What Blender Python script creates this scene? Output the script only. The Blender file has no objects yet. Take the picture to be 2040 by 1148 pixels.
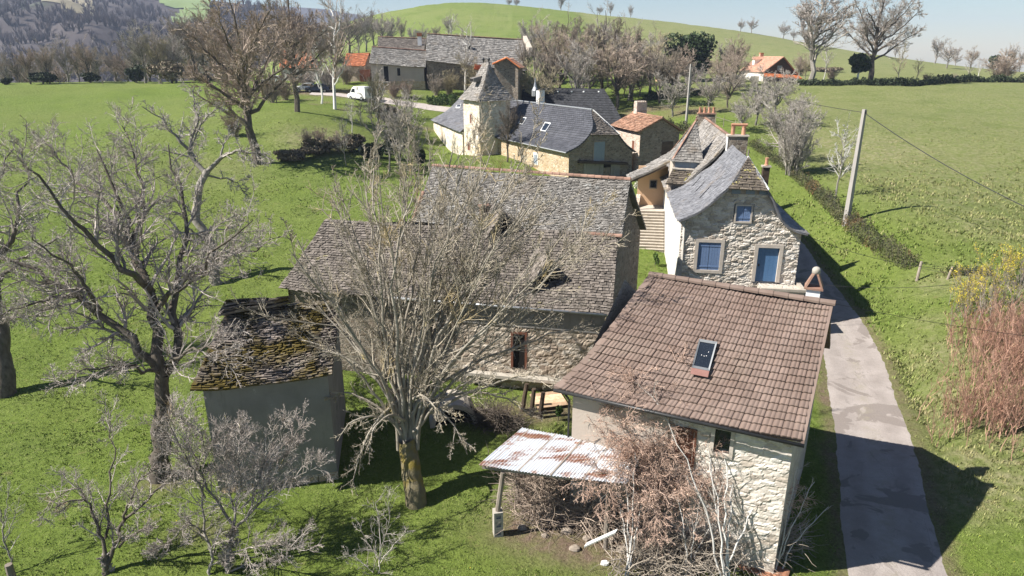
import bpy, math, random
import numpy as np
C = bpy.context.scene.collection
SC = bpy.context.scene
# ------------------------------------------------------------------ camera, sky, sun, exposure
PITCH = math.radians(19.2); CAMZ = 17.0; FPX = 1360.0
cam = bpy.data.cameras.new('camera'); cam.lens = 24.0; cam.sensor_width = 36.0
cam.clip_start = 0.3; cam.clip_end = 9000
camo = bpy.data.objects.new('camera', cam); C.objects.link(camo)
camo.location = (0, 0, CAMZ); camo.rotation_euler = (math.pi/2 - PITCH, 0, 0)
SC.camera = camo
SUN_EL = math.radians(45); SUN_AZ = math.radians(189)      # direction towards the sun, counted from +x
world = bpy.data.worlds.new('World'); SC.world = world; world.use_nodes = True
wn = world.node_tree.nodes; wl = world.node_tree.links
sky = wn.new('ShaderNodeTexSky'); sky.sky_type = 'NISHITA'; sky.sun_disc = False
sky.sun_elevation = SUN_EL; sky.sun_rotation = math.radians(90) - SUN_AZ
sky.altitude = 300; sky.air_density = 1.0; sky.dust_density = 0.15; sky.ozone_density = 2.5
wl.new(sky.outputs[0], wn['Background'].inputs[0]); wn['Background'].inputs[1].default_value = 0.05
sun = bpy.data.lights.new('sun', 'SUN'); sun.energy = 5.0; sun.angle = math.radians(0.5); sun.color = (1.0, 0.95, 0.87)
suno = bpy.data.objects.new('sun', sun); C.objects.link(suno)
from mathutils import Vector
SDIR = Vector((math.cos(SUN_AZ)*math.cos(SUN_EL), math.sin(SUN_AZ)*math.cos(SUN_EL), math.sin(SUN_EL)))
suno.rotation_euler = SDIR.to_track_quat('Z', 'Y').to_euler()
SC.view_settings.view_transform = 'Standard'; SC.view_settings.look = 'None'
SC.view_settings.exposure = 1.1; SC.view_settings.gamma = 1.0
SC.render.engine = 'CYCLES'
SC.cycles.max_bounces = 5; SC.cycles.diffuse_bounces = 3; SC.cycles.transparent_max_bounces = 6; SC.cycles.volume_bounces = 0
random.seed(7); RNG = np.random.default_rng(11)
A_ = np.array
# ------------------------------------------------------------------ picture measurements -> places in the world
SN, CS = math.sin(PITCH), math.cos(PITCH)
def ray(u, v):
    a = (u-1020)/FPX; b = (574-v)/FPX
    return A_([a, CS+b*SN, -SN+b*CS])
def pz(u, v, z): r = ray(u, v); return A_([0, 0, CAMZ]) + r*((z-CAMZ)/r[2])
def pt(u, v, t): return A_([0, 0, CAMZ]) + ray(u, v)*t
def pplane(u, v, p0, n):
    r = ray(u, v); o = A_([0, 0, CAMZ]); return o + r*(((p0-o)@n)/(r@n))
def pr(p):
    f = p[1]*CS-(p[2]-CAMZ)*SN; up = p[1]*SN+(p[2]-CAMZ)*CS
    return 1020+FPX*p[0]/f, 574-FPX*up/f
# ------------------------------------------------------------------ ground height: thin plate spline through measured spots
cp = []
def cpt(u, v, t): p = pt(u, v, t); cp.append((p[0], p[1], p[2]))
for x, y in [(-30, 10), (-12, 10), (0, 10), (8, 12), (13, 12), (-30, 24), (-14, 20), (-14, 30), (-4, 20), (-4, 30), (4, 20), (3, 31), (9, 20), (10, 28), (14, 19),
             (16, 24), (18.2, 29), (20.5, 34), (22, 38), (16, 36), (8, 36), (19, 41), (-14, 36), (-26, 36)]:
    cp.append((x, y, 0.0))
cp += [(23.3, 46, .15), (24.3, 54, .6), (24, 62, 1.6), (21.5, 73, 2.9), (12, 46, .9), (12, 54, 1.9), (8, 60, 2.3), (-6, 45, .6), (-20, 48, 1.2), (-40, 40, .6), (0, -20, 0), (-60, 0, 0), (60, 0, 3)]
for q in [(515, 325, 78), (150, 165, 140), (330, 165, 136), (150, 250, 100), (-300, 170, 135), (-200, 400, 62), (470, 165, 132), (717, 200, 118), (950, 190, 124), (780, 186, 122), (957, 320, 84),
          (1248, 352, 80), (1685, 445, 58), (1825, 540, 48), (1760, 480, 53.5), (2040, 300, 76), (2300, 500, 54), (2040, 172, 140), (2500, 180, 140), (1600, 167, 140), (1800, 230, 102), (1540, 160, 148), (1930, 620, 41), (1880, 700, 38),
          (2010, 1000, 26.3), (1980, 850, 30.6), (2250, 800, 31), (1300, 215, 112), (864, 310, 97), (905, 313, 92), (1400, 240, 96), (1560, 300, 82), (1590, 345, 73), (1500, 290, 82), (1480, 200, 118), (600, 225, 99), (700, 268, 91), (560, 310, 81),
          (850, 37, 420), (1100, 27, 400), (1300, 42, 380), (1500, 67, 350), (1700, 104, 320), (2040, 145, 290), (2500, 165, 280), (1730, 140, 205), (2040, 152, 200), (1100, 125, 220), (800, 85, 280), (1300, 125, 230), (640, 62, 360), (700, 110, 230)]:
    cpt(*q)
cp += [(12, 98, 4.4), (5, 101, 4.6), (15, 104, 4.8), (-2, 96, 4.4), (-100, 185, 6), (-150, 240, -8), (-70, 190, 9), (-250, 300, -30), (-120, 320, -2), (-400, 250, -40), (-90, 450, 10), (0, 560, 20), (150, 540, 16), (400, 500, -10), (300, 150, 12), (-300, 120, 6), (-500, 600, -60), (600, 700, -30), (0, 800, 0), (-200, 30, 2)]
cp = A_(cp)
def _U(r2): return np.where(r2 > 0, r2*np.log(np.maximum(r2, 1e-12)), 0)
_n = len(cp); _X = cp[:, :2]/100
_K = _U(((_X[:, None]-_X[None])**2).sum(-1)) + 2e-4*np.eye(_n)
_Pm = np.c_[np.ones(_n), _X]
_W = np.linalg.solve(np.block([[_K, _Pm], [_Pm.T, np.zeros((3, 3))]]), np.r_[cp[:, 2], 0, 0, 0])
def gz(x, y):
    x = np.asarray(x, float); y = np.asarray(y, float); sh = x.shape
    q = np.stack([x.ravel(), y.ravel()], 1)/100
    out = np.empty(len(q))
    for i in range(0, len(q), 20000):
        s = q[i:i+20000]
        out[i:i+20000] = _U(((s[:, None]-_X[None])**2).sum(-1))@_W[:_n] + np.c_[np.ones(len(s)), s]@_W[_n:]
    return out.reshape(sh)
def g1(x, y): return float(gz(A_([x]), A_([y]))[0])
def gp(u, v, tmax=450):                                      # where the ray of a measured spot meets the ground
    r = ray(u, v); t = np.linspace(14, tmax, 3000)
    h = CAMZ+r[2]*t-gz(r[0]*t, r[1]*t); k = np.argmax(h < 0)
    if h[k] >= 0: k = len(t)-1
    tt = t[k-1]+(t[k]-t[k-1])*h[k-1]/(h[k-1]-h[k]) if k > 0 and h[k-1] != h[k] else t[k]
    return A_([r[0]*tt, r[1]*tt, g1(r[0]*tt, r[1]*tt)])
def on(x, y, dz=0): return A_([x, y, g1(x, y)+dz])
# ------------------------------------------------------------------ value noise for modelling
def vnoise(x, y, seed=0):
    r = np.random.default_rng(seed); T = r.random((256, 256))
    xi = np.floor(x).astype(int); yi = np.floor(y).astype(int); fx = x-xi; fy = y-yi
    fx = fx*fx*(3-2*fx); fy = fy*fy*(3-2*fy)
    a = T[xi % 256, yi % 256]; b = T[(xi+1) % 256, yi % 256]; c = T[xi % 256, (yi+1) % 256]; d = T[(xi+1) % 256, (yi+1) % 256]
    return (a*(1-fx)+b*fx)*(1-fy)+(c*(1-fx)+d*fx)*fy-.5
# ------------------------------------------------------------------ materials
MATS = {}
class NT:
    def __init__(s, name):
        m = bpy.data.materials.new(name); m.use_nodes = True; s.m = m; s.n = m.node_tree.nodes; s.l = m.node_tree.links
        s.bsdf = s.n['Principled BSDF']; s.pos = s.n.new('ShaderNodeNewGeometry').outputs['Position']; MATS[name] = m
    def map(s, sc):
        mp = s.n.new('ShaderNodeMapping'); mp.inputs['Scale'].default_value = sc if hasattr(sc, '__len__') else (sc,)*3
        s.l.new(s.pos, mp.inputs['Vector']); return mp.outputs[0]
    def noise(s, sc, detail=4, rough=.6, dist=0):
        t = s.n.new('ShaderNodeTexNoise'); t.inputs['Scale'].default_value = 1; t.inputs['Detail'].default_value = detail
        t.inputs['Roughness'].default_value = rough; t.inputs['Distortion'].default_value = dist
        s.l.new(s.map(sc), t.inputs['Vector']); return t.outputs['Fac']
    def ramp(s, fac, stops):
        r = s.n.new('ShaderNodeValToRGB'); e = r.color_ramp.elements
        while len(e) < len(stops): e.new(.5)
        for k, (p, c) in enumerate(stops):
            e[k].position = p; e[k].color = (*c, 1) if hasattr(c, '__len__') else (c, c, c, 1)
        s.l.new(fac, r.inputs[0]); return r.outputs[0]
    def mix(s, fac, a, b, mode='MIX'):
        x = s.n.new('ShaderNodeMix'); x.data_type = 'RGBA'; x.blend_type = mode
        for val, sock in ((fac, x.inputs[0]), (a, x.inputs[6]), (b, x.inputs[7])):
            if hasattr(val, 'is_linked'): s.l.new(val, sock)
            elif hasattr(val, '__len__'): sock.default_value = (*val, 1)
            else: sock.default_value = val
        return x.outputs[2]
    def math(s, op, a, b=0.0):
        x = s.n.new('ShaderNodeMath'); x.operation = op
        for val, sock in ((a, x.inputs[0]), (b, x.inputs[1])):
            if hasattr(val, 'is_linked'): s.l.new(val, sock)
            else: sock.default_value = val
        return x.outputs[0]
    def attr(s, name):
        a = s.n.new('ShaderNodeAttribute'); a.attribute_name = name; return a.outputs['Fac']
    def bump(s, h, dist, strength=1.0, prev=None):
        b = s.n.new('ShaderNodeBump'); b.inputs['Distance'].default_value = dist; b.inputs['Strength'].default_value = strength
        s.l.new(h, b.inputs['Height'])
        if prev is not None: s.l.new(prev, b.inputs['Normal'])
        return b.outputs[0]
    def done(s, col, rough=.85, normal=None, metal=0, spec=.3):
        if hasattr(col, 'is_linked'): s.l.new(col, s.bsdf.inputs['Base Color'])
        else: s.bsdf.inputs['Base Color'].default_value = (*col, 1)
        s.bsdf.inputs['Roughness'].default_value = rough; s.bsdf.inputs['Metallic'].default_value = metal
        s.bsdf.inputs['Specular IOR Level'].default_value = spec
        if normal is not None: s.l.new(normal, s.bsdf.inputs['Normal'])
        return s.m
def simple(name, c1, c2=None, sc=3.0, rough=.8, tint=0, spots=(), bump=0.0, bsc=None, detail=4, metal=0, spec=.3):
    """two mottled tones, an optional tint per slab or stick, spots of lichen, moss or rust, fine relief"""
    t = NT(name); c2 = c2 or c1
    col = t.ramp(t.noise(sc, detail), [(.32, c1), (.68, c2)])
    if tint:
        k = t.math('ADD', t.math('MULTIPLY', t.attr('tint'), tint), 1-tint/2)
        g = t.n.new('ShaderNodeCombineColor')
        for i in range(3): t.l.new(k, g.inputs[i])
        col = t.mix(1.0, col, g.outputs[0], 'MULTIPLY')
    for (c3, s3, thr, soft) in spots:
        col = t.mix(t.ramp(t.noise(s3, 5, .65), [(thr, 0.0), (min(.99, thr+soft), 1.0)]), col, c3)
    nrm = t.bump(t.noise(bsc or tuple(q*6 for q in ((sc,)*3 if not hasattr(sc, '__len__') else sc)), 4), bump) if bump else None
    return t.done(col, rough, nrm, metal, spec)
def stone(name, cols, mortar, sc=(3.2, 3.2, 5.0), mw=.06, bump=.04, soft=.06, stain=None):
    t = NT(name); vec = t.map(sc)
    w = t.n.new('ShaderNodeTexNoise'); w.inputs['Scale'].default_value = 1.4; w.inputs['Detail'].default_value = 2; t.l.new(vec, w.inputs['Vector'])
    vv = t.mix(.12, vec, w.outputs['Color'], 'ADD')
    va = t.n.new('ShaderNodeTexVoronoi'); va.inputs['Scale'].default_value = 1; t.l.new(vv, va.inputs['Vector'])
    vb = t.n.new('ShaderNodeTexVoronoi'); vb.feature = 'DISTANCE_TO_EDGE'; vb.inputs['Scale'].default_value = 1; t.l.new(vv, vb.inputs['Vector'])
    sep = t.n.new('ShaderNodeSeparateColor'); t.l.new(va.outputs['Color'], sep.inputs[0])
    n = len(cols); col = t.ramp(sep.outputs[0], [(i/(n-1), c) for i, c in enumerate(cols)])
    col = t.mix(.5, col, t.ramp(t.noise(9), [(.3, (.45,)*3), (.7, (1.0,)*3)]), 'MULTIPLY')
    edge = t.ramp(vb.outputs['Distance'], [(mw, 0.0), (mw+soft, 1.0)])
    col = t.mix(edge, mortar, col)
    if stain: col = t.mix(t.ramp(t.noise(stain[1], 4), [(stain[2], 0.0), (stain[2]+.15, .8)]), col, stain[0])
    h = t.math('ADD', edge, t.math('MULTIPLY', t.noise(14), .5))
    return t.done(col, .92, t.bump(h, bump), 0, .15)
# ------------------------------------------------------------------ mesh builder
def unit(v): return v/np.linalg.norm(v)
class MB:
    def __init__(s): s.V = []; s.F = []; s.T = []; s.n = 0
    def add(s, V, F, tint=None):
        V = np.asarray(V, float).reshape(-1, 3)
        if isinstance(F, np.ndarray): s.F.append(F+s.n); nf = len(F)
        else: s.F.append([[i+s.n for i in f] for f in F]); nf = len(F)
        s.V.append(V); s.n += len(V)
        s.T.append(np.full(nf, random.random()) if tint is None else (np.full(nf, tint) if np.isscalar(tint) else np.asarray(tint)))
        return s
    def poly(s, *pts, tint=None): return s.add(A_(pts), [list(range(len(pts)))], tint)
    def hexa(s, b, t, tint=None):                            # two quads, lower and upper, joined
        return s.add(list(b)+list(t), [[3, 2, 1, 0], [4, 5, 6, 7], [0, 1, 5, 4], [1, 2, 6, 5], [2, 3, 7, 6], [3, 0, 4, 7]], tint)
    def box(s, fr, x0, x1, y0, y1, z0, z1, tint=None):
        c = [(x0, y0), (x1, y0), (x1, y1), (x0, y1)]
        return s.hexa([fr(x, y, z0) for x, y in c], [fr(x, y, z1) for x, y in c], tint)
    def prism(s, pts, off, tint=None):                       # polygon pushed along off
        n = len(pts); P = [A_(p) for p in pts]; Q = [p+A_(off) for p in P]
        return s.add(P+Q, [list(range(n))[::-1], list(range(n, 2*n))]+[[i, (i+1) % n, n+(i+1) % n, n+i] for i in range(n)], tint)
    def tube(s, pts, r, k=6, cap=True, tint=None):
        P = A_(pts, float); n = len(P); R = np.full(n, r) if np.isscalar(r) else A_(r, float)
        T = np.gradient(P, axis=0); T /= np.linalg.norm(T, axis=1)[:, None]+1e-9
        ref = A_([0, 0, 1.]) if abs(T[0][2]) < .9 else A_([1., 0, 0])
        a = np.cross(T, ref); a /= np.linalg.norm(a, axis=1)[:, None]+1e-9; b = np.cross(T, a)
        th = np.arange(k)*2*math.pi/k
        V = P[:, None]+R[:, None, None]*(np.cos(th)[None, :, None]*a[:, None]+np.sin(th)[None, :, None]*b[:, None])
        F = [[i*k+j, i*k+(j+1) % k, (i+1)*k+(j+1) % k, (i+1)*k+j] for i in range(n-1) for j in range(k)]
        if cap: F += [list(range(k))[::-1], [(n-1)*k+j for j in range(k)]]
        return s.add(V.reshape(-1, 3), F, tint)
    def lathe(s, c, prof, k=12, tint=None):
        th = np.arange(k)*2*math.pi/k; V = []
        for r, z in prof: V += [(c[0]+r*math.cos(t), c[1]+r*math.sin(t), c[2]+z) for t in th]
        n = len(prof); F = [[i*k+j, i*k+(j+1) % k, (i+1)*k+(j+1) % k, (i+1)*k+j] for i in range(n-1) for j in range(k)]
        F += [list(range(k))[::-1], [(n-1)*k+j for j in range(k)]]
        return s.add(V, F, tint)
    def build(s, name, mat, parent=None, smooth=False, extra=None):
        V = np.concatenate(s.V) if s.V else np.zeros((0, 3))
        if parent is not None: V = V-A_(parent.location)
        idx = []; st = []; cur = 0
        for F in s.F:
            if isinstance(F, np.ndarray):
                k = F.shape[1]; st.append(np.arange(len(F))*k+cur); idx.append(F.ravel()); cur += F.size
            else:
                ls = []
                for f in F: ls.append(cur); cur += len(f)
                st.append(A_(ls, int)); idx.append(A_([i for f in F for i in f], int))
        me = bpy.data.meshes.new(name)
        st = np.concatenate(st); idx = np.concatenate(idx)
        me.vertices.add(len(V)); me.vertices.foreach_set('co', V.astype(np.float32).ravel())
        me.loops.add(len(idx)); me.loops.foreach_set('vertex_index', idx.astype(np.int32))
        me.polygons.add(len(st)); me.polygons.foreach_set('loop_start', st.astype(np.int32))
        me.update(calc_edges=True); me.validate()
        if len(me.polygons) == len(st):
            at = me.attributes.new('tint', 'FLOAT', 'FACE'); at.data.foreach_set('value', np.concatenate(s.T).astype(np.float32))
        for nm, vals in (extra or {}).items():
            at = me.attributes.new(nm, 'FLOAT', 'POINT'); at.data.foreach_set('value', vals.astype(np.float32))
        me.polygons.foreach_set('use_smooth', np.full(len(me.polygons), smooth))
        me.materials.append(MATS[mat] if isinstance(mat, str) else mat)
        o = bpy.data.objects.new(name, me); C.objects.link(o)
        if parent is not None: o.parent = parent
        return o
def Fr(o, deg=0.0):                                          # local frame: x along, y away from the viewer, z up
    o = A_(o, float); a = math.radians(deg); c, s_ = math.cos(a), math.sin(a)
    def f(x, y, z=0.0): return A_([o[0]+x*c-y*s_, o[1]+x*s_+y*c, o[2]+z])
    return f
def thing(name, label, cat, loc, group=None):
    o = bpy.data.objects.new(name, None); o.empty_display_size = .3; C.objects.link(o); o.location = tuple(float(q) for q in loc)
    o['label'] = label; o['category'] = cat
    if group: o['group'] = group
    return o
def tag(o, label, cat, group=None):
    o['label'] = label; o['category'] = cat
    if group: o['group'] = group
    return o
def setting(o, kind='structure'): o['kind'] = kind; return o
# ------------------------------------------------------------------ roofs and walls
def pline(pts):                                              # smooth profile through given points, w in 0..1
    P = A_(pts, float); n = len(P)
    if n == 2: return lambda w: P[0][None]+(P[1]-P[0])[None]*np.asarray(w)[:, None]
    L = np.r_[0, np.cumsum(np.linalg.norm(np.diff(P, axis=0), axis=1))]; L /= L[-1]
    M_ = np.gradient(P, L, axis=0)
    def f(w):
        w = np.clip(np.asarray(w, float), 0, 1.08); i = np.clip(np.searchsorted(L, w)-1, 0, n-2)
        h = (L[i+1]-L[i]); s_ = (w-L[i])/h; s2 = s_*s_; s3 = s2*s_
        return ((2*s3-3*s2+1)[:, None]*P[i]+(s3-2*s2+s_)[:, None]*h[:, None]*M_[i]+(-2*s3+3*s2)[:, None]*P[i+1]+(s3-s2)[:, None]*h[:, None]*M_[i+1])
    return f
def patch(Lp, Rp, sag=0.0, lump=0.0, seed=0):
    fl, fr_ = pline(Lp), pline(Rp)
    def S(u, w):
        u = np.asarray(u, float); w = np.asarray(w, float); a = fl(w); b = fr_(w); p = a+(b-a)*u[:, None]
        p[:, 2] -= sag*4*u*(1-u)
        if lump: p[:, 2] += lump*vnoise(p[:, 0]*.8, p[:, 1]*.8, seed)
        return p
    return S
def pnorm(S, u, w, e=.01):
    n = np.cross(S(u+e, w)-S(u-e, w), S(u, w-e)-S(u, w+e)); n /= np.linalg.norm(n, axis=1)[:, None]+1e-9
    n[n[:, 2] < 0] *= -1; return n
def shit(S, u, v, off=0.0):                                  # spot of a roof patch that is seen at (u, v), its normal, and a plane hit helper
    U, W = np.meshgrid(np.linspace(0, 1, 90), np.linspace(0, 1, 90)); P = S(U.ravel(), W.ravel()); f = P[:, 1]*CS-(P[:, 2]-CAMZ)*SN
    k = np.argmin((1020+FPX*P[:, 0]/f-u)**2+(574-FPX*(P[:, 1]*SN+(P[:, 2]-CAMZ)*CS)/f-v)**2); a, b = U.ravel()[k:k+1], W.ravel()[k:k+1]
    n = pnorm(S, np.clip(a, .03, .97), np.clip(b, .03, .97))[0]; return P[k]+n*off, n
def slabs(mb, S, nu, nv, th=.03, jit=.3, lift=.02, over=.35, keep=None, rough=1.0, deck=True):
    """rows of overlapping roof slabs, each with a thickness of its own"""
    J, I = np.meshgrid(np.arange(nv), np.arange(-1, nu+1), indexing='ij'); J = J.ravel(); I = I.ravel()
    off = np.where(J % 2, .5, 0)
    u0 = (I+off+RNG.uniform(-jit, jit, len(I))*.4)/nu; u1 = u0+(1+RNG.uniform(-jit, jit, len(I))*.35)/nu
    u0 = np.clip(u0, 0, 1); u1 = np.clip(u1, 0, 1)
    w0 = (J+RNG.uniform(-.1, .1, len(J)))/nv; w1 = w0+(1+over+RNG.uniform(-jit, jit, len(J))*.4)/nv; w0 = np.clip(w0, 0, 1); w1 = np.clip(w1, 0, 1.02)
    m = (u1-u0) > .25/nu
    if keep is not None: m &= keep((u0+u1)/2, (w0+w1)/2)
    if rough < 1: m &= RNG.random(len(m)) < rough
    u0, u1, w0, w1 = u0[m], u1[m], w0[m], w1[m]; n = len(u0)
    nn = pnorm(S, (u0+u1)/2, (w0+w1)/2)
    l1 = (lift+th+RNG.uniform(0, th, n)*(1+jit))[:, None]; tk = (th*(1+RNG.uniform(-.3, .5, n)))[:, None]
    sk = RNG.uniform(-jit, jit, (2, n))*.3/nu
    a = S(u0, w0)+nn*.004; b = S(u1, w0)+nn*.004; c = S(np.clip(u1+sk[0], 0, 1), w1)+nn*l1; d = S(np.clip(u0+sk[1], 0, 1), w1)+nn*l1
    V = np.stack([a, b, c, d, c-nn*tk, d-nn*tk], 1).reshape(-1, 3); k = np.arange(n)[:, None]*6
    T = RNG.random(n); base = mb.n
    mb.add(V, np.concatenate([k+A_([0, 1, 2, 3]), k+A_([3, 2, 4, 5])]), np.r_[T, T])
    mb.F.append(np.concatenate([k+A_([1, 4, 2]), k+A_([0, 3, 5])])+base); mb.T.append(np.r_[T, T])
    if deck: deckgrid(mb, S, 12, 10, keep)
def deckgrid(mb, S, nu=12, nv=10, keep=None, th=.10):
    U, W = np.meshgrid(np.linspace(0, 1, nu+1), np.linspace(0, 1, nv+1)); u, w = U.ravel(), W.ravel()
    n = pnorm(S, u, w); top = S(u, w)-n*.006; bot = S(u, w)-n*th
    i = np.arange(nv)[:, None]*(nu+1)+np.arange(nu)[None]; i = i.ravel()
    if keep is not None:
        i = i[keep(u[i]+.5/nu, w[i]+.5/nv)]
    Q = np.stack([i, i+1, i+nu+2, i+nu+1], 1); N = (nu+1)*(nv+1)
    mb.add(np.r_[top, bot], np.r_[Q, Q[:, ::-1]+N], .35)
    if keep is None:
        e = []
        for j in range(nv): e += [[j*(nu+1), (j+1)*(nu+1), (j+1)*(nu+1)+N, j*(nu+1)+N], [j*(nu+1)+nu, (j+1)*(nu+1)+nu, (j+1)*(nu+1)+nu+N, j*(nu+1)+nu+N]]
        for q in range(nu): e += [[nv*(nu+1)+q, nv*(nu+1)+q+1, nv*(nu+1)+q+1+N, nv*(nu+1)+q+N]]
        mb.add(np.r_[top, bot], e, .35)
def wavetiles(mb, S, nc, nr, wave=.035, step=.04):
    """interlocking tiles: a rolled profile across, a step at every course"""
    ku = 10; fw_ = A_([0, .5, .93]); kv = 3; NU, NV = nc*ku, nr*kv
    wv = np.r_[((np.arange(nr)[:, None]+fw_[None])/nr).ravel(), 1.0]; fv = np.r_[np.tile(fw_, nr), 0.0]
    U, W = np.meshgrid(np.linspace(0, 1, NU+1), wv); u, w = U.ravel(), W.ravel(); fr = np.repeat(fv, NU+1)
    ph = (u*nc+1e-7) % 1; col = np.minimum((u*nc+1e-6).astype(int), nc-1); row = np.minimum((w*nr+1e-6).astype(int), nr-1)
    prof = np.where(ph < .12, 0.0, np.where(ph < .56, .55+.45*np.sin((ph-.12)/.44*math.pi), .35+.4*np.sin((ph-.56)/.44*math.pi)))
    lift = fr/.93
    rr = np.random.default_rng(3).random((nr+1, nc+1))*.014
    n = pnorm(S, np.clip(u, .02, .98), np.clip(w, .02, .98))
    P = S(u, w)+n*(wave*prof+step*lift+rr[row, col])[:, None]
    i = (np.arange(NV)[:, None]*(NU+1)+np.arange(NU)[None]).ravel()
    T = np.random.default_rng(5).random((nr, nc)); j = np.arange(NV)[:, None]//kv; q = np.arange(NU)[None]//ku
    mb.add(P, np.stack([i, i+1, i+NU+2, i+NU+1], 1), T[j, q].ravel())
    deckgrid(mb, lambda a, b: S(a, b)-pnorm(S, np.clip(a, .02, .98), np.clip(b, .02, .98))*.02, 10, 10)
def ridgecaps(mb, a, b, n, r=.11, k=6, rise=.03):
    a = A_(a, float); b = A_(b, float); d = (b-a)/n; side = unit(np.cross(d, [0, 0, 1])); up = A_([0, 0, 1.])
    for i in range(n):
        p0 = a+d*(i-.04); p1 = a+d*(i+1.04); V = []
        for p, rr in ((p0, r*1.12), (p1, r*.94)):
            V += [p+side*rr*math.cos(t)+up*(rise+rr*math.sin(t)*.9) for t in np.linspace(-.25, math.pi+.25, k+1)]
        mb.add(V, [[j, j+1, k+2+j, k+1+j] for j in range(k)]+[list(range(k+1))[::-1], list(range(k+1, 2*k+2))])
def relief(mb, P0, deg, x0, x1, z0, z1, top=None, holes=(), cell=.06, size=(.42, .2), amp=.05, seed=1, tex=.3, topl=None):
    """rubble facing: every stone bulges out of the joints by its own amount"""
    f = Fr(P0, deg); nx = int((x1-x0)/cell); nz = int((z1-z0)/cell)
    xs = np.linspace(x0, x1, nx+1); zs = np.linspace(z0, z1, nz+1); X, Z = np.meshgrid(xs, zs)
    r = np.random.default_rng(seed)
    sx = np.arange(x0-1, x1+1, size[0]); sz = np.arange(z0-1, z1+1, size[1]); pts = []
    for j, z in enumerate(sz): pts += [(x+(j % 2)*size[0]*.5+r.uniform(-.38, .38)*size[0], z+r.uniform(-.3, .3)*size[1]) for x in sx]
    pts = A_(pts); hh = r.uniform(.25, 1, len(pts)); tt = r.random(len(pts)); sl = r.uniform(-1, 1, (len(pts), 2))
    q = np.stack([X.ravel(), Z.ravel()], 1); D = np.empty(len(q)); Ti = np.empty(len(q)); H = np.empty(len(q)); ay = size[0]/size[1]
    for i in range(0, len(q), 3000):
        dx = q[i:i+3000, None, 0]-pts[None, :, 0]; dz = (q[i:i+3000, None, 1]-pts[None, :, 1])*ay; d2 = dx*dx+dz*dz
        o = np.argpartition(d2, 1, axis=1)[:, :2]; v = np.sqrt(np.take_along_axis(d2, o, 1)); k = o[np.arange(len(o)), v.argmin(1)]; v.sort(1)
        e = np.clip((v[:, 1]-v[:, 0])/(size[0]*.5), 0, 1)
        rows = np.arange(len(o)); gx = dx[rows, k]/size[0]; gz_ = dz[rows, k]/size[0]
        D[i:i+3000] = np.clip(e*2.2, 0, 1)**.7*(hh[k]+.45*(gx*sl[k, 0]+gz_*sl[k, 1])); Ti[i:i+3000] = tt[k]
    y = -amp*(D+tex*vnoise(q[:, 0]*14, q[:, 1]*14, seed))
    c_, s_ = math.cos(math.radians(deg)), math.sin(math.radians(deg))
    V = np.stack([P0[0]+q[:, 0]*c_-y*s_, P0[1]+q[:, 0]*s_+y*c_, P0[2]+q[:, 1]], 1)
    i = (np.arange(nz)[:, None]*(nx+1)+np.arange(nx)[None]).ravel(); xc = q[i, 0]+cell/2; zc = q[i, 1]+cell/2
    m = np.ones(len(i), bool)
    if top is not None: m &= zc < np.interp(xc, [a for a, _ in top], [b for _, b in top])
    for (a, b, c, d) in holes: m &= ~((xc > a) & (xc < b) & (zc > c) & (zc < d))
    i = i[m]; mb.add(V, np.stack([i, i+1, i+nx+2, i+nx+1], 1), Ti[i]); mb.J = D
def frame_on(mb, fr, x0, x1, z0, z1, w, y0, y1, wb=None):    # four bars round an opening, butted
    wb = w if wb is None else wb
    mb.box(fr, x0-w, x0, y0, y1, z0-wb, z1+w); mb.box(fr, x1, x1+w, y0, y1, z0-wb, z1+w)
    mb.box(fr, x0, x1, y0, y1, z1, z1+w)
    if wb > 0: mb.box(fr, x0, x1, y0, y1, z0-wb, z0)
# ================================================================== materials
simple('slate_grey', (.145, .134, .122), (.26, .246, .228), 3.0, .8, .75, [((.42, .43, .42), 2.6, .60, .10), ((.16, .13, .10), .5, .55, .2)], .01)
simple('slate_brown', (.10, .085, .072), (.19, .165, .145), 3.0, .85, .7, [((.32, .29, .14), 1.7, .66, .1), ((.24, .23, .21), 3.5, .66, .1)], .01)
simple('slate_blue', (.122, .124, .136), (.20, .20, .212), 2.0, .6, .5, [((.30, .30, .29), 2.6, .66, .1), ((.17, .14, .11), .45, .56, .2)], .006)
simple('slate_lichen', (.085, .07, .055), (.15, .125, .10), 3.0, .85, .6, [((.45, .40, .13), 2.4, .60, .06), ((.36, .34, .28), 5.0, .68, .05)], .01)
simple('slate_pale', (.165, .152, .138), (.285, .266, .248), 2.0, .8, .5, [((.22, .16, .08), .9, .55, .2)], .01)
simple('slate_dark', (.018, .019, .022), (.034, .035, .04), 3.0, .75, .6)
simple('tile_anthracite', (.060, .062, .072), (.092, .094, .108), 1.5, .55, .35)
simple('tile_brown', (.146, .103, .084), (.198, .147, .124), .9, .8, .24, [((.20, .155, .125), .7, .55, .25), ((.25, .235, .18), 5.5, .69, .06), ((.11, .085, .07), 2.2, .68, .08)], .004)
simple('tile_orange', (.36, .115, .05), (.46, .185, .09), 4.0, .8, .6, [((.42, .26, .17), 3, .62, .1)])
simple('tile_salmon', (.46, .24, .16), (.54, .32, .23), 3.0, .8, .4, [((.50, .38, .28), 1.2, .6, .2)])
simple('tile_bright', (.55, .17, .06), (.62, .22, .09), 3.0, .8, .4)
simple('tile_terracotta', (.26, .135, .085), (.38, .235, .165), 5.0, .85, .8, [((.44, .36, .27), 3, .6, .1), ((.16, .12, .09), 2.2, .64, .1)])
simple('tile_ridge', (.20, .115, .085), (.29, .18, .135), 3.0, .85, .5, [((.30, .26, .18), 4, .6, .1)])
simple('moss_slab', (.13, .105, .09), (.27, .235, .215), (3, 3, 3), .9, .9, [((.088, .066, .013), .42, .43, .12), ((.05, .04, .02), .9, .66, .1), ((.42, .40, .38), 4.0, .70, .06)], .02)
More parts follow.
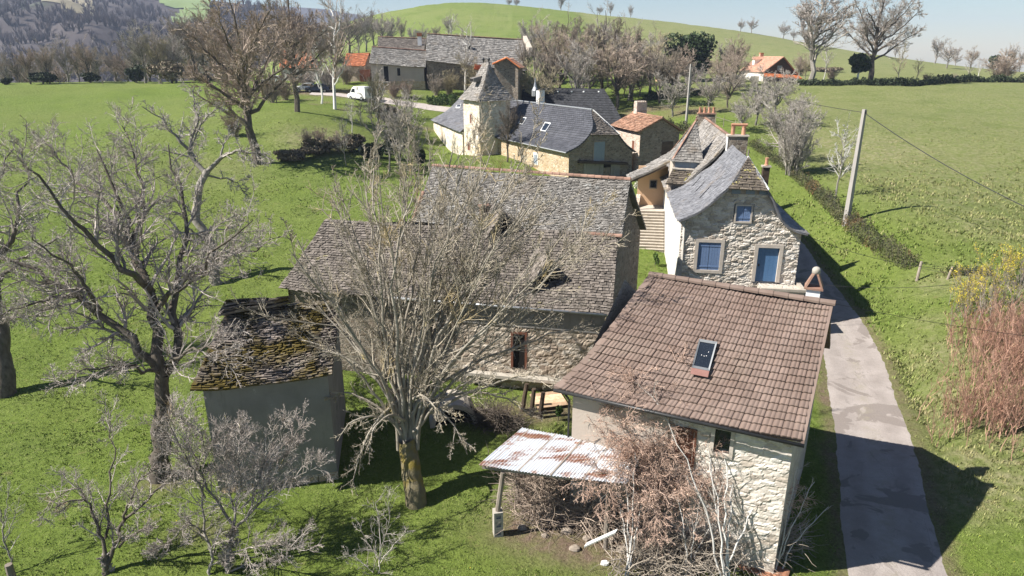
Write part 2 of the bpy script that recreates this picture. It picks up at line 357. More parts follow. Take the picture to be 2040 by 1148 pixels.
stone('rubble_white', [(.50, .44, .37), (.60, .55, .48), (.44, .385, .32), (.66, .62, .56)], (.50, .455, .40), (2.4, 2.4, 4.4), .05, .03)
def rubble(name, cols, mortar, dirt):
    t = NT(name); n = len(cols); col = t.ramp(t.attr('tint'), [(i/(n-1), c) for i, c in enumerate(cols)])
    col = t.mix(.45, col, t.ramp(t.noise(13, 4, .7), [(.3, (.5,)*3), (.7, (1.0,)*3)]), 'MULTIPLY')
    col = t.mix(t.ramp(t.attr('joint'), [(.06, 1.0), (.22, 0.0)]), col, mortar)
    col = t.mix(t.ramp(t.noise((.9, .9, .45), 4, .65), [(.55, 0.0), (.72, .6)]), col, dirt)
    return t.done(col, .93, t.bump(t.noise(26, 4), .012), 0, .15)
rubble('rubble_relief', [(.52, .46, .40), (.70, .645, .58), (.42, .36, .30), (.62, .56, .48), (.74, .70, .65)], (.56, .50, .43), (.40, .345, .285))
rubble('rubble_worn', [(.34, .28, .22), (.50, .44, .37), (.26, .205, .16), (.44, .37, .29), (.54, .49, .43)], (.42, .36, .29), (.25, .20, .15))
stone('rubble_yellow', [(.46, .33, .19), (.60, .47, .31), (.40, .28, .17), (.66, .57, .44), (.50, .36, .20)], (.56, .46, .33), (2.6, 2.6, 4.5), .05, .05, .06, ((.52, .32, .12), .35, .6))
stone('rubble_brown', [(.22, .17, .13), (.34, .28, .22), (.17, .135, .11), (.40, .35, .29)], (.30, .26, .215), (2.6, 2.6, 4.6), .05, .05)
stone('rubble_cream', [(.70, .60, .46), (.80, .72, .60), (.58, .46, .32), (.82, .77, .68)], (.76, .68, .56), (2.2, 2.2, 4.0), .05, .04, .06, ((.62, .42, .18), .30, .62))
stone('rubble_pink', [(.58, .46, .38), (.68, .57, .48), (.44, .33, .25), (.72, .64, .56)], (.62, .52, .44), (2.6, 2.6, 4.6), .05, .05)
simple('render_grey', (.225, .214, .20), (.29, .278, .26), .8, .93, 0, [((.18, .172, .16), (2.2, 2.2, .35), .56, .16), ((.40, .38, .35), 1.6, .66, .06), ((.15, .145, .135), .55, .6, .1)], .014, 12)
simple('render_white', (.54, .50, .45), (.63, .60, .55), 1.2, .93, 0, [((.50, .44, .37), 1.3, .62, .1)], .01, 10)
simple('render_beige', (.40, .34, .29), (.46, .40, .345), .6, .93, 0, [((.34, .28, .235), .5, .6, .2)], .01, 10)
simple('render_warm', (.55, .36, .22), (.62, .42, .27), .8, .93)
simple('dressed_stone', (.44, .385, .33), (.53, .475, .42), 4.0, .9, .2, [((.36, .31, .27), 3, .62, .15)], .006)
simple('coping_stone', (.36, .32, .27), (.46, .41, .35), 3.0, .9, .3, [((.26, .23, .18), 2, .6, .15)], .01)
simple('blue_paint', (.13, .20, .35), (.155, .225, .38), 8.0, .5)
simple('blue_door', (.065, .15, .29), (.085, .175, .33), 8.0, .45)
simple('blue_grey_paint', (.20, .245, .30), (.24, .285, .335), 5.0, .7)
simple('white_paint', (.78, .77, .74), (.80, .79, .77), 3.0, .5, 0, [((.62, .58, .52), 4, .68, .1)])
simple('white_metal', (.80, .80, .79), None, 3, .35)
simple('glass', (.012, .016, .022), (.02, .025, .035), .6, .06, 0, spec=.8)
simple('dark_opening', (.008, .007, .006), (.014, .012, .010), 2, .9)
simple('dark_metal', (.035, .035, .037), (.05, .05, .05), 4, .45, metal=.4)
simple('field_stone', (.19, .155, .125), (.32, .27, .22), 4, .95, .4, [((.38, .34, .29), 3, .6, .1)], .01, 14)
simple('frame_grey', (.16, .17, .18), (.21, .22, .23), 3, .45, metal=.3)
simple('zinc', (.34, .35, .36), (.42, .43, .44), 3, .42, metal=.6)
simple('corrugated', (.56, .59, .63), (.66, .68, .71), (.6, .6, .6), .4, 0, [((.25, .125, .085), (.35, 1.5, 1.5), .53, .07), ((.34, .19, .13), (1.1, 3, 3), .55, .1)], 0, metal=.25)
simple('rusty_sheet', (.16, .07, .04), (.30, .15, .09), 2.2, .8, .4, [((.5, .48, .46), 1.6, .6, .08)])
simple('oak_weathered', (.20, .165, .135), (.30, .26, .22), (3, 3, 1), .9, .5, (), .01, 18)
simple('wood_dark', (.05, .035, .025), (.09, .065, .045), (2, 2, 6), .85, .4)
simple('wood_red', (.13, .052, .033), (.18, .075, .045), 3, .8, .3)
simple('cut_wood', (.48, .30, .18), (.62, .46, .32), 6, .85, .9)
simple('concrete', (.33, .30, .26), (.42, .39, .34), 4, .9, 0, [((.22, .2, .16), 3, .6, .1)], .008)
simple('pole_wood', (.30, .28, .26), (.38, .355, .33), (6, 6, 1), .85)
simple('cable_black', (.03, .03, .032), None, 1, .6)
simple('wood_white', (.70, .68, .64), (.78, .76, .73), 6, .8)
simple('car_blue', (.02, .03, .07), (.025, .035, .08), 1, .25, spec=.6)
simple('rubber', (.02, .02, .02), None, 1, .8)
simple('plastic_white', (.82, .82, .80), None, 1, .5)
simple('pot_terracotta', (.40, .19, .115), (.48, .27, .18), 6, .8, .4)

def ramp_wall(name, mat, corners, zs, parent, base=0.0, apex=None):
    """shell of four walls; corners in order front left, front right, back right, back left; zs their tops; apex: side index -> (fraction, z)"""
    mb = MB(); n = len(corners)
    for i in range(n):
        a, b = A_(corners[i]), A_(corners[(i+1) % n]); P = [A_([a[0], a[1], base]), A_([b[0], b[1], base]), A_([b[0], b[1], zs[(i+1) % n]])]
        if apex and i in apex:
            t, z = apex[i]; q = a+(b-a)*t; P.append(A_([q[0], q[1], z]))
        P.append(A_([a[0], a[1], zs[i]])); mb.poly(*P)
    return mb.build(name, mat, parent)
def chimney(parent, fr, w, d, z0, z1, mat, cap='dressed_stone', pots=0, lids=0, name='chimney', hood=False):
    m = MB(); m.box(fr, -w/2, w/2, -d/2, d/2, z0, z1); ch = m.build(name, mat, parent)
    m = MB(); m.box(fr, -w/2-.07, w/2+.07, -d/2-.07, d/2+.07, z1+.002, z1+.10); c = m.build('cap', cap, ch); c.parent = ch
    c.location = (0, 0, 0)
    shift(c, parent)
    for i in range(pots):
        m = MB(); x = (i-(pots-1)/2)*w*.8/max(1, pots-1) if pots > 1 else 0
        m.lathe(fr(x, 0, z1+.1), [(.13, 0), (.14, .05), (.115, .1), (.105, .42), (.13, .46), (.13, .5)], 10)
        p = m.build('chimney_pot', 'pot_terracotta', ch); shift(p, parent)
    return ch
def shift(o, root):                                          # a sub-part is built in world places: bring it into its root's frame
    l = A_(root.location); n = len(o.data.vertices); co = np.empty(n*3, np.float32); o.data.vertices.foreach_get('co', co)
    co = co.reshape(-1, 3)-(l if np.allclose(o.parent.location, 0) else 0*l); o.data.vertices.foreach_set('co', co.astype(np.float32).ravel()); o.data.update()
def sub(mb, name, mat, part, root, smooth=False):            # part of a part
    o = mb.build(name, mat, None, smooth); o.parent = part; shift(o, root); return o
def roof_window(root, roofpart, q, nrm, name='skylight', fm='dark_metal', th=.09, dots=False):
    """q: four corners top left, top right, bottom right, bottom left on the roof plane"""
    q = [A_(p) for p in q]; c = sum(q)/4; n = A_(nrm)
    def ins(k): return [p+(c-p)*k for p in q]
    mb = MB(); a, b = q, ins(.17)
    for i in range(4):
        j = (i+1) % 4; mb.hexa([a[i]+n*-.05, a[j]+n*-.05, b[j]+n*-.05, b[i]+n*-.05], [a[i]+n*th, a[j]+n*th, b[j]+n*th*.8, b[i]+n*th*.8])
    fr = mb.build(name, fm, root)
    g = MB(); g.poly(*[p+n*th*.45 for p in ins(.165)]); sub(g, 'glass', 'glass', fr, root)
    return fr
# ================================================================== brown tiled house in front
simple('apron_red', (.20, .095, .08), (.25, .13, .11), 3, .7)
def brown_house():
    R, L = pz(1655, 607, 8.76), pz(1300, 550, 8.76); ER, EL = pz(1597, 880, 5.6), pz(1110, 775, 5.6)
    M1, M2 = pz(1206, 675, 7.1), pz(1165, 724, 6.3)
    root = thing('brown_house', 'stone house with a brown tiled roof and one skylight, nearest the camera beside the lane', 'house', on((L[0]+ER[0])/2, (L[1]+ER[1])/2))
    d = unit(R-L); d[2] = 0; d = unit(d); nf = A_([d[1], -d[0], 0])
    mb = MB(); S = patch([L, M1, M2, EL], [R, R+(ER-R)*.45, R+(ER-R)*.75, ER], .07, .07, 5); wavetiles(mb, S, 26, 19, .045, .055)
    run = abs((ER-R)@nf); BR, BL = R-nf*run, L-nf*run-d*1.2; BR[2] = BL[2] = 5.6
    S2 = patch([R, BR], [L, BL], .03); wavetiles(mb, S2, 26, 17, .045, .055)
    roof = mb.build('roof', 'tile_brown', root)
    m = MB(); ridgecaps(m, R+d*.12, L-d*.12, 13, .13, 6, .05)
    for a, b in ((R-d*.02, ER-d*.02),):
        m.hexa([a+d*.1-A_([0, 0, .16]), b+d*.1-A_([0, 0, .16]), b-A_([0, 0, .16]), a-A_([0, 0, .16])], [a+d*.1+A_([0, 0, .07]), b+d*.1+A_([0, 0, .07]), b+A_([0, 0, .07]), a+A_([0, 0, .07])])
    f = pline([L, M1, M2, EL]); P = f(np.linspace(0, 1, 15))
    for i in range(14):
        for s_ in (0,):
            a, b = P[i]+A_([0, 0, .05]), P[i+1]+A_([0, 0, .05]); o = d*.14; h = A_([0, 0, .09])
            m.hexa([a-o-h*2, b-o-h*2, b+o-h*2, a+o-h*2], [a-o, b-o+h*.5, b+o+h*.5, a+o], random.random())
    sub(m, 'ridge_and_verge_tiles', 'tile_brown', roof, root, False)
    # walls: a little inside the eaves
    fl, fr_ = EL-nf*.42+d*.45, ER-nf*.42-d*.25; br, bl = BR+nf*.42-d*.25, BL+nf*.42+d*.45
    ang = math.degrees(math.atan2((fr_-fl)[1], (fr_-fl)[0])); Lw = np.linalg.norm((fr_-fl)[:2])
    za = 8.55
    w = MB(); b0 = -.3
    for i, (a, b) in enumerate([(fr_, br), (br, bl), (bl, fl)]):
        P = [A_([a[0], a[1], b0]), A_([b[0], b[1], b0]), A_([b[0], b[1], 5.62])]
        if i != 1: q = (a+b)/2; P.append(A_([q[0], q[1], za]))
        P.append(A_([a[0], a[1], 5.62])); w.poly(*P)
    base = A_([fl[0], fl[1], 0]); fpl = lambda u, v: (lambda p: ((p-base)@(unit((fr_-fl)*A_([1, 1, 0]))), p[2]))(pplane(u, v, base, unit(A_([(fr_-fl)[1], -(fr_-fl)[0], 0]))))
    (s0, s1), (s2, s3) = fpl(1353, 852), fpl(1378, 926); (w0, w1), (w2, w3) = fpl(1426, 852), fpl(1452, 906); H_ = [(s0, s2, s3, s1), (w0, w2, w3, w1)]
    w.poly(*[Fr(base, ang)(x, .1, z) for x, z in ((0, b0), (Lw, b0), (Lw, 5.62), (0, 5.62))])
    w.build('wall', 'rubble_white', root)
    rl = MB(); relief(rl, base, ang, 0, Lw, -.3, 5.6, None, H_, .06, (.36, .17), .05, 4)
    rl.build('front_wall', 'rubble_relief', root, False, {'joint': rl.J})
    fw = Fr(base, ang)
    o = MB(); frame_on(o, fw, w0, w2, w3, w1, .12, -.08, .099); wf = o.build('window', 'dressed_stone', root)
    o = MB(); o.box(fw, w0, w2, .05, .09, w3, w1); sub(o, 'pane', 'glass', wf, root)
    o = MB(); o.box(fw, s0, s2, .0, .09, s3, s1); frame_on(o, fw, s0, s2, s3, s1, .08, -.07, .099, .05); o.build('loft_door', 'wood_red', root)
    # rendered panel at the left of the front, under the eaves
    o = MB(); o.box(fw, .02, Lw*.47, -.10, -.075, 2.2, 5.58); o.build('rendered_panel', 'render_beige', root)
    # gutter and downpipe
    g = MB(); g.tube([EL+nf*.07+A_([0, 0, -.04])-d*.1, ER+nf*.07+A_([0, 0, -.09])+d*.1], .065, 8); gt = g.build('gutter', 'dark_metal', root, True)
    g = MB(); g.tube([EL+d*.3+A_([0, 0, -.1]), EL+d*.35-nf*.3+A_([0, 0, -.5]), A_([*(EL+d*.35-nf*.3)[:2], 0.])], .045, 8); g.build('downpipe', 'dark_metal', root, True)
    # skylight with its red apron
    hp, pn = shit(S, 1403, 706, .10)
    q = [pplane(u, v, hp, pn) for u, v in ((1393, 677), (1429, 683), (1413, 741), (1378, 734))]
    sk = roof_window(root, roof, q, pn, 'skylight', 'frame_grey', .07)
    g = MB(); a, b = q[3], q[2]; dn = unit(q[3]-q[0]); g.hexa([a, b, b+dn*.22, a+dn*.22], [a+pn*.06, b+pn*.06, b+dn*.22+pn*.02, a+dn*.22+pn*.02]); sub(g, 'apron_flashing', 'apron_red', sk, root)
    for fu, fv in ((.35, .52), (.5, .54), (.62, .52), (.68, .38)):
        p = (q[0]*(1-fu)+q[1]*fu)*(1-fv)+(q[3]*(1-fu)+q[2]*fu)*fv+pn*.045; e = unit(q[1]-q[0])*.012; h = dn*.012
        g = MB(); g.poly(p-e-h, p+e-h, p+e+h, p-e+h); sub(g, 'sticker', 'white_paint', sk, root)
    c = shit(S, 1440, 638, .04)[0]; g = MB(); ff = Fr(c, ang); g.hexa([ff(-.12, 0, -.05), ff(.12, 0, -.05), ff(.12, .2, .1), ff(-.12, .2, .1)], [ff(-.1, 0, .1), ff(.1, 0, .1), ff(.1, .2, .16), ff(-.1, .2, .16)]); g.build('vent_tile', 'tile_brown', root)
    # chimney behind the right end of the ridge
    cb = pz(1616, 596, 8.75)-nf*.35; fr2 = Fr((cb[0], cb[1], 0), ang)
    g = MB(); g.box(fr2, -.23, .23, -.2, .2, 7.9, 9.05); ch = g.build('chimney', 'white_paint', root)
    g = MB(); g.box(fr2, -.31, .31, -.27, .27, 9.052, 9.12); sub(g, 'cap', 'tile_ridge', ch, root)
    g = MB()
    for s_ in (-1, 1): g.hexa([fr2(s_*.30, -.25, 9.122), fr2(s_*.23, -.25, 9.122), fr2(s_*.23, .25, 9.122), fr2(s_*.30, .25, 9.122)], [fr2(s_*.10, -.2, 9.60), fr2(s_*.035, -.2, 9.60), fr2(s_*.035, .2, 9.60), fr2(s_*.10, .2, 9.60)])
    sub(g, 'hood_tile', 'tile_ridge', ch, root)
    g = MB(); g.lathe(fr2(0, 0, 9.58), [(.09, 0), (.14, .03), (.14, .17), (.10, .23), (.04, .26)], 12); sub(g, 'stone_ball', 'concrete', ch, root, True)
brown_house()
# ================================================================== lean-to shelter with corrugated sheets
def shelter():
    FL, FR_, BR, BL = pz(953, 926, 3.05), pz(1248, 964, 3.05), pz(1292, 893, 3.65), pz(1040, 852, 3.65)
    root = thing('open_shelter', 'open post shelter under a rusty corrugated roof before the brown tiled house', 'shelter', on(FL[0]+1, FL[1]))
    m = MB(); nu, nv = 230, 8; U, W = np.meshgrid(np.linspace(0, 1, nu+1), np.linspace(0, 1, nv+1)); u, w = U.ravel(), W.ravel()
    S = patch([BL, FL], [BR, FR_], .05); P = S(u, w); P[:, 2] += .022*np.sin(u*nu*math.pi/2.5)+np.where((w*2 % 1) > .5, .006, 0)+.02*vnoise(u*6, w*3, 2)
    i = (np.arange(nv)[:, None]*(nu+1)+np.arange(nu)[None]).ravel(); Q = np.stack([i, i+1, i+nu+2, i+nu+1], 1); N = len(P)
    m.add(np.r_[P, P-A_([0, 0, .006])], np.r_[Q, Q[:, ::-1]+N]); m.build('roof_sheet', 'corrugated', root, True)
    m = MB(); fx = Fr((FL[0], FL[1], 0), math.degrees(math.atan2(*(FR_-FL)[1::-1]))); Lr = np.linalg.norm(FR_-FL)
    m.box(fx, .1, Lr-.1, .12, .26, 2.82, 2.98); m.build('front_beam', 'oak_weathered', root)
    m = MB()
    for k in range(5): 
        t = .06+.22*k; a = FL+(FR_-FL)*t-A_([0, 0, .06]); b = BL+(BR-BL)*t-A_([0, 0, .06]); m.tube([a, b], .045, 6)
    m.build('rafters', 'oak_weathered', root)
    for (u0, u1) in (((992, 1064), (1002, 938)),):
        g0 = gp(*u0); p1 = pz(u1[0], u1[1], 2.85); p0 = A_([g0[0], g0[1], g0[2]])
        m = MB(); m.tube([p0+A_([0, 0, 1.05]), A_([p1[0], p1[1], 2.8])], [.10, .085], 8); ps = m.build('post', 'oak_weathered', root)
        # hollow concrete block stack with round holes towards the viewer
        m = MB(); f0 = Fr(p0, 12)
        for k in range(3):
            z = k*.36-.02
            m.box(f0, -.17, -.085, -.17, .17, z, z+.352); m.box(f0, .085, .17, -.17, .17, z, z+.352); m.box(f0, -.085, .085, -.17, .17, z, z+.09); m.box(f0, -.085, .085, -.17, .17, z+.25, z+.352); m.box(f0, -.085, .085, -.09, .17, z+.09, z+.25)
        m.build('concrete_base', 'concrete', root)
    for (x, y) in ((Lr-.6, .3),(1.0,2.1),(Lr-.8,2.2)):
        p = fx(x, y); m = MB(); m.tube([on(p[0], p[1], -.05), A_([p[0], p[1], 2.9])], .09, 8); m.build('post', 'oak_weathered', root)
shelter()
# ================================================================== slate barn in the middle
def slate_barn():
    RR, RL = pz(1256, 359, 10.2), pz(862, 331, 10.2)
    ER, EL = pz(1220, 624, 4.8), pz(556, 574, 4.8); ns = unit(np.cross(RR-ER, RL-RR)); ns *= np.sign(ns[2])
    SR, SL_ = pplane(1239, 472, ER+ns*.10, ns), pplane(822, 442, ER+ns*.10, ns)   # where the upper roof ends
    nl = unit(np.cross(RR-ER, EL-ER)); nl *= np.sign(nl[2]); LR, LL = pplane(1232, 462, ER, nl), pplane(648, 436, ER, nl)   # top of the lower roof
    root = thing('slate_barn', 'long stone barn under a lichen-spotted slab roof with two triangular dormers', 'barn', on(0, 36))
    m = MB(); slabs(m, patch([RL, (RL+SL_)/2-A_([0, 0, .04]), SL_], [RR, (RR+SR)/2-A_([0, 0, .03]), SR], .12, .10, 3), 74, 36, .028, .5)
    nb = A_([unit(RR-RL)[1], -unit(RR-RL)[0], 0]); BRk, BLk = RR-nb*5.2, RL-nb*5.2; BRk[2] = BLk[2] = 6.2
    slabs(m, patch([RR, BRk], [RL, BLk], .1, .08, 5), 40, 18, .035, .4)
    r1 = m.build('upper_roof', 'slate_grey', root)
    m = MB(); ridgecaps(m, RR, RL, 30, .12, 5, .04); sub(m, 'ridge_tiles', 'tile_ridge', r1, root)
    a, b = RL+(SL_-RL)*.5, SL_; m = MB(); ridgecaps(m, a, b, 6, .11, 5, .03); sub(m, 'verge_tiles', 'tile_ridge', r1, root)
    m = MB(); S = patch([LL, (LL+EL)/2-A_([0, 0, .06]), EL], [LR, (LR+ER)/2-A_([0, 0, .03]), ER], .10, .10, 8); slabs(m, S, 104, 30, .028, .5)
    r2 = m.build('lower_roof', 'slate_brown', root)
    m = MB(); ridgecaps(m, SR+ns*.02, SR+(SL_-SR)*.19+ns*.02, 5, .12, 5, .02); sub(m, 'step_tiles', 'tile_ridge', r2, root)
    # triangular dormers
    for (u, v, uw, sc) in ((1091, 560, .8, 1.15), (1001, 458, .67, 1.0)):
        n0 = unit(np.cross(ER-LR, LL-LR)); n0 *= np.sign(n0[2]); q = pplane(u, v, LR+n0*.02, n0); fr = Fr(q, 15)
        w, h, dp = .95*sc, 1.15*sc, 2.0*sc
        dm = MB(); A0, B0, T0 = fr(-w, -.25, -.35), fr(w, -.25, -.35), fr(0, -.35, h-.1); T1 = fr(0, dp, h-.1); A1, B1 = fr(-w, .5, .25), fr(w, .5, .25)
        slabs(dm, patch([T1, T0], [A1, A0]) if False else patch([T0, A0], [T1, A1]), 5, 7, .03, .4); slabs(dm, patch([T1, B1], [T0, B0]), 5, 7, .03, .4)
        do = dm.build('dormer', 'slate_brown', root)
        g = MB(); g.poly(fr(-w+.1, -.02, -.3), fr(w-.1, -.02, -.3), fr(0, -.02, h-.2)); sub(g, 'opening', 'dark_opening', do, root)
    # small chimney half way up
    c = pplane(966, 436, ER, ns); chimney(root, Fr((c[0], c[1], 0), 17), .5, .5, c[2]-.6, c[2]+.7, 'tile_ridge', 'tile_ridge')
    # walls
    d = unit((ER-EL)*A_([1, 1, 0])); nf = A_([d[1], -d[0], 0]); ang = math.degrees(math.atan2(d[1], d[0]))
    fr_, fl = ER-nf*.35-d*.3, EL-nf*.35+d*.3; Lw = np.linalg.norm((fr_-fl)[:2]); base = A_([fl[0], fl[1], 0]); fw = Fr(base, ang)
    def X(u, v): p = pplane(u, v, base, nf); return (p-base)@d, p[2]
    x0, zt = X(1018, 660); x1, zb = X(1050, 736); hs = [(x0, x1, zb, zt)]
    xw0, zw1 = X(868, 640); xw1, zw0 = X(905, 672); hs.append((xw0, xw1, zw0, zw1))
    w = MB(); rr = RR-nb*.2-d*.3; back = 11.5
    pk = [fl, fr_, A_([*(BRk+nb*.3-d*.3)[:2], 0]), A_([*(BLk+nb*.3)[:2], 0]), A_([*(SL_+d*.3)[:2], 0]), A_([*(LL+d*.3)[:2], 0])]
    def side(a, b, za, zb_, mid=()): w.poly(A_([a[0], a[1], -.3]), A_([b[0], b[1], -.3]), A_([b[0], b[1], zb_]), *[A_([q[0], q[1], z]) for q, z in mid], A_([a[0], a[1], za]))
    side(pk[1], pk[2], 4.75, 6.1, [(RR-d*.3, 10.05), (SR-d*.3, SR[2]-.3)]); side(pk[2], pk[3], 6.1, 6.1); side(pk[3], pk[4], 6.1, LL[2]-.4, [(RL+d*.1, 10.0)]); side(pk[4], pk[5], LL[2]-.3, LL[2]-.3); side(pk[5], pk[0], LL[2]-.3, 4.7)
    w.poly(*[fw(x, .12, z) for x, z in ((0, -.3), (Lw, -.3), (Lw, 4.78), (0, 4.78))]); w.build('wall', 'rubble_brown', root)
    rl = MB(); xs = Lw*.42; relief(rl, base, ang, xs, Lw, -.3, 4.78, None, hs, .08, (.40, .2), .06, 9); rl.build('front_wall', 'rubble_worn', root, False, {'joint': rl.J})
    o = MB(); o.box(fw, xs+.02, Lw-.01, -.075, -.06, 3.55, 4.76); o.build('render_band', 'render_grey', root)
    o = MB(); o.box(fw, x0, x0+.12, -.06, .10, zb, zt); o.box(fw, x1-.12, x1, -.06, .10, zb, zt); o.box(fw, x0+.12, x1-.12, -.06, .10, zt-.12, zt); dr = o.build('doorway', 'wood_red', root)
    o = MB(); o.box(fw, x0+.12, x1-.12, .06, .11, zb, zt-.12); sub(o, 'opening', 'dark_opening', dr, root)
    o = MB(); frame_on(o, fw, xw0+.1, xw1-.1, zw0+.1, zw1-.1, .1, -.08, .1); dr = o.build('window', 'oak_weathered', root)
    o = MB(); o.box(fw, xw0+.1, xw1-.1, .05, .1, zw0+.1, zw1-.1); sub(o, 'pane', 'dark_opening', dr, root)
    o = MB(); o.box(fw, x0-2.6, x1+2.4, -.5, -.11, zb-.45, zb-.28); o.build('ledge', 'concrete', root)
    g = MB(); g.tube([EL+(ER-EL)*.37+nf*.05-A_([0, 0, .05]), ER+nf*.05+d*.06-A_([0, 0, .10])], .07, 8); g.build('gutter', 'zinc', root, True)
    g = MB(); q = ER+d*.05; g.tube([q-A_([0, 0, .1]), q-nf*.25+d*.05-A_([0, 0, .5]), A_([*(q-nf*.25+d*.05)[:2], 0])], .05, 8); g.build('downpipe', 'zinc', root, True)
slate_barn()
# ================================================================== mossy shed
def mossy_shed():
    ER, EL = pz(662, 746, 4.95), pz(378, 776, 4.95); TR, TL = pz(676, 598, 6.95), pz(452, 612, 6.95)
    d = unit((ER-EL)*A_([1, 1, 0])); nf = A_([d[1], -d[0], 0]); ang = math.degrees(math.atan2(d[1], d[0]))
    root = thing('mossy_shed', 'grey rendered shed with a sagging moss-covered slab roof, beside the many-stemmed ash', 'shed', on(*((EL+ER)/2)[:2]))
    m = MB(); S = patch([TL, (TL+EL)/2-A_([0, 0, .06]), EL], [TR, (TR+ER)/2-A_([0, 0, .12]), ER], .16, .22, 4); slabs(m, S, 20, 34, .045, .9, .02, .5, None, .93)
    bk = 3.3; BR, BL = TR-nf*bk, TL-nf*bk; BR[2] = BL[2] = 5.1
    slabs(m, patch([TR, BR], [TL, BL], .1, .15, 6), 12, 14, .05, .7)
    roof = m.build('roof', 'moss_slab', root)
    m = MB(); TLu = TL+A_([0, 0, .16]); TM = TL+(TR-TL)*.55+A_([0, 0, .12])
    slabs(m, patch([TLu-nf*.5-d*.1, TLu+nf*.75-d*.25+A_([0, 0, -.18])], [TM-nf*.4, TM+nf*.3+A_([0, 0, .06])], 0, .1, 9), 5, 5, .05, .9); sub(m, 'mossy_ridge_slabs', 'moss_slab', roof, root)
    fl, fr_ = EL-nf*.4+d*.35, ER-nf*.4-d*.2; br, bl = BR+nf*.3-d*.2, BL+nf*.3+d*.3
    w = MB()
    for a, b, ap in ((fl, fr_, None), (fr_, br, (TR-d*.2, 6.75)), (br, bl, None), (bl, fl, (TL+d*.3, 6.75))):
        P = [A_([a[0], a[1], -.3]), A_([b[0], b[1], -.3]), A_([b[0], b[1], 4.98])]
        if ap: P.append(A_([ap[0][0], ap[0][1], ap[1]]))
        P.append(A_([a[0], a[1], 4.98])); w.poly(*P)
    w.build('wall', 'render_grey', root)
    Lw = np.linalg.norm((fr_-fl)[:2]); fw = Fr((fl[0], fl[1], 0), ang); m = MB()
    r = random.Random(4)
    x = .1
    while x < Lw-.2:
        ww = r.uniform(.2, .5); m.hexa([fw(x, -.16, -.05), fw(x+ww, -.16, -.05), fw(x+ww, -.003, -.05), fw(x, -.003, -.05)], [fw(x+.03, -.08, r.uniform(.1, .24)), fw(x+ww-.02, -.08, r.uniform(.1, .24)), fw(x+ww, -.003, .25), fw(x, -.003, .25)]); x += ww+.01
    m.build('stone_footing', 'rubble_yellow', root)
mossy_shed()
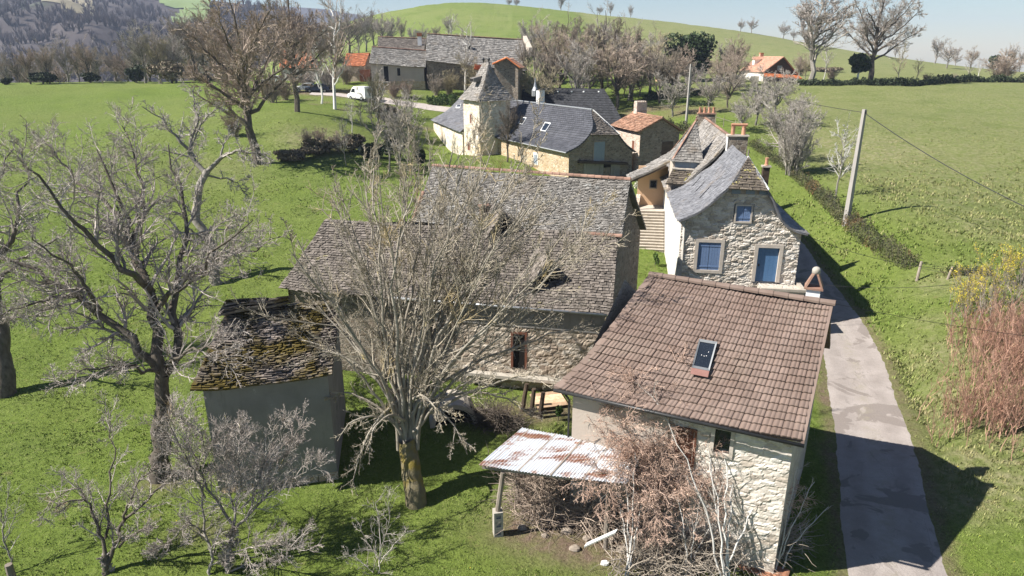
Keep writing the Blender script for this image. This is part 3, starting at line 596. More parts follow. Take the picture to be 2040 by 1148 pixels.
# ================================================================== stone house with blue shutters
def stone_house():
    P0 = pz(1598, 652, 0.0); ANG = -8.0; f = Fr(P0, ANG); a = math.radians(ANG)
    d = A_([math.cos(a), math.sin(a), 0]); bk = A_([-d[1], d[0], 0])
    def cr(x, y): return 1200+x/2.734, 180+y/2.733
    def X(x, y, yy=0.0):                                     # detail seen at (x, y) of the enlarged view, on the plane yy behind the front
        p = pplane(*cr(x, y), P0+bk*yy, bk); return (p-P0)@d, p[2]
    root = thing('stone_house', 'rubble stone house with blue shutters, blue door and steep flared slate roof', 'house', f(-4.5, 8, g1(16, 49)-P0[2]))
    O = -.42
    vt, v1, v2, hl, hr = X(415, 712, O), X(560, 640, O), X(640, 570, O), X(683, 533, O), X(903, 545, O)
    r1, r2, r3, r4 = X(945, 620, O), X(970, 690, O), X(1020, 750, O), X(1122, 785, O); pk = X(795, 365, .9)
    xr, zr = pk; zb = zr+.45; xb = xr-.05
    def pts(l, yy): return [f(x, yy, z) for x, z in l]
    m = MB()
    LF = [f(xr, .9, zr), f(*A_([hl[0], O, hl[1]]))]+pts([v2, v1, vt], O)
    prof = [(xr, zr), (hl[0], hl[1]-.02), (v2[0], v2[1]), (v1[0], v1[1]), (vt[0], vt[1])]
    LB = [f(x, 7.2+i*.5, z) for i, (x, z) in enumerate(prof)]
    S1 = patch(LB, LF, .05, .05, 3); slabs(m, S1, 34, 26, .022, .25, .015, .35)
    RF = [f(xr, .9, zr), f(hr[0], O, hr[1])]+pts([r1, r2, r3, r4], O); RB = [f(xr, 7.2, zr)]+[f(x, 8.5, z) for x, z in (hr, r1, r2, r3, r4)]
    slabs(m, patch(RF, RB, .05, .05, 4), 30, 22, .022, .25, .015)
    roof = m.build('front_roof', 'slate_blue', root)
    for (xa, ya), (xc, yc) in (((540, 472), (490, 528)), ((562, 498), (506, 556)), ((592, 522), (530, 588))):
        pa, na = shit(S1, *cr(xa, ya), .05); pc, _ = shit(S1, *cr(xc, yc), .05); wd = unit(np.cross(na, pc-pa))*.06; m = MB()
        m.hexa([pa-wd-na*.05, pa+wd-na*.05, pc+wd-na*.05, pc-wd-na*.05], [pa-wd, pa+wd, pc+wd, pc-wd]); sub(m, 'slipped_slates', 'slate_dark', roof, root)
    m = MB(); slabs(m, patch([f(xr, .86, zr+.04), f(hl[0]+.02, O-.05, hl[1])], [f(xr, .86, zr+.04), f(hr[0]-.02, O-.05, hr[1])], 0, .03), 9, 12, .025, .4); m.build('hip_roof', 'slate_lichen', root)
    m = MB(); ridgecaps(m, f(xr, .9, zr), f(hr[0]+.05, O, hr[1]+.03), 6, .07, 5, .01); sub(m, 'hip_flashing', 'white_paint', roof, root)
    # rear roof, a little higher
    LR_ = [(xb, zb), (hl[0]-.05, hl[1]+.3), (v2[0]-.1, v2[1]+.2), (v1[0]-.1, v1[1]+.1), (vt[0]-.1, vt[1]+.1)]
    m = MB(); S2 = patch([f(x, 22.5, z) for x, z in LR_], [f(x, 7.4+.4*i, z) for i, (x, z) in enumerate(LR_)], .1, .08, 5); slabs(m, S2, 52, 26, .03, .4)
    RR_ = [(xb, zb), (hr[0]+.05, hr[1]+.3), (r1[0], r1[1]+.2), (r2[0], r2[1]+.1), (r3[0], r3[1]), (r4[0], r4[1])]
    slabs(m, patch([f(x, 7.4, z) for x, z in RR_], [f(x, 22.5, z) for x, z in RR_], .1, .08), 46, 20, .03, .4)
    rr = m.build('rear_roof', 'slate_pale', root)
    m = MB(); ridgecaps(m, f(xb, 7.6, zb), f(xb, 22.4, zb), 26, .11, 5, .02); sub(m, 'ridge_tiles', 'tile_ridge', rr, root)
    # stair tower with its pyramid roof
    ty = 10.2; eL, eR, ap = X(375, 382, ty), X(549, 392, ty), X(512, 160, ty+1.7)
    w = eR[0]-eL[0]; ybk = ty+3.3; ze = (eL[1]+eR[1])/2
    m = MB(); T = f(ap[0], ty+1.6, ap[1])
    c4 = [f(eL[0], ty-.15, eL[1]), f(eR[0], ty-.15, eR[1]), f(eR[0], ybk, ze), f(eL[0], ybk, ze)]
    for i in range(4):
        A0, B0 = c4[i], c4[(i+1) % 4]; k = .62
        slabs(m, patch([T-(A0-T)*.0+A_([0, 0, 0]), T+(A0-T)*k+A_([0, 0, -.16]), A0], [T, T+(B0-T)*k+A_([0, 0, -.16]), B0], 0, .02), 9, 15, .025, .4, .015, .4)
    tr = m.build('tower_roof', 'slate_grey', root)
    m = MB()
    for i in (0, 3): ridgecaps(m, T, T+(c4[i]-T)*.97+A_([0, 0, -.05]), 12, .08, 4, .0)
    m.lathe(T, [(.10, -.1), (.12, .02), (.05, .12), (.09, .2), (.02, .34)], 8); sub(m, 'hip_tiles', 'tile_ridge', tr, root)
    m = MB(); m.box(f, eL[0]+.18, eR[0]-.18, ty+.05, ybk-.15, ze-2.6, ze-.04); m.build('tower_wall', 'render_beige', root)
    m = MB(); m.box(f, eL[0]+.32, (eL[0]+eR[0])/2+.22, ty+.0, ty+.046, ze-.78, ze-.06); m.box(f, (eL[0]+eR[0])/2+.25, eR[0]-.3, ty+.0, ty+.046, ze-.78, ze-.06); m.build('shutter', 'blue_grey_paint', root)
    l0, l1 = X(345, 505, ty-1.5), X(508, 512, ty-1.5); t0, t1 = X(390, 438, ty-.1), X(520, 447, ty-.1)
    m = MB(); slabs(m, patch([f(t0[0]-.1, ty, t0[1]+.1), f(l0[0], ty-1.6, l0[1])], [f(t1[0]+.1, ty, t1[1]+.1), f(l1[0], ty-1.6, l1[1])], .05, .05), 8, 7, .03, .5); lr = m.build('small_roof', 'slate_lichen', root)
    m = MB(); ridgecaps(m, f(t0[0]-.15, ty-.03, t0[1]+.14), f(t1[0]+.2, ty-.03, t1[1]+.14), 6, .12, 5, .0); sub(m, 'moss_tiles', 'coping_stone', lr, root)
    m = MB(); m.box(f, l0[0]+.2, l1[0]-.2, ty-1.3, ty-.05, l0[1]-1.2, l0[1]-.02); m.build('bay_wall', 'rubble_pink', root)
    m = MB(); m.box(f, l0[0]+.45, l0[0]+1.0, ty-1.35, ty-1.31, l0[1]-.8, l0[1]-.12); m.build('bay_window', 'glass', root)
    # canopy over the landing
    m = MB(); cz0, cz1 = 7.0, 8.45
    slabs(m, patch([f(-5.9, 17.5, 10.0), f(-8.3, 16.2, 8.6), f(-11.3, 15.3, 7.05)], [f(-7.2, 13.2, 9.1), f(-8.5, 13.1, 8.35), f(-11.25, 13.0, 6.95)], .05, .08, 6), 12, 20, .03, .5)
    m.build('canopy_roof', 'slate_pale', root)
    m = MB(); m.hexa([f(-11.2, 13.05, 6.72), f(-8.3, 13.1, 8.1), f(-8.3, 13.2, 8.1), f(-11.2, 13.15, 6.72)], [f(-11.2, 13.05, 6.9), f(-8.3, 13.1, 8.3), f(-8.3, 13.2, 8.3), f(-11.2, 13.15, 6.9)]); m.box(f, -11.15, -10.98, 13.1, 13.3, 3.0, 6.75); m.build('canopy_frame', 'wood_dark', root)
    # walls below
    xl, xrr = X(432, 716)[0], X(1083, 790)[0]
    topl = [(xl-.02, vt[1]-.12), (v1[0], v1[1]-.1), (v2[0], v2[1]-.1), (hl[0], hl[1]-.08), (hr[0], hr[1]-.08), (r1[0], r1[1]-.1), (r2[0], r2[1]-.1), (r3[0], r3[1]-.1), (xrr+.02, r4[1]-.08)]
    ls0, ls1, ds0, ds1, us0, us1 = X(525, 825), X(632, 980), X(850, 855), X(942, 1038), X(733, 628), X(803, 715)
    holes = [(ls0[0]-.2, ls1[0]+.2, ls1[1]-.18, ls0[1]+.19), (ds0[0]-.21, ds1[0]+.21, 2.9, ds0[1]+.2), (us0[0]-.15, us1[0]+.15, us1[1]-.12, us0[1]+.12)]
    m = MB(); relief(m, P0, ANG, xl, xrr, -.2, 9.0, topl, holes, .05, (.40, .17), .075, 12, .35); m.build('front_wall', 'rubble_relief', root, False, {'joint': m.J})
    w = MB(); P = [f(x, .14, z) for x, z in topl]; w.poly(f(xl, .14, -.2), f(xrr, .14, -.2), *P[::-1])
    gb = lambda y: -1.0
    w.poly(f(xrr, .0, -.2), f(xrr, 22.3, -.2), f(xrr, 22.3, r4[1]-.05), f(xrr, .0, r4[1]-.05)); w.poly(f(xl, .0, -.2), f(xl, 22.3, -.2), f(xl, 22.3, vt[1]-.05), f(xl, .0, vt[1]-.05))
    w.poly(*[f(x, 22.3, z) for x, z in ((xl, -.2), (xrr, -.2), (xrr, r4[1]), (hr[0], hr[1]), (xb, zb-.1), (hl[0], hl[1]), (xl, vt[1]))]); w.build('wall', 'render_white', root)
    w = MB(); w.hexa([f(xl-.05, .05, -.2), f(xl+.32, -.13, -.2), f(xl+.32, .1, -.2), f(xl-.05, .5, -.2)], [f(xl-.02, .05, vt[1]-.2), f(xl+.2, -.11, vt[1]-.2), f(xl+.2, .1, vt[1]-.2), f(xl-.02, .5, vt[1]-.2)]); w.build('corner_render', 'render_white', root)
    # blue shutters, door, surrounds
    def shutters(q0, q1, sur, sill):
        x0, x1, z0, z1 = q0[0], q1[0], q1[1], q0[1]
        o = MB(); frame_on(o, f, x0, x1, z0, z1, sur*.8, -.10, .12, sill); s = o.build('window_surround', 'dressed_stone', root)
        xm = (x0+x1)/2
        for (p, q) in ((x0+.01, xm-.012), (xm+.012, x1-.01)):
            b = MB(); n = 4
            for i in range(n): b.box(f, p+(q-p)*i/n+.004, p+(q-p)*(i+1)/n-.004, -.03, .012, z0+.01, z1-.01)
            sh = b.build('shutter', 'blue_paint', root)
            for zz in (z0+.18, z1-.28): b = MB(); b.box(f, p-.05 if p < xm-.1 else p, q if p < xm-.1 else q+.05, -.05, -.032, zz, zz+.10); sub(b, 'batten', 'blue_paint', sh, root)
    shutters(ls0, ls1, .26, .2); shutters(us0, us1, .12, .1)
    o = MB(); frame_on(o, f, ds0[0], ds1[0], 3.0, ds0[1], .22, -.10, .12, 0); o.build('door_surround', 'dressed_stone', root)
    o = MB()
    n = 5; xa, xc = ds0[0], ds1[0]
    for i in range(n): o.box(f, xa+(xc-xa)*i/n+.003, xa+(xc-xa)*(i+1)/n-.003, .06, .1, 3.0, ds0[1]-.02)
    dr = o.build('door', 'blue_door', root)
    o = MB(); o.box(f, xa+.12, xa+.2, .02, .056, 4.0, 4.16); sub(o, 'handle', 'dark_metal', dr, root)
    o = MB(); o.box(f, hl[0]+.35, hr[0]-.1, -.07, .1, hl[1]-.42, hl[1]-.10)
    bd = o.build('eave_board', 'oak_weathered', root)
    o = MB()
    for t in (.26, .62, .95): xx = hl[0]+(hr[0]-hl[0])*t; o.box(f, xx-.30, xx+.22, -.10, -.072, hl[1]-.40, hl[1]-.14)
    sub(o, 'pigeon_panel', 'blue_grey_paint', bd, root)
    # terrace before the door
    tx0, tx1 = X(843, 1035)[0], X(1066, 1050)[0]+.05
    o = MB(); o.box(f, tx0, tx1, -1.5, -.14, -.2, 2.9); t = o.build('terrace', 'rubble_white', root)
    o = MB(); o.box(f, tx0-.05, tx1+.05, -1.58, -1.35, 2.902, 3.06); o.box(f, tx1-.18, tx1+.05, -1.348, -.14, 2.902, 3.06); sub(o, 'coping', 'coping_stone', t, root)
    o = MB(); pl = [f(tx0-.2, -1.0, 3.3), f(tx0-.9, -1.3, 2.6), f(tx0-1.6, -1.5, 1.9)]; o.tube(pl, .02, 5); o.tube([pl[0], f(tx0-.2, -1.0, 2.4)], .02, 5); o.tube([pl[2], f(tx0-1.6, -1.5, .6)], .02, 5); o.build('handrail', 'dark_metal', root)
    # outside stair along the left wall
    b0, b1 = pz(1257, 500, 1.75), pz(1312, 502, 1.75); t0, t1 = pz(1269, 419, 4.5), pz(1313, 418, 4.5); n = 14
    b1 = f(xl-.06, (b0-P0)@bk, 0); t1 = f(xl-.06, (t0-P0)@bk, 0); b1[2] = 1.75; t1[2] = 4.5
    o = MB()
    for i in range(n):
        q = i/n; q1 = (i+1)/n; A0, B0 = b0+(t0-b0)*q, b1+(t1-b1)*q; A1, B1 = b0+(t0-b0)*q1, b1+(t1-b1)*q1; z = 1.75+(4.5-1.75)*q1
        nz = lambda p, zz: A_([p[0], p[1], zz])
        o.hexa([nz(A0, .6), nz(B0, .6), nz(B1, .6), nz(A1, .6)], [nz(A0, z-.03), nz(B0, z-.03), nz(B1, z-.03), nz(A1, z-.03)], .4)
        back = unit(A1-A0)*A_([1, 1, 0])
        o.hexa([nz(A0-back*.06, z-.03), nz(B0-back*.06, z-.03), nz(B1, z-.03), nz(A1, z-.03)], [nz(A0-back*.06, z+.02), nz(B0-back*.06, z+.02), nz(B1, z+.02), nz(A1, z+.02)], .8)
    L0, L1 = A_([*t0[:2], 4.5]), A_([*t1[:2], 4.5]); bb = unit((t0-b0)*A_([1, 1, 0]))
    o.hexa([L0*A_([1, 1, 0])+A_([0, 0, .6]), L1*A_([1, 1, 0])+A_([0, 0, .6]), (L1+bb*2.2)*A_([1, 1, 0])+A_([0, 0, .6]), (L0+bb*2.2)*A_([1, 1, 0])+A_([0, 0, .6])], [L0, L1, L1+bb*2.2, L0+bb*2.2], .9)
    o.build('stair', 'coping_stone', root)
    sd = A_([-bb[1], bb[0], 0])
    o = MB(); w0, w1 = b0+bb*.5, L0+bb*2.2
    o.hexa([A_([*(q[:2]), .5]) for q in (w0, w1, w1+sd*.35, w0+sd*.35)], [w0+A_([0, 0, .95]), w1+A_([0, 0, .9]), w1+sd*.35+A_([0, 0, .9]), w0+sd*.35+A_([0, 0, .95])]); o.build('stair_parapet', 'rubble_pink', root)
    o = MB(); o.lathe(b0+sd*.15+bb*.2+A_([0, 0, -.2]), [(.24, 0), (.22, .5), (.15, .55), (.26, .7), (.25, .9), (.1, 1.04)], 10); o.build('stair_bollard', 'coping_stone', root, True)
    # porch back wall with its small window and a hanging plant
    q0, q1 = L0+bb*2.2+sd*.3, L1+bb*2.2; fa = Fr(q0, math.degrees(math.atan2(*(q1-q0)[1::-1]))); Lp = np.linalg.norm(q1-q0)
    o = MB(); o.box(fa, 0, Lp-.03, 0, .2, -.1, 3.3); o.build('porch_wall', 'render_warm', root)
    o = MB(); frame_on(o, fa, Lp*.42, Lp*.62, 1.5, 2.1, .08, -.04, -.004); pw = o.build('porch_window', 'oak_weathered', root)
    o = MB(); o.box(fa, Lp*.42, Lp*.62, -.02, -.006, 1.5, 2.1); sub(o, 'pane', 'glass', pw, root)
    # chimneys
    ch = chimney(root, Fr(f(xr+.35, 7.3, 0), ANG), 1.35, .6, 9.0-P0[2]*0, zr+.55, 'rubble_brown', 'coping_stone', 0)
    for s_ in (-.35, .38):
        m = MB(); m.lathe(f(xr+.35+s_, 7.3, zr+.66), [(.14, 0), (.13, .5), (.15, .58)], 10); sub(m, 'chimney_pot', 'pot_terracotta', ch, root)
    m = MB(); m.tube([f(xr-.15, 7.3, zr+1.33), f(xr+.95, 7.3, zr+1.33)], .10, 8); sub(m, 'lying_tile', 'pot_terracotta', ch, root)
    m = MB(); m.box(f, xr-.35, xr-.325, 6.98, 7.62, 8.8, zr+.5); sub(m, 'flashing', 'white_paint', ch, root)
    chimney(root, Fr(f(xb+.1, 22.2, 0), ANG), 1.5, .6, 9.5, zb+.35, 'rubble_brown', 'tile_ridge', 4)
    c3 = chimney(root, Fr(f(hr[0]+.6, 3.6, 0), ANG), .42, .42, 8.0, 9.75, 'wood_dark', 'coping_stone', 1)
    m = MB(); m.tube([f(xr, 1.0, zr), f(xr, 1.0, zr+.45)], .05, 6); m.build('finial', 'oak_weathered', root)
stone_house()
# ================================================================== manor with the square tower
def manor():
    P0 = pz(1248, 352, 3.0); ANG = 30.0; a = math.radians(ANG); D = A_([math.cos(a), math.sin(a), 0]); AX = A_([D[1], -D[0], 0])
    f = Fr((P0[0], P0[1], 0), ANG)                           # x along the gable to the right, y back along the house
    def cr(x, y): return 800+x/4.08, 100+y/4.08
    def X(x, y, yy=0.0): p = pplane(*cr(x, y), P0-AX*yy, AX); return (p-P0)@D, p[2]
    def XL(x, y, xx): p = pplane(*cr(x, y), P0+D*xx, D); return -(p-P0)@AX, p[2]      # on a plane parallel to the long wall
    root = thing('manor_house', 'old stone manor with a pyramid-roofed square tower and dark tiled roofs', 'house', f(-4, 8, 3.4))
    eL, eR, hL, hR = X(1340, 830), X(1902, 825), X(1530, 685), X(1762, 685); zr = 10.55; xr = -3.6; yr = 2.4
    m1l = X(1450, 765); m1r = X(1820, 760)
    m = MB(); prof = [(xr, zr), (-5.5, 8.35), (m1l[0], m1l[1]), (eL[0]-.1, eL[1])]
    S = patch([f(x, 21.5, z) for x, z in prof], [f(x, y, z) for (x, z), y in zip(prof, (yr, -.1, -.15, -.15))], .06); wavetiles(m, S, 50, 22, .05, .06)
    prof = [(xr, zr), (hR[0], hR[1]), (m1r[0], m1r[1]), (eR[0], eR[1])]
    slabs(m, patch([f(x, y, z) for (x, z), y in zip(prof, (yr, -.1, -.1, -.1))], [f(x, 21, z) for x, z in prof], .05), 40, 20, .025, .2)
    rf = m.build('main_roof', 'tile_anthracite', root)
    m = MB(); ridgecaps(m, f(xr, yr, zr), f(xr, 21.4, zr), 44, .13, 5, .05); sub(m, 'ridge_tiles', 'zinc', rf, root)
    m = MB(); slabs(m, patch([f(xr, yr-.05, zr), f(hL[0], -.18, hL[1])], [f(xr, yr-.05, zr), f(hR[0], -.18, hR[1])]), 10, 12, .03, .5); hp = m.build('hip_roof', 'slate_brown', root)
    m = MB(); m.tube([f(xr+.1, yr-.1, zr+.03), f(hR[0], -.2, hR[1]+.05)], .07, 5); sub(m, 'hip_flashing', 'white_paint', hp, root)
    for q in (((1170, 588), (1218, 597), (1172, 665), (1130, 657)), ((982, 547), (1020, 553), (985, 608), (950, 600))):
        c0 = q[0]; p0 = f(-6.3, 8, 0); n = unit(A_([-D[0]*.75, -D[1]*.75, .66]) if True else 0)
        base = S(A_([.7]), A_([.45]))[0]; n = pnorm(S, A_([.7]), A_([.45]))[0]
        roof_window(root, rf, [pplane(*cr(*p), base+n*.08, n) for p in q], n, 'skylight', 'white_metal', .10)
    # walls
    xl, xr_ = eL[0]+.35, eR[0]-.45; w = MB()
    w.poly(*[f(x, 0, z) for x, z in ((xl, 2.0), (xr_, 2.0), (xr_, eR[1]), (m1r[0], m1r[1]-.15), (hR[0], hR[1]-.1), (hL[0], hL[1]-.1), (m1l[0], m1l[1]-.15), (xl, eL[1]))]); w.build('gable_wall', 'rubble_brown', root)
    w = MB(); w.poly(f(xl, 0, 2), f(xl, 21.2, 2), f(xl, 21.2, eL[1]), f(xl, 0, eL[1])); w.poly(f(xr_, 0, 2), f(xr_, 21.2, 2), f(xr_, 21.2, eR[1]), f(xr_, 0, eR[1]))
    w.poly(*[f(x, 21.2, z) for x, z in ((xl, 2), (xr_, 2), (xr_, eR[1]), (xr, zr-.2), (xl, eL[1]))]); w.build('wall', 'rubble_yellow', root)
    d0, d1 = X(1565, 750), X(1645, 895); o = MB(); frame_on(o, f, d0[0], d1[0], d1[1], d0[1], .12, -.06, -.002); sf = o.build('loft_door_frame', 'oak_weathered', root)
    o = MB()
    for i in range(5): o.box(f, d0[0]+(d1[0]-d0[0])*i/5+.006, d0[0]+(d1[0]-d0[0])*(i+1)/5-.006, -.05, -.004, d1[1], d0[1])
    sub(o, 'loft_door', 'blue_grey_paint', sf, root)
    b0, b1 = X(1430, 898), X(1825, 913); o = MB(); o.hexa([f(b0[0], -.45, b0[1]-.25), f(b1[0], -.45, b1[1]-.25), f(b1[0], -.003, b1[1]-.25), f(b0[0], -.003, b0[1]-.25)], [f(b0[0], -.4, b0[1]), f(b1[0], -.4, b1[1]), f(b1[0], -.003, b1[1]+.05), f(b0[0], -.003, b0[1]+.05)]); o.build('lintel_canopy', 'wood_dark', root)
    g0 = X(1480, 930); g1_ = X(1770, 1000); o = MB()
    xs = [g0[0], X(1640, 930)[0], X(1700, 930)[0], g1_[0]]
    o.box(f, xs[0], xs[1], -.06, -.004, 2.4, b0[1]-.3); o.box(f, xs[2], xs[3], -.06, -.004, 2.4, b0[1]-.5); gd = o.build('garage_door', 'render_grey', root)
    o = MB(); o.box(f, xs[1]+.02, xs[2]-.02, -.03, -.004, b0[1]-1.1, b0[1]-.4); o.build('dark_window', 'dark_opening', root)
    wy, wz = XL(1092, 880, xl); ff = lambda y, z, o_=0: f(xl-o_, y, z)
    fl = lambda x, y, z: f(xl-.0+y, -x, z)                    # frame on the long wall: x to the right as seen
    o = MB(); o.box(fl, -wy-.55, -wy+.55, -.04, -.004, wz-.75, wz+.7); lw = o.build('window_render', 'render_white', root)
    o = MB(); o.box(fl, -wy-.32, -wy+.32, -.07, -.042, wz-.6, wz+.42); sub(o, 'shutter', 'blue_grey_paint', lw, root)
    o = MB(); yy0 = XL(900, 640, xl)[0]; o.tube([f(eL[0]-.12, -.1, eL[1]-.06), f(eL[0]-.12, 13.5, eL[1]-.06)], .08, 6); o.build('gutter', 'zinc', root)
    # white chimney on the front slope, far chimney with a cowl
    c = pz(*cr(1128, 466), 9.75); k = chimney(root, Fr((c[0], c[1], 0), ANG), .85, .75, 9.0, 12.0, 'white_paint', 'dark_metal')
    # tower
    ty0 = 16.3; tx = xl-2.6; s = 4.5; tf = Fr(f(tx, ty0, 0), ANG)
    lf = X; zt = 11.05
    o = MB(); o.box(tf, 0, s, 0, s, 2.5, zt); o.build('tower_wall', 'rubble_cream', root)
    m = MB(); c = s/2; Tz = 15.5; ov = .45
    ra, rb = tf(c, c+.75, Tz), tf(c, c-.75, Tz)
    E = [tf(-ov, -ov, zt-.05), tf(s+ov, -ov, zt-.05), tf(s+ov, s+ov, zt-.05), tf(-ov, s+ov, zt-.05)]
    def face(t0, t1, e0, e1): 
        k = .6; dz = A_([0, 0, -.42]); slabs(m, patch([t0, t0+(e0-t0)*k+dz, e0], [t1, t1+(e1-t1)*k+dz, e1], 0, .02), 12, 22, .03, .4)
    face(rb, rb, E[0], E[1]); face(rb, ra, E[1], E[2]); face(ra, ra, E[2], E[3]); face(ra, rb, E[3], E[0])
    tr = m.build('tower_roof', 'slate_pale', root)
    for p in (ra, rb):
        m = MB(); m.lathe(p, [(.07, -.1), (.06, .2), (.16, .32), (.17, .45), (.1, .58), (.02, .66)], 8); sub(m, 'finial', 'dark_metal', tr, root, True)
    # dormer on the sunlit face
    q = tf(.55, c, 13.2); df = Fr(q, ANG-90); m = MB(); m.hexa([df(-.5, -.42, .0), df(.5, -.42, 0), df(.5, .9, .0), df(-.5, .9, .0)], [df(-.5, -.42, .45), df(.5, -.42, .45), df(.5, .9, .75), df(-.5, .9, .75)]); dm = m.build('dormer', 'slate_pale', root)
    m = MB(); m.box(df, -.42, .42, -.45, -.425, .06, .40); sub(m, 'opening', 'dark_opening', dm, root)
    tl = lambda x, y, z: tf(y, s-x, z)                        # on the sunlit side
    for (zz, hh, ww, xx) in ((8.6, 1.1, .42, 2.1), (5.0, 1.0, .7, 1.4)):
        o = MB(); frame_on(o, tl, xx-ww/2, xx+ww/2, zz-hh/2, zz+hh/2, .16, -.05, -.003); wv = o.build('window', 'dressed_stone', root)
        o = MB(); o.box(tl, xx-ww/2, xx+ww/2, -.02, -.004, zz-hh/2, zz+hh/2); sub(o, 'pane', 'wood_red', wv, root)
    # wing left of the tower
    e0, e1 = pz(858, 239, 6.7), pz(917, 263, 6.7); t1 = pz(985, 190, 10.2); t0 = pz(921, 190, 10.2)
    m = MB(); S = patch([t0, (t0+e0)/2-A_([0, 0, .5]), e0], [t1, (t1+e1)/2-A_([0, 0, .35]), e1]); slabs(m, S, 26, 30, .015, .1); wr = m.build('wing_roof', 'slate_blue', root)
    dd = unit((e1-e0)*A_([1, 1, 0])); nn = A_([dd[1], -dd[0], 0]); w = MB(); i0, i1 = e0-nn*.35+dd*.3, e1-nn*.35-dd*.2
    B0, B1 = i0-nn*7, i1-nn*7
    for p, q_ in ((i0, i1), (i1, B1), (B1, B0), (B0, i0)): w.poly(A_([p[0], p[1], 2.5]), A_([q_[0], q_[1], 2.5]), A_([q_[0], q_[1], 6.65]), A_([p[0], p[1], 6.65]))
    w.build('wing_wall', 'rubble_cream', root)
    n = pnorm(S, A_([.5]), A_([.4]))[0]; b = S(A_([.5]), A_([.4]))[0]
    roof_window(root, wr, [pplane(*cr(*p), b+n*.08, n) for p in ((463, 415), (488, 405), (478, 470), (440, 470))], n, 'skylight', 'white_metal', .1)
    # dark roof of the rear range
    r0, r1 = pz(1000, 173, 11.2), pz(1203, 177, 11.2); dd = unit(r1-r0); nn = A_([dd[1], -dd[0], 0])
    m = MB(); k0 = r1+dd*1.9+nn*2.2+A_([0, 0, -1.8]); k1 = r1+dd*4.8+nn*4.2+A_([0, 0, -3.5]); k2 = r1+dd*7.2+nn*8.6+A_([0, 0, -7.4])
    slabs(m, patch([r0, r0+nn*3+A_([0, 0, -2.8]), r0+nn*8.6+A_([0, 0, -7.4])], [r1, k0, k2], .05), 60, 22, .03, .2)
    slabs(m, patch([r1, r1-nn*3-A_([0, 0, 2.8])], [r0, r0-nn*3-A_([0, 0, 2.8])]), 20, 8, .03, .2)
    br = m.build('rear_roof', 'slate_dark', root)
    for u in (1112, 1139, 1163, 1193):
        p = pplane(u, 184, r0+nn*.9+A_([0, 0, -.8]), unit(nn+A_([0, 0, .95]))); m = MB(); m.lathe(p, [(.1, -.05), (.16, .05), (.1, .2)], 6); sub(m, 'vent_cap', 'white_metal', br, root)
    w = MB(); q0, q1 = r0+nn*8, r1+nn*8+dd*5.5
    for p, q_ in ((q0, q1), (q1, q1-nn*9), (q1-nn*9, q0-nn*9)): w.poly(A_([p[0], p[1], 3]), A_([q_[0], q_[1], 3]), A_([q_[0], q_[1], 3.9]), A_([p[0], p[1], 3.9]))
    w.build('rear_wall', 'rubble_brown', root)
    c = pz(1066, 186, 11.0); fr = Fr((c[0], c[1], 0), 0); m = MB(); m.lathe(fr(0, 0, 10.6), [(.5, 0), (.5, .8), (.25, 1.3), (.12, 1.9), (.05, 2.6)], 8); m.build('cowl', 'zinc', root)
manor()
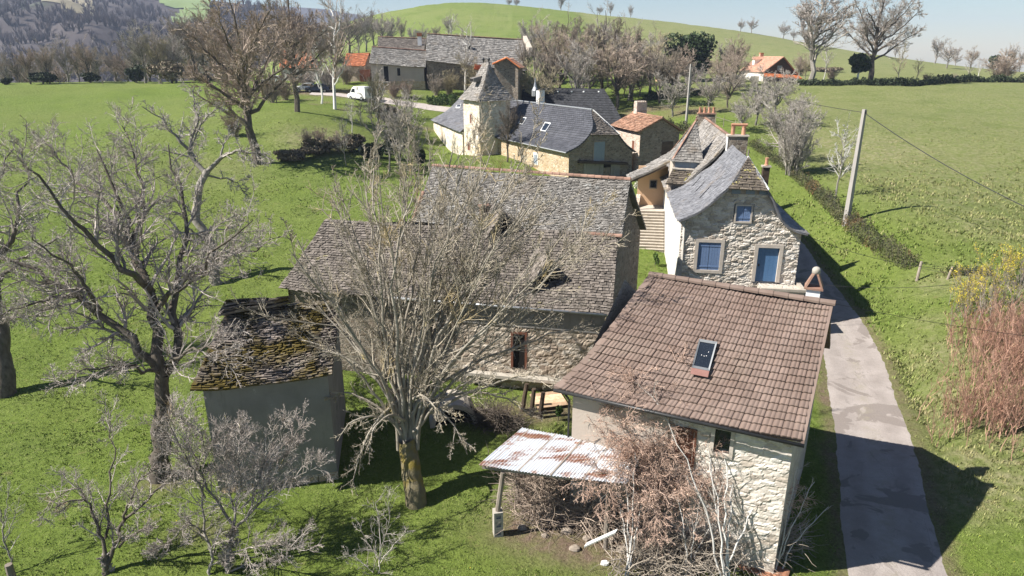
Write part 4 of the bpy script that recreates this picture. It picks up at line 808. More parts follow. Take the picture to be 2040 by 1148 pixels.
# ================================================================== small stone house with the clay roof
def clay_house():
    G0 = pt(1275, 330, 80); f = Fr((G0[0], G0[1], 0), 18.0); D = f(1, 0)-f(0, 0); AX = A_([D[1], -D[0], 0])
    def X(u, v, yy=0.0): p = pplane(u, v, A_([G0[0], G0[1], 0])-AX*yy, AX); return (p-A_([G0[0], G0[1], 0]))@D, p[2]
    ap = X(1321, 235, -.3); eL = X(1274, 263, -.3); eR = X(1362, 261, -.3); W = eR[0]
    root = thing('clay_roofed_house', 'small stone house with a terracotta tiled roof, behind the blue-shuttered house', 'house', f(2.5, 3, G0[2]))
    m = MB(); Ln = 7.2
    slabs(m, patch([f(ap[0], Ln, ap[1]), f(eL[0]-.1, Ln, eL[1])], [f(ap[0], -.3, ap[1]), f(eL[0]-.1, -.3, eL[1])], .04), 24, 12, .05, .3); slabs(m, patch([f(ap[0], -.3, ap[1]), f(eR[0], -.3, eR[1])], [f(ap[0], Ln, ap[1]), f(eR[0], Ln, eR[1])], .04), 24, 12, .05, .3)
    rf = m.build('roof', 'tile_terracotta', root)
    m = MB(); ridgecaps(m, f(ap[0], -.3, ap[1]), f(ap[0], Ln, ap[1]), 16, .12, 5, .04); sub(m, 'ridge_tiles', 'tile_terracotta', rf, root)
    x0, x1 = eL[0]+.3, eR[0]-.35; w = MB()
    w.poly(*[f(x, 0, z) for x, z in ((x0, 2), (x1, 2), (x1, eR[1]-.05), (ap[0], ap[1]-.15), (x0, eL[1]-.05))]); w.poly(*[f(x, Ln-.3, z) for x, z in ((x0, 2), (x1, 2), (x1, eR[1]), (ap[0], ap[1]-.15), (x0, eL[1]))])
    w.poly(f(x1, 0, 2), f(x1, Ln-.3, 2), f(x1, Ln-.3, eR[1]), f(x1, 0, eR[1])); w.build('gable_wall', 'rubble_brown', root)
    w = MB(); w.poly(f(x0-.02, -.02, 2), f(x0-.02, Ln-.3, 2), f(x0-.02, Ln-.3, eL[1]), f(x0-.02, -.02, eL[1])); w.build('side_wall', 'rubble_pink', root)
    fl = lambda x, y, z: f(x0-.02+y, Ln-.3-x, z)
    for xx, zz, ww, hh in ((5.4, 6.3, .6, 1.3), (3.0, 3.6, .8, 1.6)):
        o = MB(); frame_on(o, fl, xx-ww/2, xx+ww/2, zz-hh/2, zz+hh/2, .12, -.05, -.003); wn_ = o.build('window', 'dressed_stone', root); o = MB(); o.box(fl, xx-ww/2, xx+ww/2, -.02, -.004, zz-hh/2, zz+hh/2); sub(o, 'pane', 'wood_red', wn_, root)
    o = MB(); o.box(f, x1*.55, x1*.85, -.05, -.003, 5.0, 6.9); o.build('loft_opening', 'wood_dark', root)
    m = MB(); c = Fr(f(ap[0]+.5, Ln-1.0, 0), 18); m.box(c, -.7, .7, -.4, .4, 7.5, 10.9)
    ch = m.build('chimney', 'rubble_pink', root); m = MB()
    for k in range(5): m.box(c, -.68+k*.29, -.52+k*.29, -.38, .38, 10.902, 11.1)
    sub(m, 'crown_stones', 'rubble_pink', ch, root)
clay_house()
# ================================================================== farm
def slab_house(name, label, quads, mat, walls, wmat, zg, grp=None, cat='barn'):
    """quads: (TL, TR, BR, BL) of the visible roof slope as points; the far slope mirrors it"""
    TL, TR, BR, BL = [A_(q) for q in quads]
    root = thing(name, label, cat, A_([*((BL+BR)/2)[:2], zg]), grp)
    m = MB(); L = np.linalg.norm(TR-TL); slabs(m, patch([TL, BL], [TR, BR], .08, .06), int(L*2.2), 16, .04, .4)
    d = unit((TR-TL)*A_([1, 1, 0])); nf = A_([d[1], -d[0], 0]); run = abs((BL-TL)@nf); k0, k1 = TL-nf*run, TR-nf*run; k0[2] = k1[2] = BL[2]
    slabs(m, patch([TR, k1], [TL, k0]), int(L*1.5), 10, .04, .4); rf = m.build('roof', mat, root)
    a, b = BL-nf*.3+d*.3, BR-nf*.3-d*.3; c, e = k1+nf*.3-d*.3, k0+nf*.3+d*.3; w = MB(); ze = BL[2]; zb = BR[2]
    for p, q, ap, za, zz in ((a, b, None, ze, zb), (b, c, TR-d*.3, zb, zb), (c, e, None, zb, ze), (e, a, TL+d*.3, ze, ze)):
        P = [A_([p[0], p[1], zg-1]), A_([q[0], q[1], zg-1]), A_([q[0], q[1], zz-.02])]
        if ap is not None: P.append(A_([ap[0], ap[1], ap[2]-.2]))
        P.append(A_([p[0], p[1], za-.02])); w.poly(*P)
    w.build('wall', wmat, root)
    return root, rf, d, nf, a, b
def front_px(root, a, b, nf, u0, v0, u1, v1, name, mat, proud=.05, frame=None):
    d = unit((b-a)*A_([1, 1, 0])); fr = Fr((a[0], a[1], 0), math.degrees(math.atan2(d[1], d[0])))
    p, q = pplane(u0, v0, a, nf), pplane(u1, v1, a, nf); x0, x1 = (p-a)@d, (q-a)@d
    o = MB(); o.box(fr, x0, x1, -proud, -.004, q[2], p[2]); part = o.build(name, mat, root)
    if frame:
        o = MB(); frame_on(o, fr, x0, x1, q[2], p[2], .12, -proud-.03, -.004); sub(o, 'frame', frame, part, root)
    return part
zf = 9.2
def rz(u, v, t): return pt(u, v, t)
r_, rf, d, nf, a, b = slab_house('grey_farmhouse', 'beige rendered farmhouse with a grey slab roof, one dark window and a dark doorway', [pt(741, 94, 127), pt(851, 102, 129), pt(848, 134, 123.5), pt(735, 126, 122)], 'slate_grey', None, 'render_beige', 8.8, cat='farmhouse')
m = MB(); ridgecaps(m, pt(741, 94, 127), pt(851, 102, 129), 24, .16, 5, .05); sub(m, 'ridge_tiles', 'tile_ridge', rf, r_)
front_px(r_, a, b, nf, 791, 136, 798, 151, 'window', 'dark_opening', .05, 'dressed_stone'); front_px(r_, a, b, nf, 764, 132, 775, 162, 'doorway', 'dark_opening', .05, 'dressed_stone')
front_px(r_, a, b, nf, 764, 163, 779, 166, 'doorstep', 'concrete', .9); front_px(r_, a, b, nf, 736, 162, 848, 186, 'stone_base', 'rubble_yellow', .04)
r_, rf, d, nf, a, b = slab_house('long_barn', 'long stone barn with a tall grey slab roof and tiny roof hatch', [pt(851, 68, 131), pt(1042, 80, 136), pt(1050, 141, 127), pt(847, 120, 124)], 'slate_grey', None, 'rubble_brown', 9.0)
m = MB(); ridgecaps(m, pt(851, 68, 131), pt(1042, 80, 136), 40, .16, 5, .05); sub(m, 'ridge_tiles', 'tile_ridge', rf, r_)
m = MB(); q0, q1 = pt(1043, 80, 136), pt(1054, 98, 131.5); m.hexa([q0-A_([.1, 0, 1.2]), q0+A_([.6, 0, -1.2]), q1+A_([.6, 0, -1.2]), q1-A_([.1, 0, 1.2])], [q0+A_([-.1, 0, .8]), q0+A_([.6, 0, .8]), q1+A_([.6, 0, .3]), q1+A_([-.1, 0, .3])]); m.build('gable_coping', 'coping_stone', r_)
n0 = unit(np.cross(pt(851, 68, 131)-pt(847, 120, 124), pt(1042, 80, 136)-pt(851, 68, 131))); n0 *= np.sign(n0[2]); q = pplane(936, 97, pt(851, 68, 131)+n0*.1, n0); ff = Fr(q, 0); m = MB(); m.hexa([ff(-.35, -.3, -.3), ff(.35, -.3, -.3), ff(.35, .5, .1), ff(-.35, .5, .1)], [ff(-.35, -.35, .7), ff(.35, -.35, .7), ff(.35, .6, .75), ff(-.35, .6, .75)]); ht = m.build('roof_hatch', 'zinc', r_)
m = MB(); m.box(ff, -.25, .25, -.37, -.352, -.1, .55); sub(m, 'opening', 'dark_opening', ht, r_)
r_, rf, d, nf, a, b = slab_house('rear_farmhouse', 'grey slab-roofed farmhouse with a white chimney, half hidden behind the beige one', [pt(753, 74, 141), pt(856, 78, 143), pt(856, 108, 136), pt(752, 104, 135)], 'slate_brown', None, 'rubble_brown', 9.5, cat='farmhouse')
m = MB(); ridgecaps(m, pt(753, 74, 141), pt(856, 78, 143), 22, .16, 5, .05); sub(m, 'ridge_tiles', 'tile_ridge', rf, r_)
c = pt(836, 84, 139.5); chimney(r_, Fr((c[0], c[1], 0), 5), .8, .7, c[2]-1, c[2]+1.05, 'white_paint', 'tile_ridge', 0); m = MB(); m.box(Fr((c[0], c[1], 0), 5), -.5, .5, -.4, .4, c[2]+1.16, c[2]+1.75); m.build('chimney_hood', 'tile_orange', r_)
r_, rf, d, nf, a, b = slab_house('orange_roofed_house', 'house with an orange tiled roof and pale blue-white wall, behind the second oak', [pt(560, 100, 139), pt(619, 104, 139), pt(634, 135, 134), pt(556, 134, 134)], 'tile_orange', None, 'render_white', 9.6, cat='house')
front_px(r_, a, b, nf, 599, 139, 603, 150, 'door', 'dark_opening', .05, 'white_paint'); front_px(r_, a, b, nf, 580, 139, 587, 147, 'window', 'dark_opening', .05, 'white_paint')
r_, rf, d, nf, a, b = slab_house('orange_roofed_annex', 'low stone annex with an orange tiled roof and a red-brown garage door', [pt(690, 106, 138), pt(736, 105, 138), pt(727, 131, 131), pt(684, 131, 131)], 'tile_orange', None, 'rubble_pink', 9.2, cat='outbuilding')
f2 = Fr(pt(719, 164, 131), 5); m = MB(); z0 = pt(727, 141, 131)[2]; w = MB(); p, q = pt(718, 164, 131.5), pt(737, 164, 131.5); w.hexa([p-A_([0, 0, .5]), q-A_([0, 0, .5]), q+A_([0, 1, -.5]), p+A_([0, 1, -.5])], [p+A_([0, 0, 2.3]), q+A_([0, 0, 2.3]), q+A_([0, 1, 2.3]), p+A_([0, 1, 2.3])]); w.build('garage_door', 'wood_red', r_)
def red_shed():
    A0, AP, B0 = pt(981, 129, 106), pt(1009.5, 116, 106), pt(1036, 136, 106); zg = 7.4; bk = A_([.12, 1, 0])*6.5; root = thing('red_verge_shed', 'small stone shed with red verge tiles, between the manor tower and the long barn', 'shed', A_([AP[0], AP[1], zg]))
    m = MB(); slabs(m, patch([AP+bk, A0+bk], [AP, A0]), 14, 8, .04, .3); slabs(m, patch([AP, B0], [AP+bk, B0+bk]), 14, 8, .04, .3); rf = m.build('roof', 'tile_salmon', root)
    m = MB(); ridgecaps(m, A0+A_([0, -.1, .05]), AP+A_([0, -.1, .05]), 7, .2, 5, 0); ridgecaps(m, AP+A_([0, -.1, .05]), B0+A_([0, -.1, .05]), 7, .2, 5, 0); sub(m, 'verge_tiles', 'tile_bright', rf, root)
    g = lambda p, z: A_([p[0], p[1]+.3, z]); a_, b_ = A0+A_([.3, 0, 0]), B0-A_([.3, 0, 0]); w = MB(); w.poly(g(a_, zg-1), g(b_, zg-1), g(b_, B0[2]), g(AP, AP[2]-.2), g(a_, A0[2]))
    w.poly(g(a_, zg-1), g(a_+bk*.9, zg-1), g(a_+bk*.9, A0[2]), g(a_, A0[2])); w.poly(g(b_, zg-1), g(b_+bk*.9, zg-1), g(b_+bk*.9, B0[2]), g(b_, B0[2])); w.poly(g(a_+bk*.9, zg-1), g(b_+bk*.9, zg-1), g(b_+bk*.9, B0[2]), g(AP+bk*.9, AP[2]-.2), g(a_+bk*.9, A0[2])); w.build('wall', 'rubble_brown', root)
red_shed()
r_, rf, d, nf, a, b = slab_house('low_red_outhouse', 'low outhouse with a dull red tiled roof against the long barn wall', [pt(946, 128, 121), pt(966, 130, 121), pt(964, 139, 118.5), pt(944, 138, 118.5)], 'tile_orange', None, 'rubble_pink', 9.0, cat='outbuilding')
# far house with the salmon roof
def far_house():
    g = gp(1540, 160); f = Fr((pt(1521, 146, 146)[0], pt(1521, 146, 146)[1], 0), 8); P = A_(f(0, 0)); D = f(1, 0)-f(0, 0); AX = A_([D[1], -D[0], 0])
    def X(u, v, yy=0.0): p = pplane(u, v, P-AX*yy, AX); return (p-P)@D, p[2]
    root = thing('far_salmon_house', 'far house with a salmon tiled roof, white dormer and bright orange lean-to roof', 'house', f(3, 4, pt(1521, 160, 146)[2]))
    a, b, c = X(1521, 144, -.3), X(1562, 113, -.3), X(1591, 149, -.3); zg = pt(1521, 165, 146)[2]-1; Ln = 11.0
    m = MB(); slabs(m, patch([f(b[0], Ln, b[1]), f(a[0], Ln, a[1])], [f(b[0], -.3, b[1]), f(a[0], -.3, a[1])]), 34, 18, .04, .3); slabs(m, patch([f(b[0], -.3, b[1]), f(c[0], -.3, c[1])], [f(b[0], Ln, b[1]), f(c[0], Ln, c[1])]), 34, 18, .04, .3)
    S = patch([f(b[0], Ln, b[1]), f(a[0], Ln, a[1])], [f(b[0], -.3, b[1]), f(a[0], -.3, a[1])])
    rf = m.build('roof', 'tile_salmon', root); w = MB()
    w.poly(*[f(x, 0, z) for x, z in ((a[0]+.3, zg), (c[0]-.3, zg), (c[0]-.3, c[1]), (b[0], b[1]-.2), (a[0]+.3, a[1]))]); w.build('gable_wall', 'wood_dark', root)
    w = MB(); w.poly(f(a[0]+.3, 0, zg), f(a[0]+.3, Ln, zg), f(a[0]+.3, Ln, a[1]), f(a[0]+.3, 0, a[1])); w.poly(f(c[0]-.3, 0, zg), f(c[0]-.3, Ln, zg), f(c[0]-.3, Ln, c[1]), f(c[0]-.3, 0, c[1])); w.build('wall', 'render_white', root)
    o = MB(); p, q = X(1549, 131), X(1557, 140); o.box(f, p[0], q[0], -.06, -.004, q[1], p[1]); o.build('window', 'blue_grey_paint', root)
    m = MB(); l = [X(1521, 145), X(1590, 150), X(1598, 157, -1.5), X(1524, 153, -1.5)]
    slabs(m, patch([f(l[0][0], -.02, l[0][1]), f(l[3][0], -1.6, l[3][1])], [f(l[1][0], -.02, l[1][1]), f(l[2][0], -1.6, l[2][1])]), 28, 5, .04, .3); m.build('lean_to_roof', 'tile_bright', root)
    n = pnorm(S, A_([.45]), A_([.5]))[0]; b0 = S(A_([.45]), A_([.5]))[0]; q = pplane(1505, 128, b0, n); df = Fr(q, 8-90)
    m = MB(); m.box(df, -.5, .5, -.55, .9, -.2, 1.0); dm = m.build('dormer', 'white_paint', root); m = MB(); m.hexa([df(-.7, -.75, 1.0), df(.7, -.75, 1.0), df(.7, 1.6, 1.0), df(-.7, 1.6, 1.0)], [df(-.1, -.75, 1.6), df(.1, -.75, 1.6), df(.1, 1.6, 1.6), df(-.1, 1.6, 1.6)]); sub(m, 'dormer_roof', 'tile_salmon', dm, root)
    q = pplane(1520, 113, f(b[0], 0, b[1]), D); chimney(root, Fr((q[0]-.4, q[1], 0), 8), .8, .6, q[2]-1.2, q[2]+.7, 'tile_salmon', 'tile_orange')
    o = MB(); lo = X(1500, 150, 7); o.box(f, a[0]-1.6, a[0]+.25, 2, Ln, zg, a[1]-.9); o.build('side_annex', 'render_white', root)
far_house()
def hut():
    g = gp(1336, 168); f = Fr(g, 10); root = thing('dark_hut', 'little hut with a dark sagging roof and a pinkish front, among the bare trees', 'hut', g)
    m = MB(); m.box(f, -1.8, 1.8, 0, 4, -.3, 2.4); m.build('wall', 'render_warm', root)
    m = MB(); slabs(m, patch([f(0, -.6, 4.4), f(-3, -.6, 2.2)], [f(0, 4.5, 4.4), f(-3, 4.5, 2.2)]), 10, 8, .05, .4); slabs(m, patch([f(0, -.6, 4.4), f(3.4, -.6, 1.6)], [f(0, 4.5, 4.4), f(3.4, 4.5, 1.6)]), 10, 8, .05, .4); m.build('roof', 'slate_brown', root)
    m = MB(); m.box(f, -.9, .1, -.05, -.003, 0, 1.9); m.build('door', 'wood_dark', root)
hut()
# ================================================================== ground, lane, hills
def axis(lo, hi, near, step, grow=1.06, c=0.0):
    a = list(np.arange(c, near[1]+1e-6, step)); s_ = step
    while a[-1] < hi: s_ *= grow; a.append(a[-1]+s_)
    b = list(np.arange(c-step, near[0]-1e-6, -step)); s_ = step
    while b[-1] > lo: s_ *= grow; b.append(b[-1]-s_)
    return A_(sorted(b+a))
gx = axis(-620, 640, (-45, 45), .45, 1.05); gy = axis(-25, 800, (9, 80), .45, 1.035, 12.0)
ROADC = [(10.6, 6), (11.6, 12)]+[tuple(pz((a_+b_)/2, v_, 0)[:2]) for v_, a_, b_ in ((1148, 1690, 1884), (1000, 1680, 1842), (900, 1665, 1822), (800, 1650, 1792), (700, 1641, 1748))]+[(21.4, 42), (22.6, 49), (23.4, 56), (22.6, 64), (20.5, 74), (17.5, 86), (13, 96), (5, 104), (-8, 110), (-22, 113), (-34, 117), (-44, 124)]
rf_ = pline([(x, y, 0) for x, y in ROADC]); RP = rf_(np.linspace(0, 1, 400))[:, :2]
def droad(x, y):
    q = np.stack([x.ravel(), y.ravel()], 1); out = np.empty(len(q))
    for i in range(0, len(q), 20000): out[i:i+20000] = np.sqrt(((q[i:i+20000, None]-RP[None])**2).sum(-1).min(1))
    return out.reshape(x.shape)
GX, GY = np.meshgrid(gx, gy); GZ = gz(GX, GY); DR = np.full(GX.shape, 99.0); nearm = (np.abs(GX) < 60) & (GY < 140); DR[nearm] = droad(GX[nearm], GY[nearm])
offr = np.clip((DR-1.9)/1.2, 0, 1)
GZ += offr*(.16*vnoise(GX*.55, GY*.55, 1)+.07*vnoise(GX*1.7, GY*1.7, 2)) + np.clip((GY-60)/60, 0, 1)*.5*vnoise(GX*.11, GY*.11, 3)
# the ditch right of the lane
DT = pline([(*gp(u, v)[:2], 0) for u, v in ((1800, 700), (1828, 770), (1862, 840), (1882, 890))])(np.linspace(0, 1, 60))[:, :2]
mm = (GX > 15) & (GX < 32) & (GY > 18) & (GY < 46); dd_ = np.sqrt(((np.stack([GX[mm], GY[mm]], 1)[:, None]-DT[None])**2).sum(-1).min(1)); GZ[mm] -= .55*np.exp(-(dd_/.32)**2)
def blob(u, v, rx, ry=None, p=None):
    c = p if p is not None else gp(u, v); ry = ry or rx
    return np.exp(-(((GX-c[0])/rx)**2+((GY-c[1])/ry)**2))
DRY = np.zeros_like(GX); SOIL = np.zeros_like(GX)
fieldR = np.clip((GX-30+.0*(GY))/6, 0, 1)*np.clip((GY-42)/8, 0, 1)
DRY += .72*fieldR+.25*np.clip((GY-55)/30, 0, 1)*(GX < 0)*(vnoise(GX*.05, GY*.12, 8)+.3)
DRY += np.clip((GY-150)/60, 0, 1)*.15
for u, v, r_, k in ((1900, 700, 2.5, 1.1), (1985, 820, 3.5, 1.5), (1960, 950, 2.2, 1.2), (1900, 1000, 1.2, .7), (1870, 800, .9, .6), (1890, 560, 2.2, .8), (1850, 640, 1.2, .6), (660, 290, 5, 1.0), (620, 270, 4, .8), (1700, 300, 9, .35), (420, 340, 6, .5)): DRY += k*blob(u, v, r_)
for u, v, rx, ry, k in ((1090, 1045, 2.2, 1.5, 1.4), (1180, 1085, 1.8, 1.0, 1.3), (1330, 1120, 2.2, 1.2, .9), (1000, 830, 2.6, 1.2, .9), (1100, 815, 2.0, 1.0, .9), (330, 960, 1.1, .9, .8), (400, 1060, 1.0, .7, .7), (1650, 800, .5, 3, .7), (1640, 900, .4, 1.6, .4)): SOIL += k*blob(u, v, rx, ry)
for u, v, rx, ry in ((1300, 216, 7, 2.5), (1385, 222, 5, 3.0), (700, 185, 9, 3), (640, 187, 6, 2)): SOIL += blob(u, v, rx, ry)*1.2
SOIL += np.where(nearm, np.clip(1.25-np.abs(DR-1.75)/.42, 0, 1)*.75, 0)
ROADM = np.zeros_like(GX)
t = NT('grass_ground')
n1 = t.noise(.35, 3, .6); n2 = t.noise(2.6, 4, .7); n3 = t.noise(11, 3, .7); n4 = t.noise(.06, 3, .5)
g = t.ramp(n2, [(.28, (.078, .108, .021)), (.5, (.142, .198, .040)), (.72, (.225, .265, .082))])
g = t.mix(t.ramp(n1, [(.35, 0.0), (.7, .75)]), g, (.165, .225, .040)); g = t.mix(t.ramp(n4, [(.42, 0.0), (.62, .35)]), g, (.20, .225, .066))
g = t.mix(t.ramp(n3, [(.34, .5), (.55, 0.0)]), g, (.045, .075, .014))
g = t.mix(t.ramp(t.noise(5.5, 4, .7), [(.63, 0.0), (.72, .6)]), g, (.25, .22, .11))
dry = t.math('MULTIPLY', t.attr('dry'), t.ramp(t.noise(1.3, 5, .7), [(.3, .25), (.65, 1.0)])); g = t.mix(dry, g, t.ramp(n2, [(.3, (.17, .175, .075)), (.7, (.31, .285, .165))]))
soil = t.math('MULTIPLY', t.attr('soil'), t.ramp(t.noise(1.8, 5, .7), [(.3, .45), (.6, 1.0)])); g = t.mix(soil, g, t.ramp(n3, [(.3, (.13, .088, .065)), (.7, (.25, .185, .14))]))
g = t.mix(t.ramp(t.noise(.9, 5, .72), [(.60, 0.0), (.70, .55)]), g, (.215, .185, .085)); g = t.mix(t.ramp(t.noise(.16, 4, .6), [(.52, 0.0), (.68, .4)]), g, (.09, .135, .022))
t.done(g, .95, t.bump(t.math('ADD', n3, t.noise(34, 3, .7)), .10, .8, t.bump(n2, .30, .8)), 0, .1)
mb = MB(); ny, nx = GX.shape; i = (np.arange(ny-1)[:, None]*nx+np.arange(nx-1)[None]).ravel()
mb.add(np.stack([GX, GY, GZ], -1).reshape(-1, 3), np.stack([i, i+1, i+nx+1, i+nx], 1))
ground = setting(mb.build('ground', 'grass_ground', None, True, {'dry': np.clip(DRY, 0, 1).ravel(), 'soil': np.clip(SOIL, 0, 1).ravel()}))
def gzm(x, y):                                               # height of the finished mesh
    x = np.asarray(x, float); y = np.asarray(y, float); ix = np.clip(np.searchsorted(gx, x)-1, 0, nx-2); iy = np.clip(np.searchsorted(gy, y)-1, 0, ny-2)
    fx = (x-gx[ix])/(gx[ix+1]-gx[ix]); fy = (y-gy[iy])/(gy[iy+1]-gy[iy])
    return (GZ[iy, ix]*(1-fx)+GZ[iy, ix+1]*fx)*(1-fy)+(GZ[iy+1, ix]*(1-fx)+GZ[iy+1, ix+1]*fx)*fy
def gm(x, y): return float(gzm(A_([x]), A_([y]))[0])
def ong(u, v): p = gp(u, v); p[2] = gm(p[0], p[1]); return p
# lane
t = NT('asphalt_worn')
c = t.ramp(t.noise(.7, 6, .72), [(.3, (.265, .232, .212)), (.7, (.36, .322, .30))])
c = t.mix(t.ramp(t.noise(40, 2, .6), [(.3, .35), (.6, 0.0)]), c, (.17, .15, .138))
c = t.mix(t.ramp(t.noise(.42, 4, .6, .6), [(.55, 0.0), (.575, .75)]), c, (.17, .145, .13))
c = t.mix(t.ramp(t.noise((.9, .35, 1), 5, .7, .8), [(.60, 0.0), (.64, .7)]), c, (.21, .183, .168))
va = t.n.new('ShaderNodeTexVoronoi'); va.feature = 'DISTANCE_TO_EDGE'; va.inputs['Scale'].default_value = .8; t.l.new(t.mix(.35, t.pos, t.noise(1.2, 3), 'ADD'), va.inputs['Vector'])
c = t.mix(t.math('MULTIPLY', t.ramp(va.outputs['Distance'], [(.004, 1.0), (.012, 0.0)]), t.ramp(t.noise(.5), [(.45, 0.0), (.55, .35)])), c, (.15, .128, .115))
lat = t.math('ABSOLUTE', t.attr('lat'))
tr_ = t.math('MULTIPLY', t.ramp(lat, [(.25, 0.0), (.45, 1.0), (.62, 1.0), (.8, 0.0)]), t.ramp(t.noise(.8, 4, .7), [(.35, 0.0), (.65, .55)])); c = t.mix(tr_, c, (.20, .175, .16))
mid = t.math('MULTIPLY', t.ramp(lat, [(.0, 1.0), (.28, 0.0)]), t.ramp(t.noise(1.6, 5, .75), [(.45, 0.0), (.65, .7)])); c = t.mix(mid, c, (.25, .225, .17))
ed = t.math('ADD', lat, t.math('MULTIPLY', t.noise(4.5, 5, .75), .55)); c = t.mix(t.ramp(ed, [(1.06, 0.0), (1.16, 1.0)]), c, t.ramp(t.noise(9, 4), [(.35, (.20, .155, .115)), (.6, (.17, .18, .06))]))
t.done(c, .9, t.bump(t.noise(60, 3), .012, 1.0, t.bump(t.noise(9, 4, .7), .03)), 0, .2)
def lane(name, pts, w0, mat, nw=9, n=260, lift=.035, rag=.15, seed=3):
    f = pline([(x, y, 0) for x, y in pts]); P = f(np.linspace(0, 1, n))[:, :2]; T = np.gradient(P, axis=0); T /= np.linalg.norm(T, axis=1)[:, None]; N = np.stack([T[:, 1], -T[:, 0]], 1)
    s_ = np.linspace(-1, 1, nw); L = np.r_[0, np.cumsum(np.linalg.norm(np.diff(P, axis=0), axis=1))]
    wl_ = w0+rag*vnoise(L*.5, L*0+.5, seed)+rag*.7*vnoise(L*4.1, L*0+2.5, seed); wr_ = w0+rag*vnoise(L*.45, L*0+7.5, seed)+rag*.7*vnoise(L*3.9, L*0+9.5, seed)
    off = np.where(s_[None] < 0, s_[None]*wl_[:, None], s_[None]*wr_[:, None]); Q = P[:, None]+N[:, None]*off[..., None]
    z = gzm(Q[..., 0], Q[..., 1])+lift-.05*(np.abs(s_[None])**6)+.02*(1-s_[None]**2)
    m = MB(); i = (np.arange(n-1)[:, None]*nw+np.arange(nw-1)[None]).ravel(); m.add(np.concatenate([Q, z[..., None]], -1).reshape(-1, 3), np.stack([i, i+nw, i+nw+1, i+1], 1))
    return setting(m.build(name, mat, None, True, {'lat': np.tile(s_, n)}))
lane('lane', ROADC[:14], 1.68, 'asphalt_worn', 9, 700)
simple('gravel_path', (.34, .30, .27), (.44, .39, .36), 2.0, .95)
q = [gp(u, v)[:2] for u, v in ((960, 226), (900, 219), (840, 211), (780, 203), (740, 196), (690, 190), (620, 187))]
lane('farm_track', [tuple(p) for p in q], 1.3, 'gravel_path', 5, 90, .10)
# far hills on the left, across the valley
simple('wooded_slope', (.042, .034, .036), (.064, .053, .05), (.02, .02, .02), .95, 0, [((.045, .05, .03), .006, .60, .04), ((.17, .145, .09), .008, .62, .05)], 0)
simple('hill_meadow', (.15, .21, .07), (.19, .25, .09), .02, .95)
def hill(name, us, top, t0, t1, zb, mat, nt=60, rough=8, seed=1):
    uu = np.linspace(us[0], us[-1], 150); vt_ = np.interp(uu, us, top); m = MB(); V = []
    for k in range(nt):
        q = k/(nt-1); tt = t0+(t1-t0)*q; b = (574-vt_)/FPX; ztop = CAMZ+(-SN+CS*b)*t1
        x = (uu-1020)/FPX*tt; y = np.full_like(x, CS*tt+.1*tt); z = zb+(ztop-zb)*(q**.85)+rough*4*q*(1-q)*(vnoise(x*.012, y*.012, seed)*2+vnoise(x*.04, y*.04, seed)*.8)
        V.append(np.stack([x, y, z], 1))
    x = (uu-1020)/FPX*t1; V.append(np.stack([x, np.full_like(x, (CS+.1)*t1+250), np.full_like(x, zb)], 1))
    n = len(uu); i = (np.arange(nt)[:, None]*n+np.arange(n-1)[None]).ravel(); Vv = np.concatenate(V); m.add(Vv, np.stack([i, i+1, i+n+1, i+n], 1))
    o = setting(m.build(name, mat, None, True)); return np.stack(V)
HV = hill('wooded_hillside', [-700, -200, 0, 150, 330, 420, 470, 560, 650], [-60, -58, -52, -40, -10, 2, 8, 16, 60], 330, 900, -50, 'wooded_slope', 70, 16, 4)
HV2 = hill('distant_ridge', [380, 470, 560, 600, 660, 800, 1200], [10, 12, 15, 17, 21, 45, 120], 1300, 1900, -60, 'wooded_slope', 20, 10, 9)
simple('rough_land', (.16, .14, .09), (.22, .19, .12), .05, .95)
def onhill(u, v):                                            # spot of the hillside seen at (u, v)
    P = HV[:-1].reshape(-1, 3); f_ = P[:, 1]*CS-(P[:, 2]-CAMZ)*SN; uu = 1020+FPX*P[:, 0]/f_; vv = 574-FPX*(P[:, 1]*SN+(P[:, 2]-CAMZ)*CS)/f_
    return P[np.argmin((uu-u)**2+(vv-v)**2)]
def hill_patch(name, poly, mat, lift):
    import itertools
    nt, n = HV.shape[0]-1, HV.shape[1]; P = HV[:-1]; f_ = P[..., 1]*CS-(P[..., 2]-CAMZ)*SN; uu = 1020+FPX*P[..., 0]/f_; vv = 574-FPX*(P[..., 1]*SN+(P[..., 2]-CAMZ)*CS)/f_
    ins = np.zeros(uu.shape, bool); j = len(poly)-1
    for k in range(len(poly)):
        (x0, y0), (x1, y1) = poly[k], poly[j]; c = ((y0 > vv) != (y1 > vv)) & (uu < (x1-x0)*(vv-y0)/(y1-y0+1e-9)+x0); ins ^= c; j = k
    a, b = np.nonzero(ins[:-1, :-1]); i = a*n+b; m = MB(); 
    if len(i): m.add(P.reshape(-1, 3)+A_([0, 0, lift]), np.stack([i, i+1, i+n+1, i+n], 1)); return setting(m.build(name, mat, None, True))
hill_patch('hill_meadow_upper', [(300, -12), (415, -5), (420, 22), (395, 24), (345, 20), (310, 6)], 'hill_meadow', 1.2)
hill_patch('hill_meadow_lower', [(335, 40), (375, 18), (412, 30), (405, 44), (345, 52)], 'hill_meadow', 1.2)
hill_patch('rough_hill_slope', [(60, -40), (180, -30), (190, 35), (130, 28), (70, 0)], 'rough_land', 1.0)
